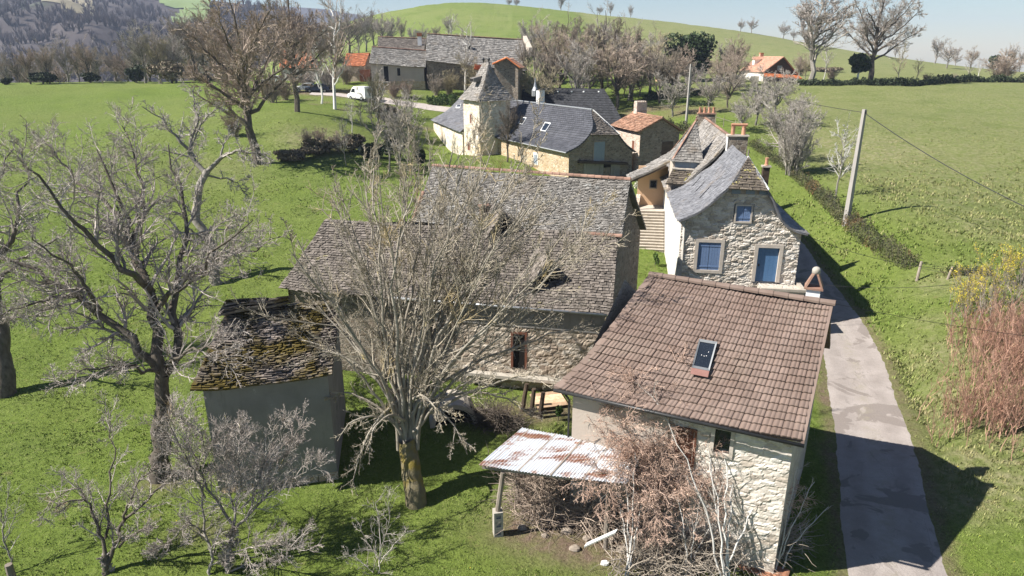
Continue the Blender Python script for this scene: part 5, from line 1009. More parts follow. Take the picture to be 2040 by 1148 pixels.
# ================================================================== trees
simple('bark_dark', (.068, .055, .043), (.15, .128, .104), (5, 5, 2), .95, .3, [((.085, .10, .04), 1.6, .60, .1)], .02, 18)
simple('bark_grey', (.15, .135, .115), (.27, .25, .22), (5, 5, 2), .9, .4, [((.30, .27, .10), 2.2, .62, .08)], .015, 18)
simple('bark_moss', (.13, .11, .07), (.22, .19, .11), (4, 4, 2), .95, .3, [((.20, .155, .035), 1.4, .50, .14)], .02, 18)
simple('bark_birch', (.60, .58, .55), (.72, .70, .67), 4, .8, .2, [((.08, .07, .06), (3, 3, 14), .64, .05)])
simple('twig_grey', (.29, .258, .225), (.44, .40, .36), 1.5, .85, .7)
simple('twig_violet', (.26, .222, .195), (.43, .385, .35), 1.2, .85, .9, [((.36, .27, .15), .6, .62, .1)])
simple('twig_ochre', (.265, .228, .172), (.39, .345, .275), .9, .85, .8, [((.45, .335, .14), .45, .56, .15)])
simple('bark_ash', (.215, .188, .15), (.33, .30, .25), 2.0, .9, .4, [((.34, .28, .12), 1.2, .62, .1)], .01, 18)
simple('twig_brown', (.235, .195, .155), (.34, .295, .245), .3, .85, .7)
simple('twig_vine', (.36, .24, .185), (.50, .37, .30), .8, .85, .8)
simple('twig_rust', (.275, .215, .17), (.40, .325, .265), .2, .85, .7)
simple('twig_red', (.33, .18, .13), (.47, .30, .22), .8, .85, .8)
simple('twig_dark', (.09, .072, .058), (.16, .135, .11), .5, .9, .6)
simple('twig_olive', (.28, .24, .155), (.40, .35, .235), .3, .85, .7)
simple('twig_white', (.48, .46, .43), (.60, .58, .55), 1, .8, .5)
simple('leaf_dark', (.018, .032, .012), (.045, .07, .022), 1.2, .6, .9)
simple('leaf_green', (.04, .08, .015), (.085, .14, .03), 1.2, .7, .8)
simple('leaf_hedge', (.055, .075, .025), (.11, .105, .045), 1.0, .8, .9, [((.17, .085, .04), .35, .58, .12)])
simple('leaf_ivy', (.022, .036, .014), (.05, .065, .028), 1.2, .7, .9)
simple('leaf_dead', (.44, .29, .205), (.58, .42, .32), 1.2, .85, .8)
simple('leaf_yellow', (.46, .36, .03), (.58, .48, .05), 1.2, .8, .6)
simple('bramble', (.15, .12, .085), (.23, .19, .13), 1.0, .9, .9, [((.05, .075, .02), .8, .55, .1)])

def tubes(mb, P, R, k, tint=None):
    B, n = P.shape[:2]
    T = np.empty_like(P); T[:, 1:-1] = P[:, 2:]-P[:, :-2]; T[:, 0] = P[:, 1]-P[:, 0]; T[:, -1] = P[:, -1]-P[:, -2]
    T /= np.linalg.norm(T, axis=2, keepdims=True)+1e-9
    ref = np.where(np.abs(T[:, :1, 2:3]) < .8, A_([0, 0, 1.]), A_([1., 0, 0]))
    a = np.cross(T, np.broadcast_to(ref, T.shape)); a /= np.linalg.norm(a, axis=2, keepdims=True)+1e-9; b = np.cross(T, a)
    th = np.arange(k)*2*math.pi/k
    V = P[:, :, None]+R[:, :, None, None]*(np.cos(th)[None, None, :, None]*a[:, :, None]+np.sin(th)[None, None, :, None]*b[:, :, None])
    j = np.arange(k); q = np.stack([j, (j+1) % k, k+(j+1) % k, k+j], 1)
    F = (np.arange(B)[:, None, None, None]*n*k+np.arange(n-1)[None, :, None, None]*k+q[None, None]).reshape(-1, 4)
    t = RNG.random(B) if tint is None else np.full(B, tint)
    mb.add(V.reshape(-1, 3), F, np.repeat(t, (n-1)*k))
def spawn(P, R, L, sp, rng):
    B, n = P.shape[:2]; m = rng.integers(sp['n'][0], sp['n'][1]+1, B); idx = np.repeat(np.arange(B), m); N = len(idx)
    t = sp.get('t0', .2)+(1-sp.get('t0', .2))*rng.random(N)**sp.get('tp', .85); x = t*(n-1); i = np.minimum(x.astype(int), n-2); f = (x-i)[:, None]
    p = P[idx, i]*(1-f)+P[idx, i+1]*f; r = R[idx, i]*(1-f[:, 0])+R[idx, i+1]*f[:, 0]
    d = P[idx, i+1]-P[idx, i]; d /= np.linalg.norm(d, axis=1, keepdims=True)+1e-9
    v = rng.normal(size=(N, 3)); v -= d*(v*d).sum(1, keepdims=True); v /= np.linalg.norm(v, axis=1, keepdims=True)+1e-9
    an = np.radians(rng.normal(sp['ang'], sp.get('sd', 12), N))[:, None]; d = d*np.cos(an)+v*np.sin(an); d[:, 2] += sp.get('up0', 0); d /= np.linalg.norm(d, axis=1, keepdims=True)
    ln = sp['ratio']*L[idx]*(1-sp.get('fall', .55)*t)*rng.uniform(.55, 1.25, N); s = sp['seg']
    if 'max' in sp: ln = np.minimum(ln, sp['max']*rng.uniform(.6, 1, N))
    Q = np.empty((N, s+1, 3)); Q[:, 0] = p
    for q in range(s):
        d = d+rng.normal(size=(N, 3))*sp['wig']; d[:, 2] += sp.get('up', .05); d /= np.linalg.norm(d, axis=1, keepdims=True); Q[:, q+1] = Q[:, q]+d*(ln/s)[:, None]
    r0 = np.maximum(r*sp.get('rr', .6), sp['rmin']); r1 = np.maximum(r0*.35, sp['rmin']*.6)
    return Q, r0[:, None]+(r1-r0)[:, None]*np.linspace(0, 1, s+1)[None], ln
def limbs(lines, seg=12, wig=.02, rng=None):
    P = []; R = []
    for pts, r0, r1 in lines:
        q = pline(pts)(np.linspace(0, 1, seg+1)); L = np.linalg.norm(np.diff(q, axis=0), axis=1).sum()
        if rng is not None and wig: q[1:] += rng.normal(size=(seg, 3))*wig*L
        P.append(q); R.append(np.linspace(r0**.8, r1**.8, seg+1)**1.25)
    P = A_(P); return P, A_(R), np.linalg.norm(np.diff(P, axis=1), axis=2).sum(1)
def bare_crown(lines, specs, seed, seg=12, wig=.012, ksides=(7, 5, 4, 3, 3, 3), trunk_only=1):
    """lines: trunk and limbs as given polylines; specs: finer and finer side branches. Returns builders for trunk and crown"""
    rng = np.random.default_rng(seed); P, R, L = limbs(lines, seg, wig, rng); tr, cw = MB(), MB(); tubes(tr, P, R, ksides[0])
    gens = [(P, R, L)]
    for i, sp in enumerate(specs):
        src = gens[-1]
        if sp.get('skip'): s_ = slice(sp['skip'], None); src = tuple(q[s_] for q in src)
        if sp.get('also'): 
            g = gens[sp['also']-1]; 
        N = spawn(*src, sp, rng); tubes(cw, N[0], N[1], ksides[min(i+1, len(ksides)-1)]); gens.append(N)
    return tr, cw, gens
PENDING = []
def tree(name, label, cat, base, tr, cw, tmat, cmat, group=None, crown='crown'):
    root = thing(name, label, cat, base, group)
    tr.build('trunk', tmat, root, True); c = cw.build(crown, cmat, root); return root
def leaves(mb, pts, size, rng, flat=.0, n=None):
    N = len(pts); a = rng.normal(size=(N, 3)); a[:, 2] *= (1-flat); a /= np.linalg.norm(a, axis=1, keepdims=True); b = np.cross(a, rng.normal(size=(N, 3))); b /= np.linalg.norm(b, axis=1, keepdims=True)+1e-9
    s = size*rng.uniform(.5, 1.3, N)[:, None]; V = np.stack([pts-a*s-b*s*.1, pts+b*s*.5, pts+a*s-b*s*.1, pts-b*s*.5], 1).reshape(-1, 3)
    mb.add(V, np.arange(N)[:, None]*4+A_([0, 1, 2, 3]), rng.random(N))
def clump_points(N, rng, balls, hollow=.5):
    c = A_([b[:3] for b in balls]); r = A_([b[3] if hasattr(b[3], '__len__') else (b[3],)*3 for b in balls], float); w = r.prod(1)**.67; i = rng.choice(len(balls), N, p=w/w.sum())
    v = rng.normal(size=(N, 3)); v /= np.linalg.norm(v, axis=1, keepdims=True); return c[i]+v*r[i]*(hollow+(1-hollow)*rng.random(N)**.5)[:, None]
S_ = lambda n, ratio, ang, seg, wig, rmin, up=.05, **k: dict(n=n, ratio=ratio, ang=ang, seg=seg, wig=wig, rmin=rmin, up=up, **k)

# ---- the many-stemmed ash in the middle
def ash():
    rng = np.random.default_rng(21); b = ong(828, 1000); T0 = 27.2; lines = []
    top = pt(812, 872, 27.3); lines.append(([b-A_([0, 0, .2]), b+A_([-.05, 0, .8]), top+A_([0, 0, -.1])], .52, .36))
    lines[0] = ([b-A_([0, 0, .25]), b+A_([0, 0, .15]), (b+top)/2, top], .44, .35)
    ends = []
    for k, u in enumerate(np.linspace(575, 1175, 19)):
        ends.append((u+rng.uniform(-18, 18), 352+((u-880)/330)**2*170+rng.uniform(-40, 45), rng.normal(0, 2.0)))
    ends += [(745, 330, -1), (905, 300, .5), (985, 285, 1.5), (1085, 345, 1), (1040, 310, .2), (1120, 400, -.4), (1060, 400, -1.0), (1010, 350, -.6), (660, 390, 1), (830, 345, -2), (600, 520, 1), (1150, 480, .5)]
    for u, v, dt in ends:
        e = pt(u, v, T0+dt); a = pt(790+(u-560)/640*44, 872+rng.uniform(-24, 6), T0+.1+dt*.08); h = e-a
        m1 = a+h*A_([.16, .16, .30])+rng.normal(size=3)*.15; m2 = a+h*A_([.52, .52, .66])+rng.normal(size=3)*.25
        lines.append(([a-A_([0, 0, .45]), a, m1, m2, e], rng.uniform(.065, .11), .022))
    for u, v, dt in ((640, 700, -1.5), (600, 610, .5), (672, 880, -1.2), (700, 965, -1.0), (655, 800, .5), (930, 905, -1.5), (985, 770, -1.5), (1225, 668, 1.0), (1150, 590, -1), (1120, 760, -1.2), (730, 900, -2.2), (880, 850, -2.0), (560, 690, 1), (1060, 830, .2)):
        e = pt(u, v, T0+dt); q = .18 if v > 750 else .34; a = pt(812+(u-820)*.07, 866-rng.uniform(0, 90), T0+dt*.08); h = e-a; m1 = a+h*.45+A_([0, 0, .75]); m2 = a+h*.8+A_([0, 0, .65])
        lines.append(([a, m1, m2, e], .075, .014))
    P, R, L_ = limbs(lines[1:], 12, .006, rng)
    P2_, R2_, L2_ = spawn(P, R, L_, S_((1, 3), .62, 20, 12, .06, .014, .05, t0=.22, rr=.6, fall=.6), rng); P, R, L_ = np.r_[P, P2_], np.r_[R, R2_], np.r_[L_, L2_]
    stems = MB(); tubes(stems, P, R, 6); cw = MB(); G = (P, R, L_)
    for k_, sp in enumerate((S_((10, 14), .26, 38, 5, .10, .014, .05, t0=.18, rr=.42, max=2.6), S_((6, 8), .5, 42, 5, .12, .0090, .06, t0=.1, max=1.4), S_((3, 4), .58, 40, 4, .12, .0062, .05, t0=.15, max=.85))): G = spawn(*G, sp, rng); tubes(cw, G[0], G[1], 3+(k_ == 0))
    r = thing('ash_tree', 'tall bare many-stemmed ash with ochre lichen and a mossy trunk, beside the mossy shed', 'tree', b)
    P, R, L_ = limbs(lines[:1], 12, .01, rng); m = MB(); tubes(m, P, R, 12); m.build('trunk', 'bark_moss', r, True)
    stems.build('stems', 'bark_ash', r, True); cw.build('crown', 'twig_ochre', r)
ash()
# the stems themselves are pale: second tone on the trunk mesh comes from its lichen spots
def walnut():
    b = ong(318, 955); T = b[1]*CS+(CAMZ-b[2])*SN; P = lambda u, v, dt=0: pt(u, v, T+dt)
    base = [b-A_([0, 0, .3]), P(318, 930), P(322, 850), P(326, 745)]
    L = [(base, .42, .27),
         ([P(326, 748), P(318, 650), P(300, 578), P(262, 490, .5), P(230, 400, .8), P(196, 300, 1)], .27, .03),
         ([P(325, 748), P(255, 662, -.5), P(165, 598, -1), P(62, 528, -1.5), P(-40, 500, -2)], .22, .04),
         ([P(328, 745), P(350, 650, .6), P(345, 560, 1.2), P(372, 470, 2), P(350, 380, 2.6), P(330, 300, 3)], .22, .03),
         ([P(300, 578), P(270, 555, -1), P(190, 480, -2), P(110, 395, -3), P(40, 300, -3.5)], .16, .025),
         ([P(312, 620), P(380, 560, -1), P(440, 490, -2), P(500, 440, -2.5)], .12, .02),
         ([P(262, 490, .5), P(285, 400, 1.5), P(262, 300, 2.5), P(250, 250, 3)], .12, .02),
         ([P(240, 430, .8), P(150, 360, 2), P(95, 280, 3)], .10, .02), ([P(200, 620, -.7), P(150, 540, -2), P(60, 470, -3)], .11, .02),
         ([P(325, 730), P(380, 700, -2), P(430, 690, -3), P(470, 720, -3.5)], .09, .015), ([P(325, 742), P(240, 730, -2), P(170, 740, -3), P(110, 770, -3.5)], .08, .015),
         ([P(345, 580, 1), P(420, 520, 2.5), P(500, 500, 3), P(560, 470, 3)], .11, .018), ([P(150, 590, -1), P(80, 600, -2.5), P(-20, 640, -3)], .08, .015)]
    tr, cw, g = bare_crown(L, [S_((20, 26), .42, 50, 6, .19, .016, .05, t0=.18, skip=1, rr=.5, max=3.0), S_((10, 13), .52, 48, 6, .19, .010, .04, t0=.1, max=1.7), S_((5, 7), .58, 46, 5, .17, .0068, .03, t0=.1, max=1.0)], 5, 12, .014)
    r = tree('walnut_tree', 'broad bare walnut with an ivy-dark leaning trunk and curly twigs, left foreground', 'tree', b, tr, cw, 'bark_dark', 'twig_violet')
    rng = np.random.default_rng(4); m = MB(); pts = []
    for pl, r0, r1 in L[:2]:
        q = pline(pl)(np.linspace(.05, .75, 900)); v = rng.normal(size=q.shape); v /= np.linalg.norm(v, axis=1, keepdims=True); pts.append(q+v*np.linspace(r0, r1, 900)[:, None]*1.08)
    leaves(m, np.concatenate(pts), .055, rng); m.build('ivy', 'leaf_ivy', r)
    # a second walnut behind it, pale forked limbs
    b = ong(436, 565); T = b[1]*CS+(CAMZ-b[2])*SN; L = [([b-A_([0, 0, .3]), P2(436, 560, T), P2(420, 500, T), P2(392, 430, T), P2(410, 345, T)], .40, .24),
         ([P2(410, 345, T), P2(385, 312, T), P2(388, 240, T+1), P2(385, 170, T+1)], .20, .03), ([P2(388, 315, T), P2(340, 262, T-1), P2(318, 232, T-1), P2(284, 216, T-1.5)], .15, .025),
         ([P2(410, 345, T), P2(440, 312, T), P2(490, 303, T-1), P2(545, 315, T-1.5)], .18, .025), ([P2(386, 280, T+.5), P2(420, 225, T), P2(446, 212, T)], .09, .02), ([P2(412, 350, T), P2(470, 365, T+1), P2(500, 400, T+1)], .08, .015),
         ([P2(392, 430, T), P2(350, 400, T), P2(320, 420, T-1)], .10, .018), ([P2(400, 470, T), P2(450, 440, T-1), P2(500, 420, T-1.5)], .09, .015), ([P2(440, 312, T), P2(455, 270, T+.5), P2(480, 250, T+1)], .08, .015)]
    tr, cw, g = bare_crown(L, [S_((14, 19), .36, 50, 5, .20, .024, .03, t0=.2, skip=1, rr=.5, max=3.0), S_((8, 11), .5, 50, 4, .24, .017, .02, t0=.1, max=1.6), S_((4, 6), .5, 48, 3, .24, .013, .02, max=.9)], 8, 12, .014)
    tree('walnut_tree', 'pale-limbed bare walnut forking high, standing between the big walnut and the oak', 'tree', b, tr, cw, 'bark_grey', 'twig_grey')
    b = ong(10, 786); T = b[1]*CS+(CAMZ-b[2])*SN; L = [([b-A_([0, 0, .3]), P2(8, 775, T), P2(0, 700, T), P2(-6, 630, T)], .55, .40),
         ([P2(-5, 640, T), P2(40, 632, T-1), P2(85, 630, T-1.5)], .10, .02), ([P2(-6, 632, T), P2(0, 520, T+1), P2(40, 420, T+1), P2(60, 330, T+2)], .24, .03), ([P2(-6, 632, T), P2(-60, 520, T), P2(-110, 420, T)], .28, .05), ([P2(0, 560, T+.5), P2(70, 500, T), P2(130, 470, T)], .12, .02), ([P2(-60, 520, T), P2(-20, 420, T+1), P2(20, 300, T+1)], .16, .03)]
    tr, cw, g = bare_crown(L, [S_((18, 24), .40, 50, 5, .20, .022, .03, t0=.15, skip=1, rr=.5, max=3.0), S_((9, 12), .5, 50, 4, .24, .013, .02, t0=.1, max=1.6), S_((5, 7), .5, 48, 3, .24, .009, .02, max=.9)], 13, 10, .014)
    tree('walnut_tree', 'thick-trunked bare walnut cut by the left edge of the view', 'tree', b, tr, cw, 'bark_dark', 'twig_grey')
P2 = pt
walnut()
# ---- parametric bare trees for the middle and far distance
def generic(kind, H, seed):
    rng = np.random.default_rng(seed); r = H*.022; L = []
    if kind == 'oak':
        h0 = H*.27; lean = rng.normal(0, .03, 2)*H; L.append(([A_([0, 0, -.4]), A_([lean[0]*.3, lean[1]*.3, h0*.6]), A_([lean[0], lean[1], h0]), A_([lean[0]*1.3, lean[1], H*.62]), A_([lean[0]*1.2, lean[1]*2, H*.97])], r*1.5, r*.15))
        for k in range(13):
            a = k*2.4+rng.uniform(-.4, .4); z0 = h0*(.75+.35*rng.random())+k*.022*H; el = rng.uniform(.05, .95)*(.35+.065*k); R = H*(.43-.012*k)*rng.uniform(.8, 1.1)
            c, s = math.cos(a), math.sin(a); L.append(([A_([lean[0], lean[1], z0]), A_([lean[0]+c*R*.35, lean[1]+s*R*.35, z0+R*(.16+.3*el)]), A_([lean[0]+c*R*.72, lean[1]+s*R*.72, z0+R*(.36+.62*el)]), A_([lean[0]+c*R, lean[1]+s*R, z0+R*(.46+.98*el)])], r*.62, r*.10))
        sp = [S_((16, 21), .42, 42, 5, .12, .0024*H, .05, t0=.15, rr=.45), S_((9, 12), .5, 42, 4, .14, .0013*H, .05), S_((7, 9), .55, 40, 3, .15, .00095*H, .04)]
    elif kind == 'ash':
        h0 = H*.22; L.append(([A_([0, 0, -.4]), A_([0, 0, h0]), A_([rng.normal()*.03*H, rng.normal()*.03*H, H*.6]), A_([rng.normal()*.05*H, 0, H])], r*1.1, r*.1))
        for k in range(11):
            a = k*2.4+rng.uniform(-.5, .5); z0 = h0+rng.random()*H*.38; R = H*rng.uniform(.14, .27); c, s = math.cos(a), math.sin(a); zt = min(H*rng.uniform(.65, 1.0), z0+R*2.6)
            L.append(([A_([0, 0, z0]), A_([c*R*.5, s*R*.5, z0+(zt-z0)*.38]), A_([c*R, s*R, zt])], r*.5, r*.08))
        sp = [S_((15, 20), .40, 38, 4, .12, .0026*H, .09, t0=.1, rr=.5), S_((9, 12), .5, 40, 4, .14, .0016*H, .06), S_((4, 6), .5, 40, 3, .16, .0012*H, .05)]
    elif kind == 'fruit':
        h0 = H*.25; L.append(([A_([0, 0, -.3]), A_([.02*H, 0, h0*.5]), A_([rng.normal()*.04*H, rng.normal()*.04*H, h0]), A_([rng.normal()*.08*H, rng.normal()*.08*H, H*.85])], r*1.25, r*.2))
        for k in range(8):
            a = k*2.4+rng.uniform(-.5, .5); R = H*rng.uniform(.3, .48); c, s = math.cos(a), math.sin(a); zt = H*rng.uniform(.55, .98); z0 = h0*rng.uniform(.8, 1.3)
            L.append(([A_([0, 0, z0]), A_([c*R*.4, s*R*.4, z0+(zt-z0)*.4]), A_([c*R*.8, s*R*.8, z0+(zt-z0)*.8]), A_([c*R, s*R, zt])], r*.62, r*.12))
        sp = [S_((16, 21), .42, 48, 4, .18, .0035*H, .06, t0=.15, rr=.5), S_((9, 12), .5, 46, 4, .2, .0022*H, .05), S_((4, 6), .5, 44, 3, .2, .0016*H, .03)]
    elif kind == 'bush':
        for k in range(26):
            a = rng.uniform(0, 6.28); R = H*rng.uniform(.1, .5); c, s = math.cos(a), math.sin(a); zt = H*(1-.35*(R/H/.5)**2)*rng.uniform(.6, 1.0); x, y = rng.normal(0, .06, 2)*H
            L.append(([A_([x, y, -.1]), A_([x+c*R*.4, y+s*R*.4, zt*.5]), A_([x+c*R, y+s*R, zt])], .011*H, .002*H))
        sp = [S_((12, 16), .36, 36, 4, .14, .0034*H, .08, t0=.08), S_((7, 10), .5, 42, 3, .18, .0024*H, .05), S_((3, 5), .5, 42, 2, .2, .0018*H, .04)]
    elif kind == 'birch':
        q = [A_([0, 0, -.3]), A_([.01*H, 0, H*.25]), A_([.05*H, .02*H, H*.55]), A_([.12*H, .02*H, H])]; L.append((q, r*.8, r*.12))
        for k in range(13):
            z0 = H*(.22+.055*k); a = k*2.4; R = H*rng.uniform(.1, .2)*(1.1-.04*k); c, s = math.cos(a), math.sin(a); L.append(([A_([.07*H*(z0/H), 0, z0]), A_([c*R*.5, s*R*.5, z0+R*.7]), A_([c*R, s*R, z0+R*1.5])], r*.25, r*.06))
        sp = [S_((11, 15), .45, 36, 4, .12, .0018*H, .04, t0=.15), S_((7, 10), .5, 40, 3, .16, .0011*H, .0)]
    else:                                                    # sapling
        L.append(([A_([0, 0, -.2]), A_([.03*H, 0, H*.4]), A_([rng.normal()*.05*H, 0, H*.75]), A_([rng.normal()*.08*H, 0, H])], r*.7, r*.12))
        for k in range(8):
            z0 = H*(.3+.07*k); a = k*2.4+seed; R = H*rng.uniform(.12, .24); c, s = math.cos(a), math.sin(a); L.append(([A_([.02*H, 0, z0]), A_([c*R*.5, s*R*.5, z0+R*.6]), A_([c*R, s*R, z0+R*1.4])], r*.28, r*.07))
        sp = [S_((10, 14), .42, 40, 4, .16, .0026*H, .05, t0=.15), S_((6, 9), .5, 42, 3, .18, .0017*H, .04)]
    return bare_crown(L, sp, seed+100, 8, .012, (6, 4, 3, 3, 3))
LIB = {}; GROUPS = {}
MATSET = {'oak': ('bark_dark', 'twig_brown'), 'ash': ('bark_grey', 'twig_violet'), 'fruit': ('bark_dark', 'twig_grey'), 'bush': ('twig_brown', 'twig_brown'), 'birch': ('bark_birch', 'twig_violet'), 'sapling': ('bark_grey', 'twig_grey')}
def plant(kind, u, v, hpx, label, group=None, name=None, cat='tree', var=0, mats=None, t=None, sink=.0, wide=1.0, rot=None, unique=None):
    """a tree whose foot is seen at (u, v) and whose height shows as hpx; copies of the same kind share meshes"""
    if t is None: b = ong(u, v)
    else: b = pt(u, v, t); b[2] = gm(b[0], b[1]) if sink == 0 else b[2]
    T = b[1]*CS+(CAMZ-b[2])*SN; H = hpx*T/FPX*1.02; m = mats or MATSET[kind]; key = (kind, var, m) if unique is None else (kind, 'own', unique)
    if key not in LIB:
        H0 = {'bush': 4.0, 'fruit': 6.0, 'sapling': 6.0}.get(kind, 14.0) if unique is None else H
        tr, cw, g = generic(kind, H0, 31+var*7+(0 if unique is None else unique)); LIB[key] = [H0, None, None]
        ob = [tr.build('trunk', m[0]), cw.build('crown', m[1])]; new = True
        LIB[key][1:] = ob
    else:
        new = False; ob = [o.copy() for o in LIB[key][1:]]
        for o in ob: C.objects.link(o)
    s = H/LIB[key][0]; root = thing(name or {'bush': 'bare_shrub', 'birch': 'birch_tree', 'sapling': 'sapling', 'oak': 'oak_tree', 'fruit': 'fruit_tree'}.get(kind, 'bare_tree'), label, cat, b, group)
    root.scale = (s*wide, s*wide, s); root.rotation_euler = (0, 0, rot if rot is not None else RNG.uniform(0, 6.28))
    for o in ob: o.parent = root
    if group: GROUPS.setdefault(group, []).append((u, root))
    return root
plant('oak', 515, 326, 318, 'large dark-trunked bare oak in the meadow, left of the white van', var=0, unique=1, rot=2.2, wide=.92, mats=('bark_dark', 'twig_rust'))
plant('oak', 592, 224, 240, 'bare oak with a tall straight trunk in front of the orange-roofed house', var=0, unique=3, rot=.4, wide=.78, mats=('bark_dark', 'twig_rust'))
plant('ash', 1613, 166, 190, 'tall leaning bare tree with a long clean trunk beside the salmon-roofed house', unique=5, rot=1.0, mats=('bark_grey', 'twig_violet'), wide=1.25)
plant('oak', 1733, 164, 178, 'big spreading bare tree behind the dark round evergreen on the ridge hedge', unique=8, rot=.2, mats=('bark_dark', 'twig_violet'), wide=.95)
plant('birch', 667, 218, 205, 'tall white birch with a forked top, left of the white van', var=0, rot=0.0, mats=('bark_birch', 'twig_rust'))
plant('birch', 641, 208, 130, 'white birch with two low stems, between the oak and the tall birch', var=1, rot=2.6, mats=('bark_birch', 'twig_violet'))
plant('sapling', 702, 266, 62, 'small pale forked tree on the grass bank below the white van', var=2, mats=('twig_white', 'twig_grey'))
def belt(group, label, rows, name=None, cat='tree'):
    for r in rows:
        kind, u, v, h = r[:4]; k = dict(r[4]) if len(r) > 4 else {}
        plant(kind, u, v, h, label, group, name, cat, **k)
VB = ('bark_grey', 'twig_violet'); BR = ('bark_dark', 'twig_brown'); OL = ('bark_grey', 'twig_olive'); GR = ('bark_grey', 'twig_grey'); RU = ('bark_dark', 'twig_rust')
belt('trees along the left meadow edge', 'bare tree on the far edge of the left meadow', [('ash', 24, 167, 104, {'mats': VB}), ('ash', 62, 168, 74, {'mats': RU, 'var': 1}), ('ash', 100, 168, 66, {'mats': RU}), ('birch', 139, 164, 92, {'mats': ('bark_birch', 'twig_olive')}), ('ash', 180, 166, 80, {'mats': RU, 'var': 1}),
   ('birch', 221, 163, 108, {'mats': ('bark_birch', 'twig_grey'), 'var': 1}), ('birch', 241, 163, 66, {'mats': ('bark_birch', 'twig_olive')}), ('ash', 290, 165, 104, {'mats': GR}), ('ash', 318, 165, 96, {'mats': OL, 'var': 1}), ('ash', 352, 163, 100, {'mats': GR, 'var': 1}), ('ash', 388, 160, 118, {'mats': BR}), ('ash', 412, 158, 112, {'mats': GR})])
back = []
for i, (u, h) in enumerate([(-10, 70), (38, 78), (78, 60), (118, 72), (158, 66), (196, 84), (258, 76), (302, 88), (334, 96), (366, 104), (398, 96), (428, 110), (452, 104), (474, 112), (496, 104), (548, 96), (566, 88), (18, 84), (56, 74), (96, 80), (136, 92), (176, 82), (232, 88), (276, 92), (320, 84), (350, 112), (382, 116), (412, 120), (440, 124), (464, 96), (520, 108), (600, 84), (640, 92), (668, 84)]):
    back.append(('ash' if i % 3 else 'oak', u, 168-(u > 400)*12, h, {'mats': (RU, BR, VB)[i % 3], 'var': i % 2, 't': 150+(i*7) % 26}))
belt('trees of the wood behind the left meadow', 'brown bare tree in the wood behind the left meadow', back)
sky_ = []
for i, (u, v, h) in enumerate([(622, 92, 58), (640, 88, 72), (660, 84, 86), (678, 84, 92), (694, 86, 84), (712, 82, 80), (728, 84, 74), (744, 84, 78), (762, 80, 70), (780, 78, 64), (800, 72, 46), (822, 70, 44), (842, 66, 42), (868, 56, 34), (892, 46, 40)]):
    sky_.append(('ash' if i % 4 else 'oak', u, v, h, {'mats': (VB, BR, VB)[i % 3], 'var': i % 2, 't': 235+(i*11) % 40}))
belt('skyline trees above the farmhouses', 'bare tree on the skyline above the grey farmhouses', sky_)
beltc = []
for i, (u, v, h) in enumerate([(1066, 180, 108), (1094, 188, 124), (1118, 190, 138), (1146, 192, 150), (1174, 188, 138), (1200, 191, 156), (1228, 188, 146), (1252, 186, 130), (1292, 184, 118), (1316, 186, 110), (1340, 184, 98), (1062, 160, 112), (1100, 150, 104), (1128, 162, 124), (1156, 146, 106), (1184, 158, 128), (1212, 144, 104), (1240, 156, 118), (1262, 172, 110), (1300, 160, 96)]):
    beltc.append(('ash' if i % 2 else 'fruit', u, v, h, {'mats': (OL, BR, RU, GR)[i % 4], 'var': i % 2, 't': 112+(i*5) % 14 + (22 if v < 165 else 0)}))
belt('bare trees of the copse behind the manor', 'brown bare tree in the copse behind the manor house', beltc)
belt('trees behind the long barn', 'bare tree rising behind the long barn roof', [('bush', 1003, 84, 58, {'t': 165, 'mats': ('twig_rust', 'twig_rust')}), ('ash', 1077, 92, 92, {'t': 170, 'mats': VB}), ('ash', 1092, 90, 80, {'t': 175, 'mats': VB, 'var': 1}), ('ash', 950, 74, 44, {'t': 160, 'mats': GR}), ('birch', 902, 72, 96, {'t': 158, 'mats': ('twig_white', 'twig_grey')}), ('oak', 880, 72, 46, {'t': 165, 'mats': RU}), ('oak', 965, 76, 40, {'t': 180, 'mats': RU}), ('oak', 1140, 96, 70, {'t': 185, 'mats': BR}), ('ash', 1045, 80, 60, {'t': 190, 'mats': VB})])
belt('hill crest trees', 'bare tree standing on the green hill crest', [('ash', 1118, 28, 34, {'t': 392}), ('oak', 1030, 30, 20, {'t': 398, 'mats': VB}), ('oak', 1015, 31, 18, {'t': 398, 'mats': VB}), ('ash', 1216, 36, 26, {'t': 385}), ('oak', 1195, 34, 20, {'t': 385, 'mats': VB}), ('ash', 1256, 40, 24, {'t': 383}), ('oak', 1560, 76, 32, {'t': 340, 'mats': VB}), ('oak', 1497, 66, 30, {'t': 345, 'mats': VB}), ('oak', 1475, 62, 24, {'t': 347, 'mats': VB}), ('oak', 1580, 80, 22, {'t': 338, 'mats': VB})])
belt('trees on the far right skyline', 'bare tree on the far right field against the sky', [('ash', 1864, 116, 46, {'mats': VB, 't': 290, 'wide': 1.3}), ('oak', 1886, 133, 50, {'mats': VB, 't': 240}), ('oak', 1936, 125, 40, {'mats': ('bark_dark', 'twig_rust'), 't': 262}), ('oak', 1905, 121, 26, {'mats': VB, 't': 285}), ('ash', 2010, 128, 48, {'mats': VB, 't': 262}), ('ash', 2034, 130, 40, {'mats': VB, 't': 265}), ('ash', 1785, 106, 26, {'mats': VB, 't': 300})])
belt('young trees on the right hedge', 'slim bare tree growing out of the right-hand field hedge', [('sapling', 1788, 169, 72, {'mats': OL}), ('sapling', 1824, 168, 50, {'mats': BR, 'var': 1}), ('sapling', 1926, 163, 52, {'mats': GR}), ('sapling', 1946, 162, 40, {'mats': ('twig_white', 'twig_grey'), 'var': 1}), ('sapling', 1640, 160, 74, {'mats': ('twig_white', 'twig_grey')})])
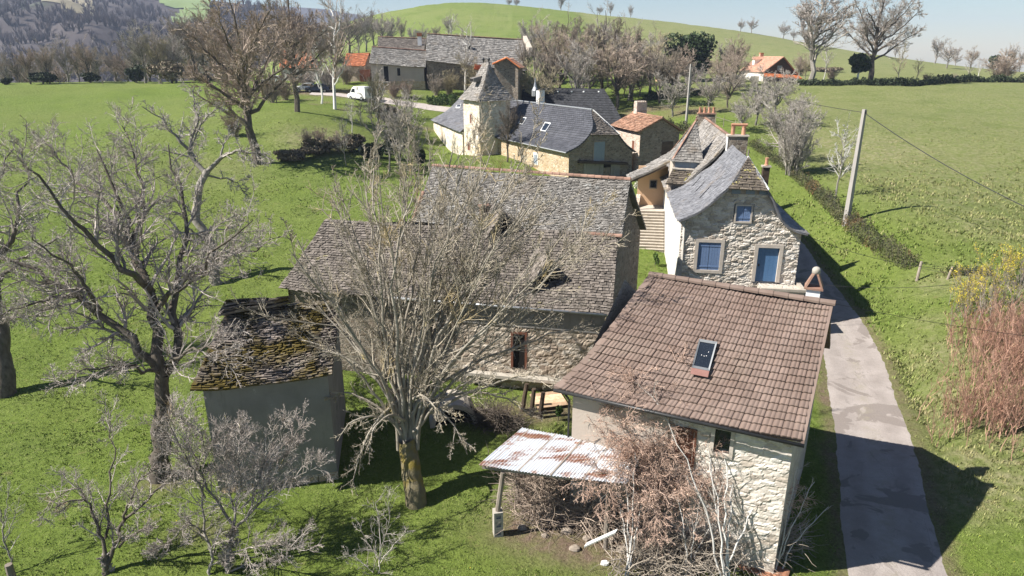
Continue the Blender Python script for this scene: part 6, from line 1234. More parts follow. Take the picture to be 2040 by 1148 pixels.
belt('bushes on the right hedge', 'bushy bare shrub on the right-hand field hedge', [('bush', 1996, 163, 62, {'mats': ('twig_brown', 'twig_rust'), 'wide': 1.4}), ('bush', 1846, 164, 18, {'mats': ('twig_dark', 'twig_dark'), 'wide': 1.4}), ('bush', 1900, 163, 16), ('bush', 1655, 163, 30, {'mats': ('twig_rust', 'twig_rust')}), ('bush', 1595, 150, 46, {'mats': ('twig_brown', 'twig_rust')})], cat='shrub')
belt('garden and orchard trees', 'lichen-grey bare fruit tree in the orchard right of the stone house', [('fruit', 1552, 316, 120, {'mats': GR, 'var': 0}), ('fruit', 1505, 250, 92, {'mats': GR, 'var': 1}), ('fruit', 1545, 232, 96, {'mats': GR, 'var': 0}), ('fruit', 1478, 262, 66, {'mats': GR, 'var': 1}), ('sapling', 1664, 398, 140, {'mats': ('bark_grey', 'twig_white')}), ('fruit', 1450, 214, 76, {'mats': BR, 'var': 0}), ('fruit', 1582, 250, 70, {'mats': GR, 'var': 1})], 'fruit_tree')
plant('bush', 1580, 346, 142, 'dense upright hazel bush in the orchard field with a broad dark foot', mats=('bark_grey', 'twig_grey'), cat='shrub', name='hazel_bush', wide=.75, unique=4)
belt('garden trees behind the clay-roofed house', 'dark-stemmed garden tree on the lawn behind the clay-roofed house', [('fruit', 1244, 194, 52, {'mats': BR}), ('fruit', 1274, 193, 66, {'mats': VB, 'var': 1}), ('fruit', 1340, 232, 84, {'mats': GR}), ('fruit', 1412, 224, 78, {'mats': VB, 'var': 1}), ('fruit', 1372, 190, 66, {'mats': VB}), ('fruit', 1430, 190, 72, {'mats': RU, 'var': 1}), ('fruit', 1462, 182, 72, {'mats': RU})], 'fruit_tree')
belt('trees around the salmon house', 'thin brown tree screening the salmon-roofed house', [('ash', 1462, 160, 84, {'mats': RU, 't': 138}), ('ash', 1604, 158, 40, {'mats': OL, 't': 150, 'var': 1}), ('fruit', 1452, 160, 76, {'mats': RU, 't': 135}), ('fruit', 1500, 172, 26, {'mats': GR, 't': 132}), ('fruit', 1474, 170, 44, {'mats': GR, 't': 128, 'var': 1}), ('ash', 1440, 158, 70, {'mats': VB, 't': 145})])
belt('thin trees at the foot of the tower', 'slender pale bare tree on the slope left of the manor tower', [('sapling', 748, 338, 150, {'mats': GR}), ('sapling', 776, 342, 128, {'mats': GR, 'var': 1}), ('ash', 800, 348, 140, {'mats': GR}), ('sapling', 836, 345, 100, {'mats': GR}), ('sapling', 720, 250, 50, {'mats': BR}), ('ash', 755, 262, 120, {'mats': OL, 'var': 1, 'wide': .6}), ('sapling', 815, 300, 120, {'mats': GR, 'var': 1}), ('sapling', 690, 330, 90, {'mats': GR})])
plant('oak', 1010, 322, 125, 'dark twisted bare tree growing against the manor tower', unique=11, mats=('twig_dark', 'twig_dark'), rot=1.4, wide=.5)
belt('shrubs before the long barn', 'olive-brown bare shrub against the long barn wall', [('fruit', 945, 188, 74, {'mats': OL}), ('birch', 926, 186, 124, {'mats': ('twig_white', 'twig_grey')}), ('bush', 895, 188, 50, {'mats': ('twig_olive', 'twig_olive')}), ('bush', 970, 190, 46, {'mats': ('twig_olive', 'twig_olive')}), ('bush', 868, 190, 44), ('ash', 1045, 182, 88, {'mats': BR}), ('bush', 812, 196, 40, {'mats': ('twig_rust', 'twig_rust')}), ('bush', 785, 196, 34, {'mats': ('twig_rust', 'twig_rust')}), ('sapling', 756, 205, 66), ('bush', 1015, 186, 52, {'mats': ('twig_rust', 'twig_rust')})], 'bare_shrub', 'shrub')
belt('bushes under the oaks', 'bare thicket bush under the two oaks', [('bush', 545, 205, 60), ('bush', 570, 200, 48, {'mats': ('twig_rust', 'twig_rust')}), ('bush', 480, 180, 50, {'mats': ('twig_rust', 'twig_rust')}), ('bush', 616, 180, 54, {'mats': ('twig_violet', 'twig_violet')}), ('bush', 655, 182, 64, {'mats': ('twig_violet', 'twig_violet')}), ('bush', 690, 168, 50), ('bush', 448, 172, 46), ('bush', 640, 292, 40, {'mats': ('twig_rust', 'twig_rust')}), ('bush', 672, 300, 42, {'mats': ('twig_rust', 'twig_rust')}), ('bush', 612, 288, 34), ('bush', 470, 270, 55, {'mats': ('twig_rust', 'twig_rust')})], 'bare_shrub', 'shrub')
# ---- left foreground: bare garden trees cut by the bottom edge
def fore():
    q = lambda x, y, dt=0, T=23.5: pt(x/2.914, 820+y/2.914, T+dt)
    def mk(lines, name, label, seed, cm, tm, sp):
        tr, cw, g = bare_crown([([q(*p) for p in pl], r0, r1) for pl, r0, r1 in lines], sp, seed, 12, .01); b = lines[0][0][0]; b = q(*b); b[2] = gm(b[0], b[1]); tree(name, label, 'tree', b, tr, cw, tm, cm)
    fine = [S_((18, 24), .36, 46, 5, .15, .012, .06, t0=.15, rr=.5, max=1.5), S_((9, 12), .5, 44, 5, .13, .0075, .05, max=1.0), S_((4, 6), .6, 42, 4, .13, .0048, .04, max=.6)]
    mk([(((622, 1010), (615, 930), (612, 830)), .13, .10), (((612, 840), (580, 700), (540, 610), (495, 510), (400, 518, -.4), (300, 570, -.8)), .07, .02), (((625, 890), (690, 720), (710, 660), (800, 560), (900, 470, .3), (1030, 330, .8)), .085, .02), (((690, 790), (740, 740), (800, 700, -.3), (900, 660, -.8)), .05, .015), (((610, 740), (640, 450, .4), (655, 260, .6), (640, -30, .9)), .05, .012), (((710, 660), (760, 500, -.4), (790, 430, -.6), (900, 330, -.6)), .05, .015), (((495, 510), (440, 450, .4), (330, 500, .8), (220, 640, 1)), .035, .01)],
       'fruit_tree', 'dark-stemmed bare fruit tree with one straight upright shoot, bottom left', 51, 'twig_violet', 'bark_dark', fine)
    mk([(((1318, 1010), (1325, 880), (1350, 690)), .10, .075), (((1350, 690), (1385, 480), (1390, 250), (1385, 40)), .05, .012), (((1345, 650), (1270, 530), (1180, 380), (1090, 160), (1060, 0)), .055, .012), (((1380, 660), (1440, 610), (1560, 480), (1700, 390), (1880, 300)), .055, .012), (((1440, 600), (1500, 400), (1560, 210), (1660, 60)), .045, .012), (((1340, 820), (1500, 785, -.6), (1640, 800, -1), (1820, 760, -1.3)), .035, .01), (((1360, 640), (1330, 420, 1), (1300, 200, 1.5), (1310, 0, 2)), .04, .01), (((1240, 1000), (1215, 780), (1180, 620), (1185, 400), (1180, 100)), .06, .012), (((1190, 700), (1100, 660, -.5), (1000, 740, -1), (880, 830, -1.4)), .03, .008), (((1400, 560), (1600, 360, 1), (1700, 170, 1.5), (1760, 40, 1.7)), .04, .01), (((1190, 500), (1100, 300, -.8), (1000, 120, -1.2), (980, -20, -1.5)), .035, .01)],
       'fruit_tree', 'violet-grey bushy bare tree in front of the mossy shed wall', 52, 'twig_violet', 'bark_grey', [S_((26, 34), .40, 46, 5, .15, .012, .09, t0=.12, rr=.5, max=1.8), S_((11, 14), .5, 44, 5, .13, .0075, .06, max=1.1), S_((4, 6), .6, 42, 4, .13, .0048, .05, max=.6)])
    mk([(((80, 960), (60, 860), (20, 730), (8, 600)), .035, .02), (((15, 700), (40, 540), (60, 400)), .02, .007), (((8, 600), (-20, 480), (10, 380)), .02, .007), (((30, 760), (80, 620, .4), (120, 480, .5)), .016, .006)],
       'sapling', 'thin pale sapling at the left edge beside the wooden fence post', 53, 'twig_grey', 'bark_grey', [S_((8, 12), .4, 40, 4, .15, .006, .06, t0=.2, max=.8), S_((4, 6), .5, 42, 3, .18, .004, .04, max=.4)])
    mk([(((2190, 1000), (2200, 900), (2210, 720), (2180, 520)), .02, .008), (((2195, 900), (2280, 780), (2360, 700)), .015, .006), (((2200, 860), (2120, 740), (2080, 640)), .015, .006), (((2210, 800), (2260, 640), (2250, 480)), .014, .006), (((2190, 960), (2080, 860), (2000, 820)), .014, .006)],
       'bare_shrub', 'small wispy grey shrub on the lawn below the ash trunk', 54, 'twig_grey', 'twig_grey', [S_((14, 18), .5, 40, 4, .18, .006, .05, t0=.05, max=.9), S_((6, 8), .5, 44, 3, .2, .0045, .04, max=.5)])
fore()
# ---- right foreground: vine-smothered shrub, pale shoots and brush
def fore_right():
    rng = np.random.default_rng(61); b = ong(1330, 1085); T = b[1]*CS+(CAMZ-b[2])*SN-.7; g = lambda u, v, dt=0: pt(u, v, T+dt)
    L = [([b, g(1315, 1000), g(1300, 900), g(1295, 800)], .10, .03)]
    for e in ((1210, 800, .6), (1265, 760, -.4), (1330, 760, .6), (1400, 790, .2), (1450, 830, .8), (1180, 880, .5), (1160, 960, -.4), (1440, 900, -.8), (1230, 920, -.8), (1370, 860, -.6), (1290, 990, -1.0), (1500, 860, .5), (1250, 1040, -1.0), (1400, 980, -.8), (1190, 1010, -.6), (1470, 960, -.5), (1440, 1040, -.7), (1380, 1060, -.9), (1310, 1060, -1), (1500, 1010, -.3), (1350, 820, -.5), (1420, 760, .3), (1480, 800, .3), (1540, 860, .2), (1290, 740, .3), (1370, 745, .2), (1220, 760, .5), (1200, 800, -.3), (1250, 745, -.2), (1310, 735, -.4), (1390, 735, -.3), (1450, 770, -.3), (1500, 770, 0), (1530, 940, -.2), (1560, 1000, -.2)):
        a = g(1310+rng.uniform(-20, 20), rng.uniform(880, 1000)); E = g(*e); L.append(([a, a+(E-a)*.4+A_([0, 0, .5]), a+(E-a)*.8+A_([0, 0, .35]), E], .035, .010))
    tr, cw, G = bare_crown(L, [S_((26, 34), .50, 55, 5, .25, .010, -.02, t0=.05, max=1.6), S_((8, 11), .55, 48, 5, .2, .007, -.02, max=1.0), S_((3, 5), .55, 46, 4, .2, .005, -.02, max=.6)], 61, 10, .02)
    r = tree('vine_shrub', 'shrub smothered in rusty dry vine between the shelter and the brown tiled house', 'shrub', b, tr, cw, 'bark_grey', 'twig_vine')
    m = MB(); pts = G[2][0][:, -1]; pts = pts[rng.integers(0, len(pts), 3600)]+rng.normal(size=(3600, 3))*.12; leaves(m, pts, .034, rng); m.build('dry_leaves', 'leaf_dead', r)
    for i, (base, tips, lab) in enumerate((((1440, 1165), ((1385, 765), (1480, 800), (1555, 905), (1410, 890), (1300, 790), (1440, 810)), 'pale smooth-stemmed young tree rising in front of the white rubble wall'),
                            ((1545, 1145), ((1620, 960), (1650, 1010), (1590, 930), (1530, 960)), 'pale bare shoots by the right corner of the brown tiled house'),
                            ((1255, 1148), ((1245, 950), (1265, 900), (1235, 1010), (1290, 940)), 'group of thin pale shoots left of the vine-covered shrub'),
                            ((1370, 1148), ((1350, 990), (1400, 960), (1420, 1040)), 'tangle of low pale shoots under the vine-covered shrub'))):
        b = ong(*base); T = b[1]*CS+(CAMZ-b[2])*SN; L = []
        for u, v in tips:
            E = pt(u, v, T+rng.uniform(-.3, .5)); L.append(([b+rng.normal(size=3)*A_([.15, .15, 0])-A_([0, 0, .1]), b+(E-b)*A_([.22, .22, .35]), b+(E-b)*A_([.6, .6, .72]), E], .042 if i == 0 else .03, .010))
        tr, cw, G = bare_crown(L, [S_((6, 9), .24, 32, 4, .1, .009, .08, t0=.3, max=1.2), S_((3, 5), .45, 40, 3, .14, .005, .06, max=.6)], 70+i, 12, .008); tree('young_tree' if i == 0 else 'bare_shoots', lab, 'tree' if i == 0 else 'shrub', b, tr, cw, 'twig_white', 'twig_grey')
    # dogwood-red thicket and broom on the right bank
    def thicket(name, label, cx, n, H, sx, sy, mat, seed, kids=(9, 13)):
        rr = np.random.default_rng(seed); L = []
        for k in range(n):
            x, y = cx[0]+rr.normal()*sx, cx[1]+rr.normal()*sy; h = H*rr.uniform(.55, 1.1); a = rr.uniform(0, 6.28); l = rr.uniform(.1, .45)*h; z = gm(x, y)
            L.append(([A_([x, y, z-.1]), A_([x+math.cos(a)*l*.35, y+math.sin(a)*l*.35, z+h*.55]), A_([x+math.cos(a)*l, y+math.sin(a)*l, z+h])], .018, .005))
        tr, cw, G = bare_crown(L, [S_(kids, .36, 22, 4, .08, .0075, .16, t0=.1, max=1.5), S_((4, 7), .45, 26, 3, .10, .0055, .12, max=.7)], seed, 8, .01, (4, 3, 3, 3))
        b = A_([cx[0], cx[1], gm(cx[0], cx[1])]); r = thing(name, label, 'shrub', b); tr.build('stems', 'bark_grey' if mat != 'twig_red' else 'twig_red', r); cw.build('twigs', mat, r); return r, G
    for i, (u, v, n, H, sx, sy, lab) in enumerate(((1975, 850, 130, 2.6, .9, 1.0, 'reddish bare thicket at the right edge, lowest and nearest the lane'), (2030, 760, 140, 3.0, 1.0, 1.2, 'tall reddish bare thicket at the right edge, behind the nearest one'), (1985, 690, 110, 2.3, 1.0, 1.0, 'pinkish bare thicket right below the yellow broom'), (2030, 640, 60, 2.8, 1.3, 1.2, 'grey-pink bare thicket right of the yellow broom'))):
        thicket('red_thicket', lab, gp(u, v), n, H, sx, sy, 'twig_red' if i != 3 else 'twig_rust', 80+i)
    for i, (u, v, n, lab) in enumerate(((1940, 620, 46, 'yellow flowering broom beside the fence on the right bank'), (2010, 575, 26, 'smaller yellow flowering broom at the right edge near the fence'))):
        r, G = thicket('broom_shrub', lab, gp(u, v), n, 2.3, .8, .7, 'twig_olive', 90+i); m = MB(); p = G[-1][0][:, -1]; p = p[rng.integers(0, len(p), 3800)]+rng.normal(size=(3800, 3))*.06; leaves(m, p, .035, rng); m.build('flowers', 'leaf_yellow', r)
fore_right()
# ---- evergreens, hedges, brambles
def leafy(name, label, cat, u, v, wpx, hpx, mat, N, size, seed, t=None, lobes=9, depth=.8, trunk=None, group=None, low=0.0):
    rng = np.random.default_rng(seed); b = ong(u, v) if t is None else pt(u, v, t)
    if t is not None: b[2] = gm(b[0], b[1])
    T = b[1]*CS+(CAMZ-b[2])*SN; W = wpx*T/FPX/2; H = hpx*T/FPX; balls = []
    for k in range(lobes):
        a = rng.uniform(0, 6.28); r = rng.uniform(0, .65); z = rng.uniform(.28, .78); s = rng.uniform(.28, .48); balls.append((b[0]+math.cos(a)*r*W, b[1]+math.sin(a)*r*W*depth, b[2]+low*H+z*H*(1-low), (W*s*1.1, W*s*depth, H*(1-low)*s*.55)))
    root = thing(name, label, cat, b, group); m = MB(); p = clump_points(N, rng, balls, .35); p[:, 2] = np.maximum(p[:, 2], b[2]+.02); leaves(m, p, size, rng); m.build('foliage', mat, root)
    L = [([b-A_([0, 0, .2]), b+A_([.05*W, 0, H*.3]), A_([*balls[k][:3]])], W*.09 if trunk else W*.05, W*.02) for k in range(min(5, lobes))]
    P, R, _ = limbs(L, 8, .01, rng); q = MB(); tubes(q, P, R, 5); q.build('trunk', trunk or 'bark_dark', root, True); return root
leafy('evergreen_tree', 'dark round evergreen tree on the ridge hedge in front of the spreading bare tree', 'tree', 1706, 166, 46, 60, 'leaf_dark', 5200, .30, 101, None, 12, .9, 'bark_birch', None, .22)
leafy('holly_clump', 'big dark holly clump between the copse and the salmon-roofed house', 'tree', 1378, 146, 138, 92, 'leaf_dark', 9000, .36, 102, 145, 16)
leafy('ivy_tree', 'dark ivy-covered tree top with bare twigs above, at the copse edge', 'tree', 1268, 150, 26, 92, 'leaf_dark', 2600, .34, 103, 142, 9)
leafy('conifer_tree', 'dark little conifer on the far right skyline', 'tree', 1982, 128, 28, 30, 'leaf_dark', 1500, .6, 104, 265, 8)
leafy('laurel_bush', 'dark green laurel bush left of the manor wing', 'shrub', 796, 318, 76, 70, 'leaf_dark', 4200, .20, 105, None, 10)
leafy('laurel_bush', 'darker laurel shrub at the corner of the manor wing', 'shrub', 838, 332, 44, 44, 'leaf_ivy', 2000, .20, 106, None, 7)
leafy('holly_bush', 'dark holly bush behind the grey farmhouse chimney', 'shrub', 832, 84, 30, 26, 'leaf_dark', 1500, .4, 107, 160, 6)
for i, (u, v, w, h, mt, lab) in enumerate(((86, 168, 64, 26, 'leaf_ivy', 'dark bramble clump on the far meadow edge, leftmost'), (180, 166, 56, 20, 'leaf_ivy', 'dark bramble clump on the far meadow edge between two pale trees'), (272, 165, 54, 34, 'leaf_ivy', 'dark rounded bramble clump on the far meadow edge beside the two birches'), (342, 166, 96, 44, 'bramble', 'wide brown bramble mound on the far meadow edge'), (15, 168, 26, 12, 'leaf_ivy', 'tiny dark bramble clump at the left end of the meadow edge'), (408, 165, 50, 20, 'bramble', 'small brown bramble mound right of the wide one'))):
    leafy('bramble_clump', lab, 'shrub', u, v, w, h, mt, 2200, .30, 110+i)
for i, (u, v, w, h, mt, lab) in enumerate(((640, 306, 110, 30, 'bramble', 'brown bramble bank below the birches'), (590, 318, 90, 22, 'bramble', 'brown bramble heap right of the oak trunk'), (700, 300, 70, 34, 'bramble', 'brown bramble bank left of the white boxes'), (745, 312, 60, 30, 'leaf_ivy', 'dark green bramble beside the white boxes'), (770, 245, 90, 36, 'bramble', 'brown scrub on the bank below the farm track'), (720, 78, 170, 18, 'leaf_ivy', 'dark hedge line on the slope above the orange roofs'), (870, 66, 110, 22, 'bramble', 'brown scrub on the slope behind the farmhouse roofs'), (1010, 62, 100, 18, 'bramble', 'brown scrub line at the foot of the green hill'), (1650, 84, 70, 7, 'bramble', 'low scrub line on the crest right of the far clump'))):
    leafy('bramble_bank', lab, 'shrub', u, v, w, h, mt, 2600, .24 if v > 200 else .5, 130+i, None if v > 200 else 190)
def hedge(name, label, pts, w, h, mat, N, size, seed, cat='hedge', twigs=True):
    rng = np.random.default_rng(seed); f = pline([A_([*p[:2], 0]) for p in pts]); P = f(np.linspace(0, 1, N)); T = np.gradient(P, axis=0); T /= np.linalg.norm(T, axis=1)[:, None]+1e-9; S = np.stack([T[:, 1], -T[:, 0]], 1)
    L = np.r_[0, np.cumsum(np.linalg.norm(np.diff(P, axis=0), axis=1))]
    q = rng.uniform(-1, 1, N); z = rng.random(N)**.75; top = h*np.clip(.8+.9*vnoise(L*.7, L*0+.3, seed)+.5*vnoise(L*2.6, L*0+1.3, seed)+.3*vnoise(L*7, L*0+4.3, seed), .25, 1.6); wd = w*(.85+.5*vnoise(L*.9, L*0+5.3, seed))
    edge = rng.random(N) < .6; q = np.where(edge, np.sign(q)*(1-.25*rng.random(N)), q)
    X = P[:, :2]+S*(q*wd/2*(1-.35*z**3))[:, None]; zz = gzm(X[:, 0], X[:, 1])+z*top; b = A_([*P[N//2, :2], gm(*P[N//2, :2])]); root = thing(name, label, cat, b)
    m = MB(); leaves(m, np.stack([X[:, 0], X[:, 1], zz], 1), size, rng); m.build('foliage', mat, root)
    n = N//18; i = rng.integers(0, N, n); x0 = P[i, :2]+S[i]*(rng.uniform(-.5, .5, n)*wd[i]*.6)[:, None]; z0 = gzm(x0[:, 0], x0[:, 1]); hh = top[i]*rng.uniform(.7, 1.25, n)
    A = np.stack([x0[:, 0], x0[:, 1], z0-.05], 1); B = A+np.stack([rng.normal(0, .12, n), rng.normal(0, .12, n), hh], 1); Q = np.stack([A, (A+B)/2+rng.normal(0, .05, (n, 3)), B], 1); m = MB(); tubes(m, Q, np.tile(A_([.014, .011, .006]), (n, 1)), 3); m.build('stems', 'twig_brown', root); return root
hedge('field_hedge', 'clipped brown-green hedge running along the bank right of the lane', [gp(u, v) for u, v in ((1496, 288), (1540, 318), (1590, 356), (1640, 402), (1690, 446), (1740, 488), (1788, 522), (1818, 536))], 1.3, 1.15, 'leaf_hedge', 15000, .075, 150)
hedge('field_hedge', 'dark low hedge across the top of the right-hand field', [gp(u, v) for u, v in ((1590, 168), (1680, 169), (1780, 170), (1900, 166), (2060, 166))], 2.2, 1.6, 'leaf_ivy', 9000, .24, 151)
hedge('garden_hedge', 'short dark hedge at the back of the vegetable garden', [gp(u, v) for u, v in ((1286, 200), (1330, 194), (1400, 192))], 1.6, 1.5, 'leaf_ivy', 3200, .16, 152)
hedge('garden_hedge', 'small green hedge between the clay-roofed house and the pole', [gp(u, v) for u, v in ((1325, 262), (1365, 266), (1384, 272))], 1.6, 1.8, 'leaf_hedge', 3000, .12, 153)
hedge('fence_bramble', 'dark bramble line along the wire fence by the broom', [gp(u, v) for u, v in ((1888, 548), (1930, 548), (1975, 548))], .6, .45, 'leaf_ivy', 1500, .06, 154)
hedge('garden_hedge', 'dark green hedge along the farm track below the long barn', [gp(u, v) for u, v in ((850, 206), (900, 208), (955, 210))], 1.6, 1.5, 'leaf_green', 3200, .16, 155)
# ---- far wood on the valley side
def farwood():
    rng = np.random.default_rng(7); P = HV[:-1].reshape(-1, 3); N = 5200; i = rng.integers(0, len(P), N); p = P[i]+rng.normal(0, 3, (N, 3))*A_([1, 1, 0]); u = np.argsort(rng.random(N))
    fx = p[:, 1]*CS-(p[:, 2]-CAMZ)*SN; uu = 1020+FPX*p[:, 0]/fx; vv = 574-FPX*(p[:, 1]*SN+(p[:, 2]-CAMZ)*CS)/fx
    keep = (uu > -250) & (uu < 700) & ~((uu > 300) & (uu < 420) & (vv > -14) & (vv < 24)) & ~((uu > 336) & (uu < 412) & (vv > 22) & (vv < 50)) & ~((uu > 95) & (uu < 185) & (vv > -30) & (vv < 28) & (rng.random(N) < .8)); p = p[keep]; n = len(p)
    k = 13; H = rng.uniform(7, 12, n); a = rng.uniform(0, 6.28, (n, k)); r = rng.uniform(.08, .36, (n, k))*H[:, None]; z = (1-(r/H[:, None]/.42)**2*.6)*H[:, None]*rng.uniform(.75, 1, (n, k))
    B = np.repeat(p[:, None], k, 1); E = B+np.stack([np.cos(a)*r, np.sin(a)*r, z], 2); M_ = B+(E-B)*A_([.35, .35, .5]); Q = np.stack([B, M_, E], 2).reshape(-1, 3, 3)
    m = MB(); tubes(m, Q, np.tile(A_([.24, .30, .10]), (len(Q), 1)), 3); o = m.build('far_wood', 'twig_far'); o['kind'] = 'stuff'; return o
simple('twig_far', (.066, .051, .052), (.105, .083, .078), .02, .9, .3, [((.06, .07, .05), .012, .62, .05)])
farwood()
ORD = ['leftmost', 'second', 'third', 'fourth', 'fifth', 'sixth', 'seventh', 'eighth', 'ninth', 'tenth', 'eleventh', 'twelfth', 'thirteenth', 'fourteenth', 'fifteenth', 'sixteenth', 'seventeenth', 'eighteenth', 'nineteenth', 'twentieth', 'twenty-first', 'twenty-second', 'twenty-third', 'twenty-fourth', 'twenty-fifth', 'twenty-sixth', 'twenty-seventh', 'twenty-eighth', 'twenty-ninth', 'thirtieth', 'thirty-first', 'thirty-second', 'thirty-third', 'thirty-fourth', 'thirty-fifth', 'thirty-sixth', 'thirty-seventh', 'thirty-eighth', 'thirty-ninth', 'fortieth']
for g_, l_ in GROUPS.items():
    for i, (u, o) in enumerate(sorted(l_, key=lambda q: q[0])): o['label'] = o['label']+', '+(ORD[i]+' from the left' if i else 'leftmost')
# ================================================================== poles, cables, fences, vehicles, small things
def upole(u, v, vtop, r0, r1, label, mat):
    b = ong(u, v); T = b[1]*CS+(CAMZ-b[2])*SN; lo, hi = 3.0, 14.0
    for _ in range(40):
        m_ = (lo+hi)/2
        if pr(b+A_([0, 0, m_]))[1] > vtop: lo = m_
        else: hi = m_
    h = lo; root = thing('utility_pole', label, 'utility pole', b); m = MB(); f = Fr(b, 35)
    m.hexa([f(-r0, -r0*.7, -.4), f(r0, -r0*.7, -.4), f(r0, r0*.7, -.4), f(-r0, r0*.7, -.4)], [f(-r1, -r1*.7, h), f(r1, -r1*.7, h), f(r1, r1*.7, h), f(-r1, r1*.7, h)]); m.build('shaft', mat, root)
    m = MB()
    for s_ in (-1, 1): m.lathe(f(0, s_*r1*1.0, h-.35), [(.04, 0), (.06, .05), (.03, .1), (.06, .15), (.03, .2)], 8)
    m.tube([f(0, -r1*1.6, h-.3), f(0, r1*1.6, h-.3)], .02, 5); m.build('insulator', 'dark_metal', root); return b+A_([0, 0, h-.25])
t1 = upole(1685, 446, 218, .26, .16, 'pale grey power pole standing in the hedge at the top of the lane bank', 'pole_wood')
t2 = upole(1366, 256, 128, .16, .11, 'slim pale power pole beside the hedge behind the clay-roofed house', 'pole_wood')
def cable(a, b, sag, r, label):
    t = np.linspace(0, 1, 30)[:, None]; P = a+(b-a)*t; P[:, 2] -= sag*4*(t*(1-t))[:, 0]; m = MB(); m.tube(P, r, 5); o = m.build('power_cable', 'cable_black', None, True); tag(o, label, 'cable')
cable(t1, t2, .7, .022, 'black cable strung between the two power poles'); cable(t1, pt(2260, 505, 40), .7, .032, 'thick black cable running down from the lane pole to the right edge')
e = pt(1597, 466, 44.0); cable(e, pt(2150, 520, 43), 1.4, .014, 'thin cable from the eave of the blue-shuttered house to the right edge')
cable(pt(1592, 562, 43.0), pt(2150, 522, 40), .9, .014, 'thin cable from the terrace corner across the lane to the right edge'); cable(pt(1628, 598, 26.5), pt(2250, 690, 33), .25, .010, 'thin pale cable from the ridge chimney over the lane')
cable(pt(1430, 590, 43.4), pt(1590, 562, 43.2), .3, .012, 'short cable along the front of the blue-shuttered house')
def post(u, v, vt, r, label, group=None, mat='oak_weathered', lean=(0, 0), cat='fence post', name='fence_post'):
    b = ong(u, v); f_ = b[1]*CS+(CAMZ-b[2])*SN; h = (v-vt)*f_/FPX*1.04; m = MB(); m.tube([b-A_([0, 0, .2]), b+A_([lean[0]*h*.5, lean[1]*h*.5, h*.5]), b+A_([lean[0]*h, lean[1]*h, h])], [r, r*.95, r*.85], 8); tag(m.build(name, mat), label, cat, group); return b+A_([lean[0]*h, lean[1]*h, h])
a = post(1826, 560, 522, .10, 'stout weathered fence post at the end of the clipped hedge', lean=(.05, 0)); b = post(1887, 556, 531, .08, 'leaning weathered fence post between the hedge end and the yellow broom', lean=(.22, 0)); c = post(2036, 560, 534, .08, 'weathered fence post at the right edge behind the yellow broom')
m = MB(); 
for dz in (-.1, -.45):
    for p, q in ((a, b), (b, c)): m.tube([p+A_([0, 0, dz]), (p+q)/2+A_([0, 0, dz-.04]), q+A_([0, 0, dz])], .008, 4)
tag(m.build('fence_wire', 'cable_black'), 'wires strung between the fence posts by the yellow broom', 'fence wire')
ps = [post(u, v, vt, .05, 'thin grey garden fence post, '+w, 'garden fence posts') for u, v, vt, w in ((1425, 248, 229, 'leftmost of the row'), (1441, 252, 233, 'second from the left'), (1464, 258, 241, 'beside the big chimney pots'), (1485, 262, 250, 'rightmost of the row'))]
m = MB(); m.tube([q-A_([0, 0, .35]) for q in ps], .03, 5); tag(m.build('fence_rail', 'oak_weathered'), 'thin rail joining the garden fence posts', 'fence rail')
post(33, 1180, 1114, .13, 'thick weathered fence post at the bottom left edge beside a sapling')
for i, (u, w) in enumerate(((205, 'tiny wooden meadow post left of the birches'), (120, 'tiny wooden meadow post left of the pale ash'), (322, 'tiny wooden meadow post beside the wide bramble mound'))): post(u, 168, 158, .09, w)
def box_body(root, name, f, prof, w, mat):                   # side profile pushed across the width
    m = MB(); m.prism([f(x, -w/2, z) for x, z in prof], f(0, w, 0)-f(0, 0, 0)); return m.build(name, mat, root)
def vehicle(name, label, cat, u, v, deg, prof, w, mat, wheels, panes, extra=None, s=1.0):
    b = ong(u, v); f0 = Fr(b, deg); f = lambda x, y, z: f0(x*s, y*s, z*s); root = thing(name, label, cat, b); bd = box_body(root, 'body', f, prof, w, mat)
    for x, r in wheels:
        for y in (-w/2+.02, w/2-.02):
            m = MB(); m.tube([f(x, y-.1, r), f(x, y+.1, r)], r*s, 12); wh = m.build('wheel', 'rubber', root)
            m = MB(); m.tube([f(x, y-.11*np.sign(-y), r), f(x, y+.115*np.sign(y), r)], r*.55*s, 10); sub(m, 'hub', 'zinc', wh, root)
    for nm, P in panes:
        m = MB()
        for poly in P: m.poly(*[f(*q) for q in poly])
        m.build(nm, 'glass', root)
    if extra: extra(root, f)
    return root
VP = [(-2.4, .35), (2.45, .35), (2.55, .8), (2.45, 1.05), (1.75, 1.25), (1.05, 2.15), (.6, 2.4), (-2.35, 2.42), (-2.5, 2.2), (-2.5, .5)]
def van_x(root, f):
    m = MB()
    for y in (-.72, .72): m.tube([f(2.5, y-.12, .85), f(2.5, y+.12, .85)], .11, 8)
    m.build('headlight', 'glass', root); m = MB(); m.hexa([f(2.4, -.95, .35), f(2.62, -.9, .35), f(2.62, .9, .35), f(2.4, .95, .35)], [f(2.4, -.95, .6), f(2.62, -.9, .6), f(2.62, .9, .6), f(2.4, .95, .6)]); m.build('bumper', 'dark_metal', root)
    m = MB(); m.hexa([f(-2.53, -.9, .5), f(-2.51, -.9, .5), f(-2.51, .9, .5), f(-2.53, .9, .5)], [f(-2.53, -.85, 2.2), f(-2.51, -.85, 2.2), f(-2.51, .85, 2.2), f(-2.53, .85, 2.2)]); m.build('rear_door', 'white_metal', root)
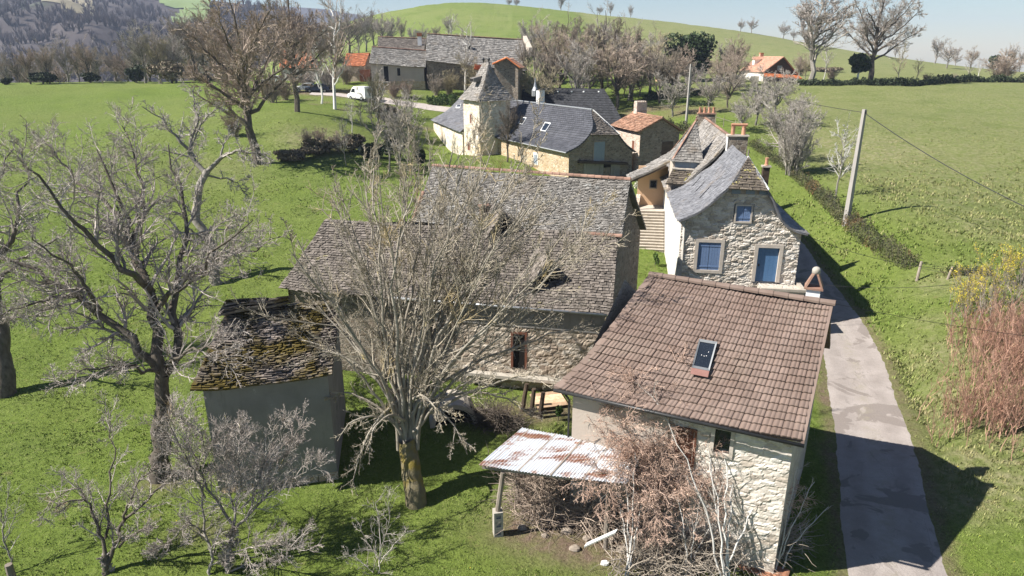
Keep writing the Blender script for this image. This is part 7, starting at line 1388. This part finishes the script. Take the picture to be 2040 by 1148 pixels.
vehicle('white_van', 'white panel van parked on the gravel below the beige farmhouse', 'van', 719, 200, 140, VP, 2.0, 'white_metal', ((1.6, .36), (-1.5, .36)), [('windscreen', [[(1.74, -.85, 1.29), (1.74, .85, 1.29), (1.08, .8, 2.12), (1.08, -.8, 2.12)]]), ('side_window', [[(.3, -1.005, 1.35), (1.5, -1.005, 1.35), (.98, -1.005, 2.0), (.3, -1.005, 2.0)], [(.3, 1.005, 1.35), (1.5, 1.005, 1.35), (.98, 1.005, 2.0), (.3, 1.005, 2.0)]])], van_x, .95)
CP = [(-2.0, .35), (2.0, .35), (2.1, .6), (2.0, .85), (1.0, .98), (.3, 1.45), (-1.1, 1.48), (-1.75, 1.0), (-2.05, .95), (-2.1, .6)]
CW = [('windscreen', [[(.98, -.7, 1.01), (.98, .7, 1.01), (.33, .62, 1.44), (.33, -.62, 1.44)]]), ('rear_window', [[(-1.73, -.7, 1.03), (-1.73, .7, 1.03), (-1.13, .62, 1.47), (-1.13, -.62, 1.47)]]), ('side_window', [[(-1.4, s_*.855, 1.0), (.75, s_*.855, 1.0), (.25, s_*.855, 1.4), (-1.05, s_*.855, 1.42)] for s_ in (-1, 1)])]
vehicle('white_car', 'white car parked near the orange-roofed house, left of the dark car', 'car', 610, 183, 200, CP, 1.7, 'white_metal', ((1.3, .31), (-1.3, .31)), CW)
vehicle('dark_car', 'dark blue car parked behind the white birches', 'car', 633, 184, 190, CP, 1.7, 'car_blue', ((1.3, .31), (-1.3, .31)), CW)
vehicle('white_car', 'white car half hidden behind the big oak, beside the log pile', 'car', 545, 168, 185, CP, 1.7, 'white_metal', ((1.3, .31), (-1.3, .31)), CW)
def logs():
    b = ong(545, 190); f = Fr(b, 8); root = thing('log_pile', 'pile of cut orange-brown firewood behind the big oak', 'log pile', b); r = random.Random(3)
    for j in range(9):
        m = MB()
        for i in range(17-(j > 6)*4): m.tube([f(-2.0+i*.245+(j % 2)*.12+r.uniform(-.03, .03), r.uniform(-.1, .1), .12+j*.21), f(-2.0+i*.245+(j % 2)*.12, 1.0, .12+j*.21)], r.uniform(.09, .125), 7)
        m.build('log_row', 'cut_wood', root)
logs()
def small_box(u, v, deg, sx, sy, sz, label):
    b = ong(u, v); f = Fr(b, deg); root = thing('bee_box', label, 'box', b); m = MB(); m.box(f, -sx/2, sx/2, -sy/2, sy/2, .18, sz); m.build('body', 'plastic_white', root)
    m = MB(); m.box(f, -sx/2-.03, sx/2+.03, -sy/2-.03, sy/2+.03, sz+.002, sz+.07); m.build('lid', 'zinc', root)
    m = MB()
    for x in (-1, 1):
        for y in (-1, 1): m.box(f, x*sx*.42-.04, x*sx*.42+.04, y*sy*.42-.04, y*sy*.42+.04, -.1, .178)
    m.build('stand', 'wood_dark', root)
small_box(719, 300, 20, .75, .6, .85, 'white box standing in the grass below the bramble bank, left of its twin'); small_box(732, 303, 10, .8, .6, .75, 'white box standing in the grass below the bramble bank, right of its twin')
b = ong(789, 231); m = MB(); m.lathe(b, [(.5, -.1), (.42, .1), (.38, .5), (.36, .55), (.02, .56)], 12); tag(m.build('tree_stump', 'cut_wood', None, True), 'pale cut tree stump on the bank above the laurel', 'stump')
# things in the yard between barn and ash
b = ong(905, 848); f = Fr(b, 10); m = MB()
th = np.linspace(0, math.pi, 13); 
for k in range(12):
    a0, a1 = th[k], th[k+1]; R0, R1 = 1.15, .92
    m.hexa([f(R1*math.cos(a0), 0, R1*math.sin(a0)), f(R0*math.cos(a0), 0, R0*math.sin(a0)), f(R0*math.cos(a0), 1.6, R0*math.sin(a0)), f(R1*math.cos(a0), 1.6, R1*math.sin(a0))], [f(R1*math.cos(a1), 0, R1*math.sin(a1)), f(R0*math.cos(a1), 0, R0*math.sin(a1)), f(R0*math.cos(a1), 1.6, R0*math.sin(a1)), f(R1*math.cos(a1), 1.6, R1*math.sin(a1))], .5)
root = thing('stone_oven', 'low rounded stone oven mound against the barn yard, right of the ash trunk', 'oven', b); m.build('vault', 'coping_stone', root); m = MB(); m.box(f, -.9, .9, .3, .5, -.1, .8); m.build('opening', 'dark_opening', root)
for i, (u, v, vt, ln, w) in enumerate(((1040, 818, 762, .16, 'dark leaning timber against the barn wall, left one'), (1058, 826, 772, .1, 'dark leaning timber against the barn wall, middle one'), (1075, 832, 778, .12, 'dark leaning timber against the barn wall, right one'))): post(u, v, vt, .12, w, 'timbers leaning by the barn', 'wood_dark', (ln, .05), 'timber', 'timber_post')
b = ong(1100, 818); f = Fr(b, 14); m = MB()
for i in range(5): m.box(f, -.75, .85, i*.31, i*.31+.3, .16, .2)
root = thing('board_platform', 'pale board platform on the ground between the barn and the brown tiled house', 'platform', b); m.build('boards', 'cut_wood', root); m = MB(); m.box(f, -.7, .8, .05, .2, -.1, .157); m.box(f, -.7, .8, 1.25, 1.4, -.1, .157); m.build('bearers', 'wood_dark', root)
# brush, stones, planks under and around the shelter
def brush(name, label, spots, N, seed, mat, r=(.5, .35), L=(.7, 1.7)):
    rng = np.random.default_rng(seed); i = rng.integers(0, len(spots), N); c = A_([gp(u, v) for u, v, h in spots])[i]; h = A_([q[2] for q in spots])[i]
    p = c+rng.normal(size=(N, 3))*A_([r[0], r[1], 0]); p[:, 2] = gzm(p[:, 0], p[:, 1])+rng.random(N)**1.2*h; a = rng.uniform(0, 6.28, N); l = rng.uniform(*L, N); e = rng.normal(.25, .45, N)
    d = np.stack([np.cos(a)*np.cos(e), np.sin(a)*np.cos(e), np.sin(e)], 1); Q = np.empty((N, 5, 3)); Q[:, 0] = p
    for k in range(4): d = d+rng.normal(size=(N, 3))*.22; d /= np.linalg.norm(d, axis=1, keepdims=True); Q[:, k+1] = Q[:, k]+d*(l/4)[:, None]
    Q[..., 2] = np.maximum(Q[..., 2], gzm(Q[..., 0], Q[..., 1])+.01); rr = rng.uniform(.006, .02, N)[:, None]*A_([1, .9, .8, .6, .35])
    m = MB(); tubes(m, Q, rr, 4); o = m.build(name, mat); tag(o, label, 'brush'); return o
brush('brush_pile', 'tangled heap of dry cut branches stacked under the corrugated shelter', [(1060, 1000, 1.5), (1110, 1005, 1.8), (1160, 1012, 1.9), (1210, 1020, 1.9), (1250, 1040, 1.6), (1090, 1030, .9), (1190, 1045, 1.1), (1280, 1060, 1.3)], 4200, 201, 'twig_rust')
brush('brush_pile', 'dark tangle of dead stems at the foot of the white rubble wall', [(1400, 1120, .9), (1450, 1110, 1.0), (1500, 1100, 1.0), (1540, 1090, .8), (1340, 1130, .8), (1290, 1130, .7)], 1700, 202, 'twig_brown', (.5, .4), (.6, 1.5))
brush('brush_pile', 'dry twig heap beside the stone oven in the barn yard', [(965, 838, .7), (990, 846, .8), (1010, 850, .5)], 700, 203, 'twig_dark', (.4, .3), (.5, 1.2))
rs = random.Random(9)
def rock(u, v, s, label, mat='coping_stone', group=None, k=None):
    b = ong(u, v); m = MB(); r = np.random.default_rng(int(u*7+v)); n = 10; th = np.arange(n)*2*math.pi/n; V = []
    for z, q in ((-.15, .85), (.15, 1.0), (.5, .85), (.72, .45)): V += [tuple(b+A_([math.cos(t)*s*q*r.uniform(.8, 1.15), math.sin(t)*s*q*.75*r.uniform(.8, 1.15), z*s])) for t in th]
    F = [[i*n+j, i*n+(j+1) % n, (i+1)*n+(j+1) % n, (i+1)*n+j] for i in range(3) for j in range(n)]+[[3*n+j for j in range(n)]]; m.add(V, F); tag(m.build('stone_block', mat), label, 'stone', group)
for u, v, s_, w in ((1040, 1052, .20, 'flat stone by the concrete post base under the shelter'), (1130, 1062, .24, 'brown stone in front of the brush heap, left of the white plank'), (1170, 1076, .2, 'stone half under the lower end of the white plank'), (1215, 1076, .3, 'biggest brown stone right of the white plank'), (1205, 1124, .17, 'white stone block on the grass below the white plank'), (1145, 1096, .22, 'stone on the bare earth below the white plank'), (1085, 1070, .15, 'small stone on the bare earth under the shelter'), (1240, 1098, .24, 'stone beside the pale shoots right of the plank')):
    rock(u, v, s_, w, 'white_paint' if 'white stone' in w else 'field_stone')
p, q = pt(1166, 1088, 22.6), pt(1228, 1060, 22.4); m = MB(); s1 = A_([.05, .09, 0]); m.hexa([p-s1, q-s1, q+s1, p+s1], [p-s1+A_([0, 0, .06]), q-s1+A_([0, 0, .06]), q+s1+A_([0, 0, .06]), p+s1+A_([0, 0, .06])]); tag(m.build('white_plank', 'wood_white'), 'short white plank lying tilted on the stones by the brush heap', 'plank')
for k, (u, v, w) in enumerate(((1480, 1118, 'rusty corrugated sheet lying by the wall foot, upper one'), (1520, 1140, 'rusty corrugated sheet lying by the wall foot, lower one'))):
    b = ong(u, v); f = Fr(b, -20-k*12); m = MB(); xs = np.linspace(-.8, .8, 33)
    for i in range(32): m.hexa([f(xs[i], -.35, .06+.02*math.sin(i*1.3)), f(xs[i+1], -.35, .06+.02*math.sin(i*1.3+1.3)), f(xs[i+1], .35, .16+.02*math.sin(i*1.3+1.3)), f(xs[i], .35, .16+.02*math.sin(i*1.3))], [f(xs[i], -.35, .068+.02*math.sin(i*1.3)), f(xs[i+1], -.35, .068+.02*math.sin(i*1.3+1.3)), f(xs[i+1], .35, .168+.02*math.sin(i*1.3+1.3)), f(xs[i], .35, .168+.02*math.sin(i*1.3))], .5)
    tag(m.build('rusty_sheet', 'rusty_sheet'), w, 'metal sheet', 'rusty sheets by the wall')
# vegetable row and blossom
for i in range(9):
    u = 1376+i*5.2; b = ong(u, 212-(i % 2)*3); m = MB(); leaves(m, b+np.random.default_rng(i).normal(0, .22, (70, 3))*A_([1, 1, .6])+A_([0, 0, .28]), .16, RNG); o = m.build('cabbage_plant', 'leaf_dark'); tag(o, 'dark leafy cabbage in the vegetable garden row, '+(ORD[i]+' from the left' if i else 'leftmost'), 'vegetable', 'cabbages in the vegetable garden')
simple('blossom', (.55, .54, .42), (.68, .66, .58), 2, .8, .5)
leafy('blossom_shrub', 'pale blossoming shrub below the clay-roofed house, behind the porch canopy', 'shrub', 1275, 338, 34, 26, 'blossom', 1600, .09, 301, 74, 6)
leafy('weed_clump', 'green weed clump at the foot of the white stair wall', 'plant', 1305, 530, 18, 26, 'leaf_green', 700, .07, 302, None, 5)
leafy('weed_clump', 'green weed clump at the left corner of the brown tiled house', 'plant', 1112, 838, 24, 36, 'leaf_green', 900, .06, 303, None, 5)
# ---- grass: one mass of tufts, thinning with distance
def grass():
    rng = np.random.default_rng(77); N = 230000; y = 12+rng.random(N)**2.1*88; x = rng.uniform(-1, 1, N)*(y*.85+4); dr = droad(x, y); z = gzm(x, y)
    ix = np.clip(np.searchsorted(gx, x), 0, nx-1); iy = np.clip(np.searchsorted(gy, y), 0, ny-1); so = SOIL[iy, ix]
    cl = vnoise(x*.5, y*.5, 12)+.6*vnoise(x*1.8, y*1.8, 13); m_ = (dr > 1.75+.25*vnoise(x*2, y*2, 15)) & (rng.random(N) > so*1.05) & (rng.random(N) < (.62+cl*1.1)*np.clip((100-y)/55, 0, 1)); x, y, z, cl = x[m_], y[m_], z[m_], cl[m_]; n = len(x)
    bank = np.clip((x-17)/3, 0, 1)*np.clip((75-y)/10, 0, 1); h = (.035+.06*rng.random(n)**2+.07*np.clip(cl, 0, 1)+.14*bank*rng.random(n))*(1+np.clip((y-30)/60, 0, 1)*.5)
    B = 3; x, y, z, h, cl = (np.repeat(q, B) for q in (x, y, z, h, cl)); K = n*B; a = rng.uniform(0, 6.28, K); w = h*.16+.012*(y/30); l = h*rng.uniform(.2, .9, K); px, py = x+rng.normal(0, .05, K), y+rng.normal(0, .05, K); ca, sa = np.cos(a), np.sin(a)
    V = np.stack([np.stack([px-sa*w, py+ca*w, z-.02], 1), np.stack([px+sa*w, py-ca*w, z-.02], 1), np.stack([px+ca*l, py+sa*l, z+h], 1)], 1).reshape(-1, 3)
    m = MB(); m.add(V, np.arange(K)[:, None]*3+A_([0, 1, 2]), np.clip(rng.random(K)*.7+.3*(cl+.5), 0, 1)); o = m.build('grass', 'grass_blade', None, False, {'dry': np.repeat(np.repeat(np.clip(DRY[iy[m_], ix[m_]], 0, 1), B), 3)}); o['kind'] = 'stuff'
    k = rng.integers(0, n*B, 900); P = np.stack([px[k], py[k], z[k]+.09], 1); m = MB(); leaves(m, P, .035, rng, .0); o = m.build('dandelions', 'leaf_yellow'); o['kind'] = 'stuff'
t = NT('grass_blade'); t.done(t.mix(t.math('MULTIPLY', t.attr('dry'), t.ramp(t.noise(1.3, 5, .7), [(.3, .3), (.65, 1.0)])), t.mix(t.ramp(t.noise(.5, 3), [(.45, 0.0), (.62, .8)]), t.ramp(t.attr('tint'), [(0.0, (.085, .13, .022)), (.55, (.148, .215, .040)), (.85, (.21, .245, .07)), (1.0, (.30, .27, .14))]), t.ramp(t.attr('tint'), [(0.0, (.11, .14, .032)), (.6, (.19, .225, .06)), (1.0, (.32, .29, .16))])), t.ramp(t.attr('tint'), [(0.0, (.17, .165, .065)), (.6, (.28, .25, .125)), (1.0, (.40, .35, .21))])), .8, None, 0, .15)
grass()
# ---- the air: one even haze round everything
m = MB(); f = Fr((0, 0, 0)); m.box(f, -2600, 2600, -60, 2700, -80, 128); hz = m.build('haze', 'leaf_dark'); hz.data.materials.clear()
hm = bpy.data.materials.new('haze_air'); hm.use_nodes = True; hm.node_tree.nodes.clear(); ho = hm.node_tree.nodes.new('ShaderNodeOutputMaterial'); pv = hm.node_tree.nodes.new('ShaderNodeVolumePrincipled')
pv.inputs['Color'].default_value = (.62, .74, 1.0, 1); pv.inputs['Density'].default_value = .0002; pv.inputs['Anisotropy'].default_value = .1; hm.node_tree.links.new(pv.outputs[0], ho.inputs['Volume']); hz.data.materials.append(hm); hz['kind'] = 'stuff'
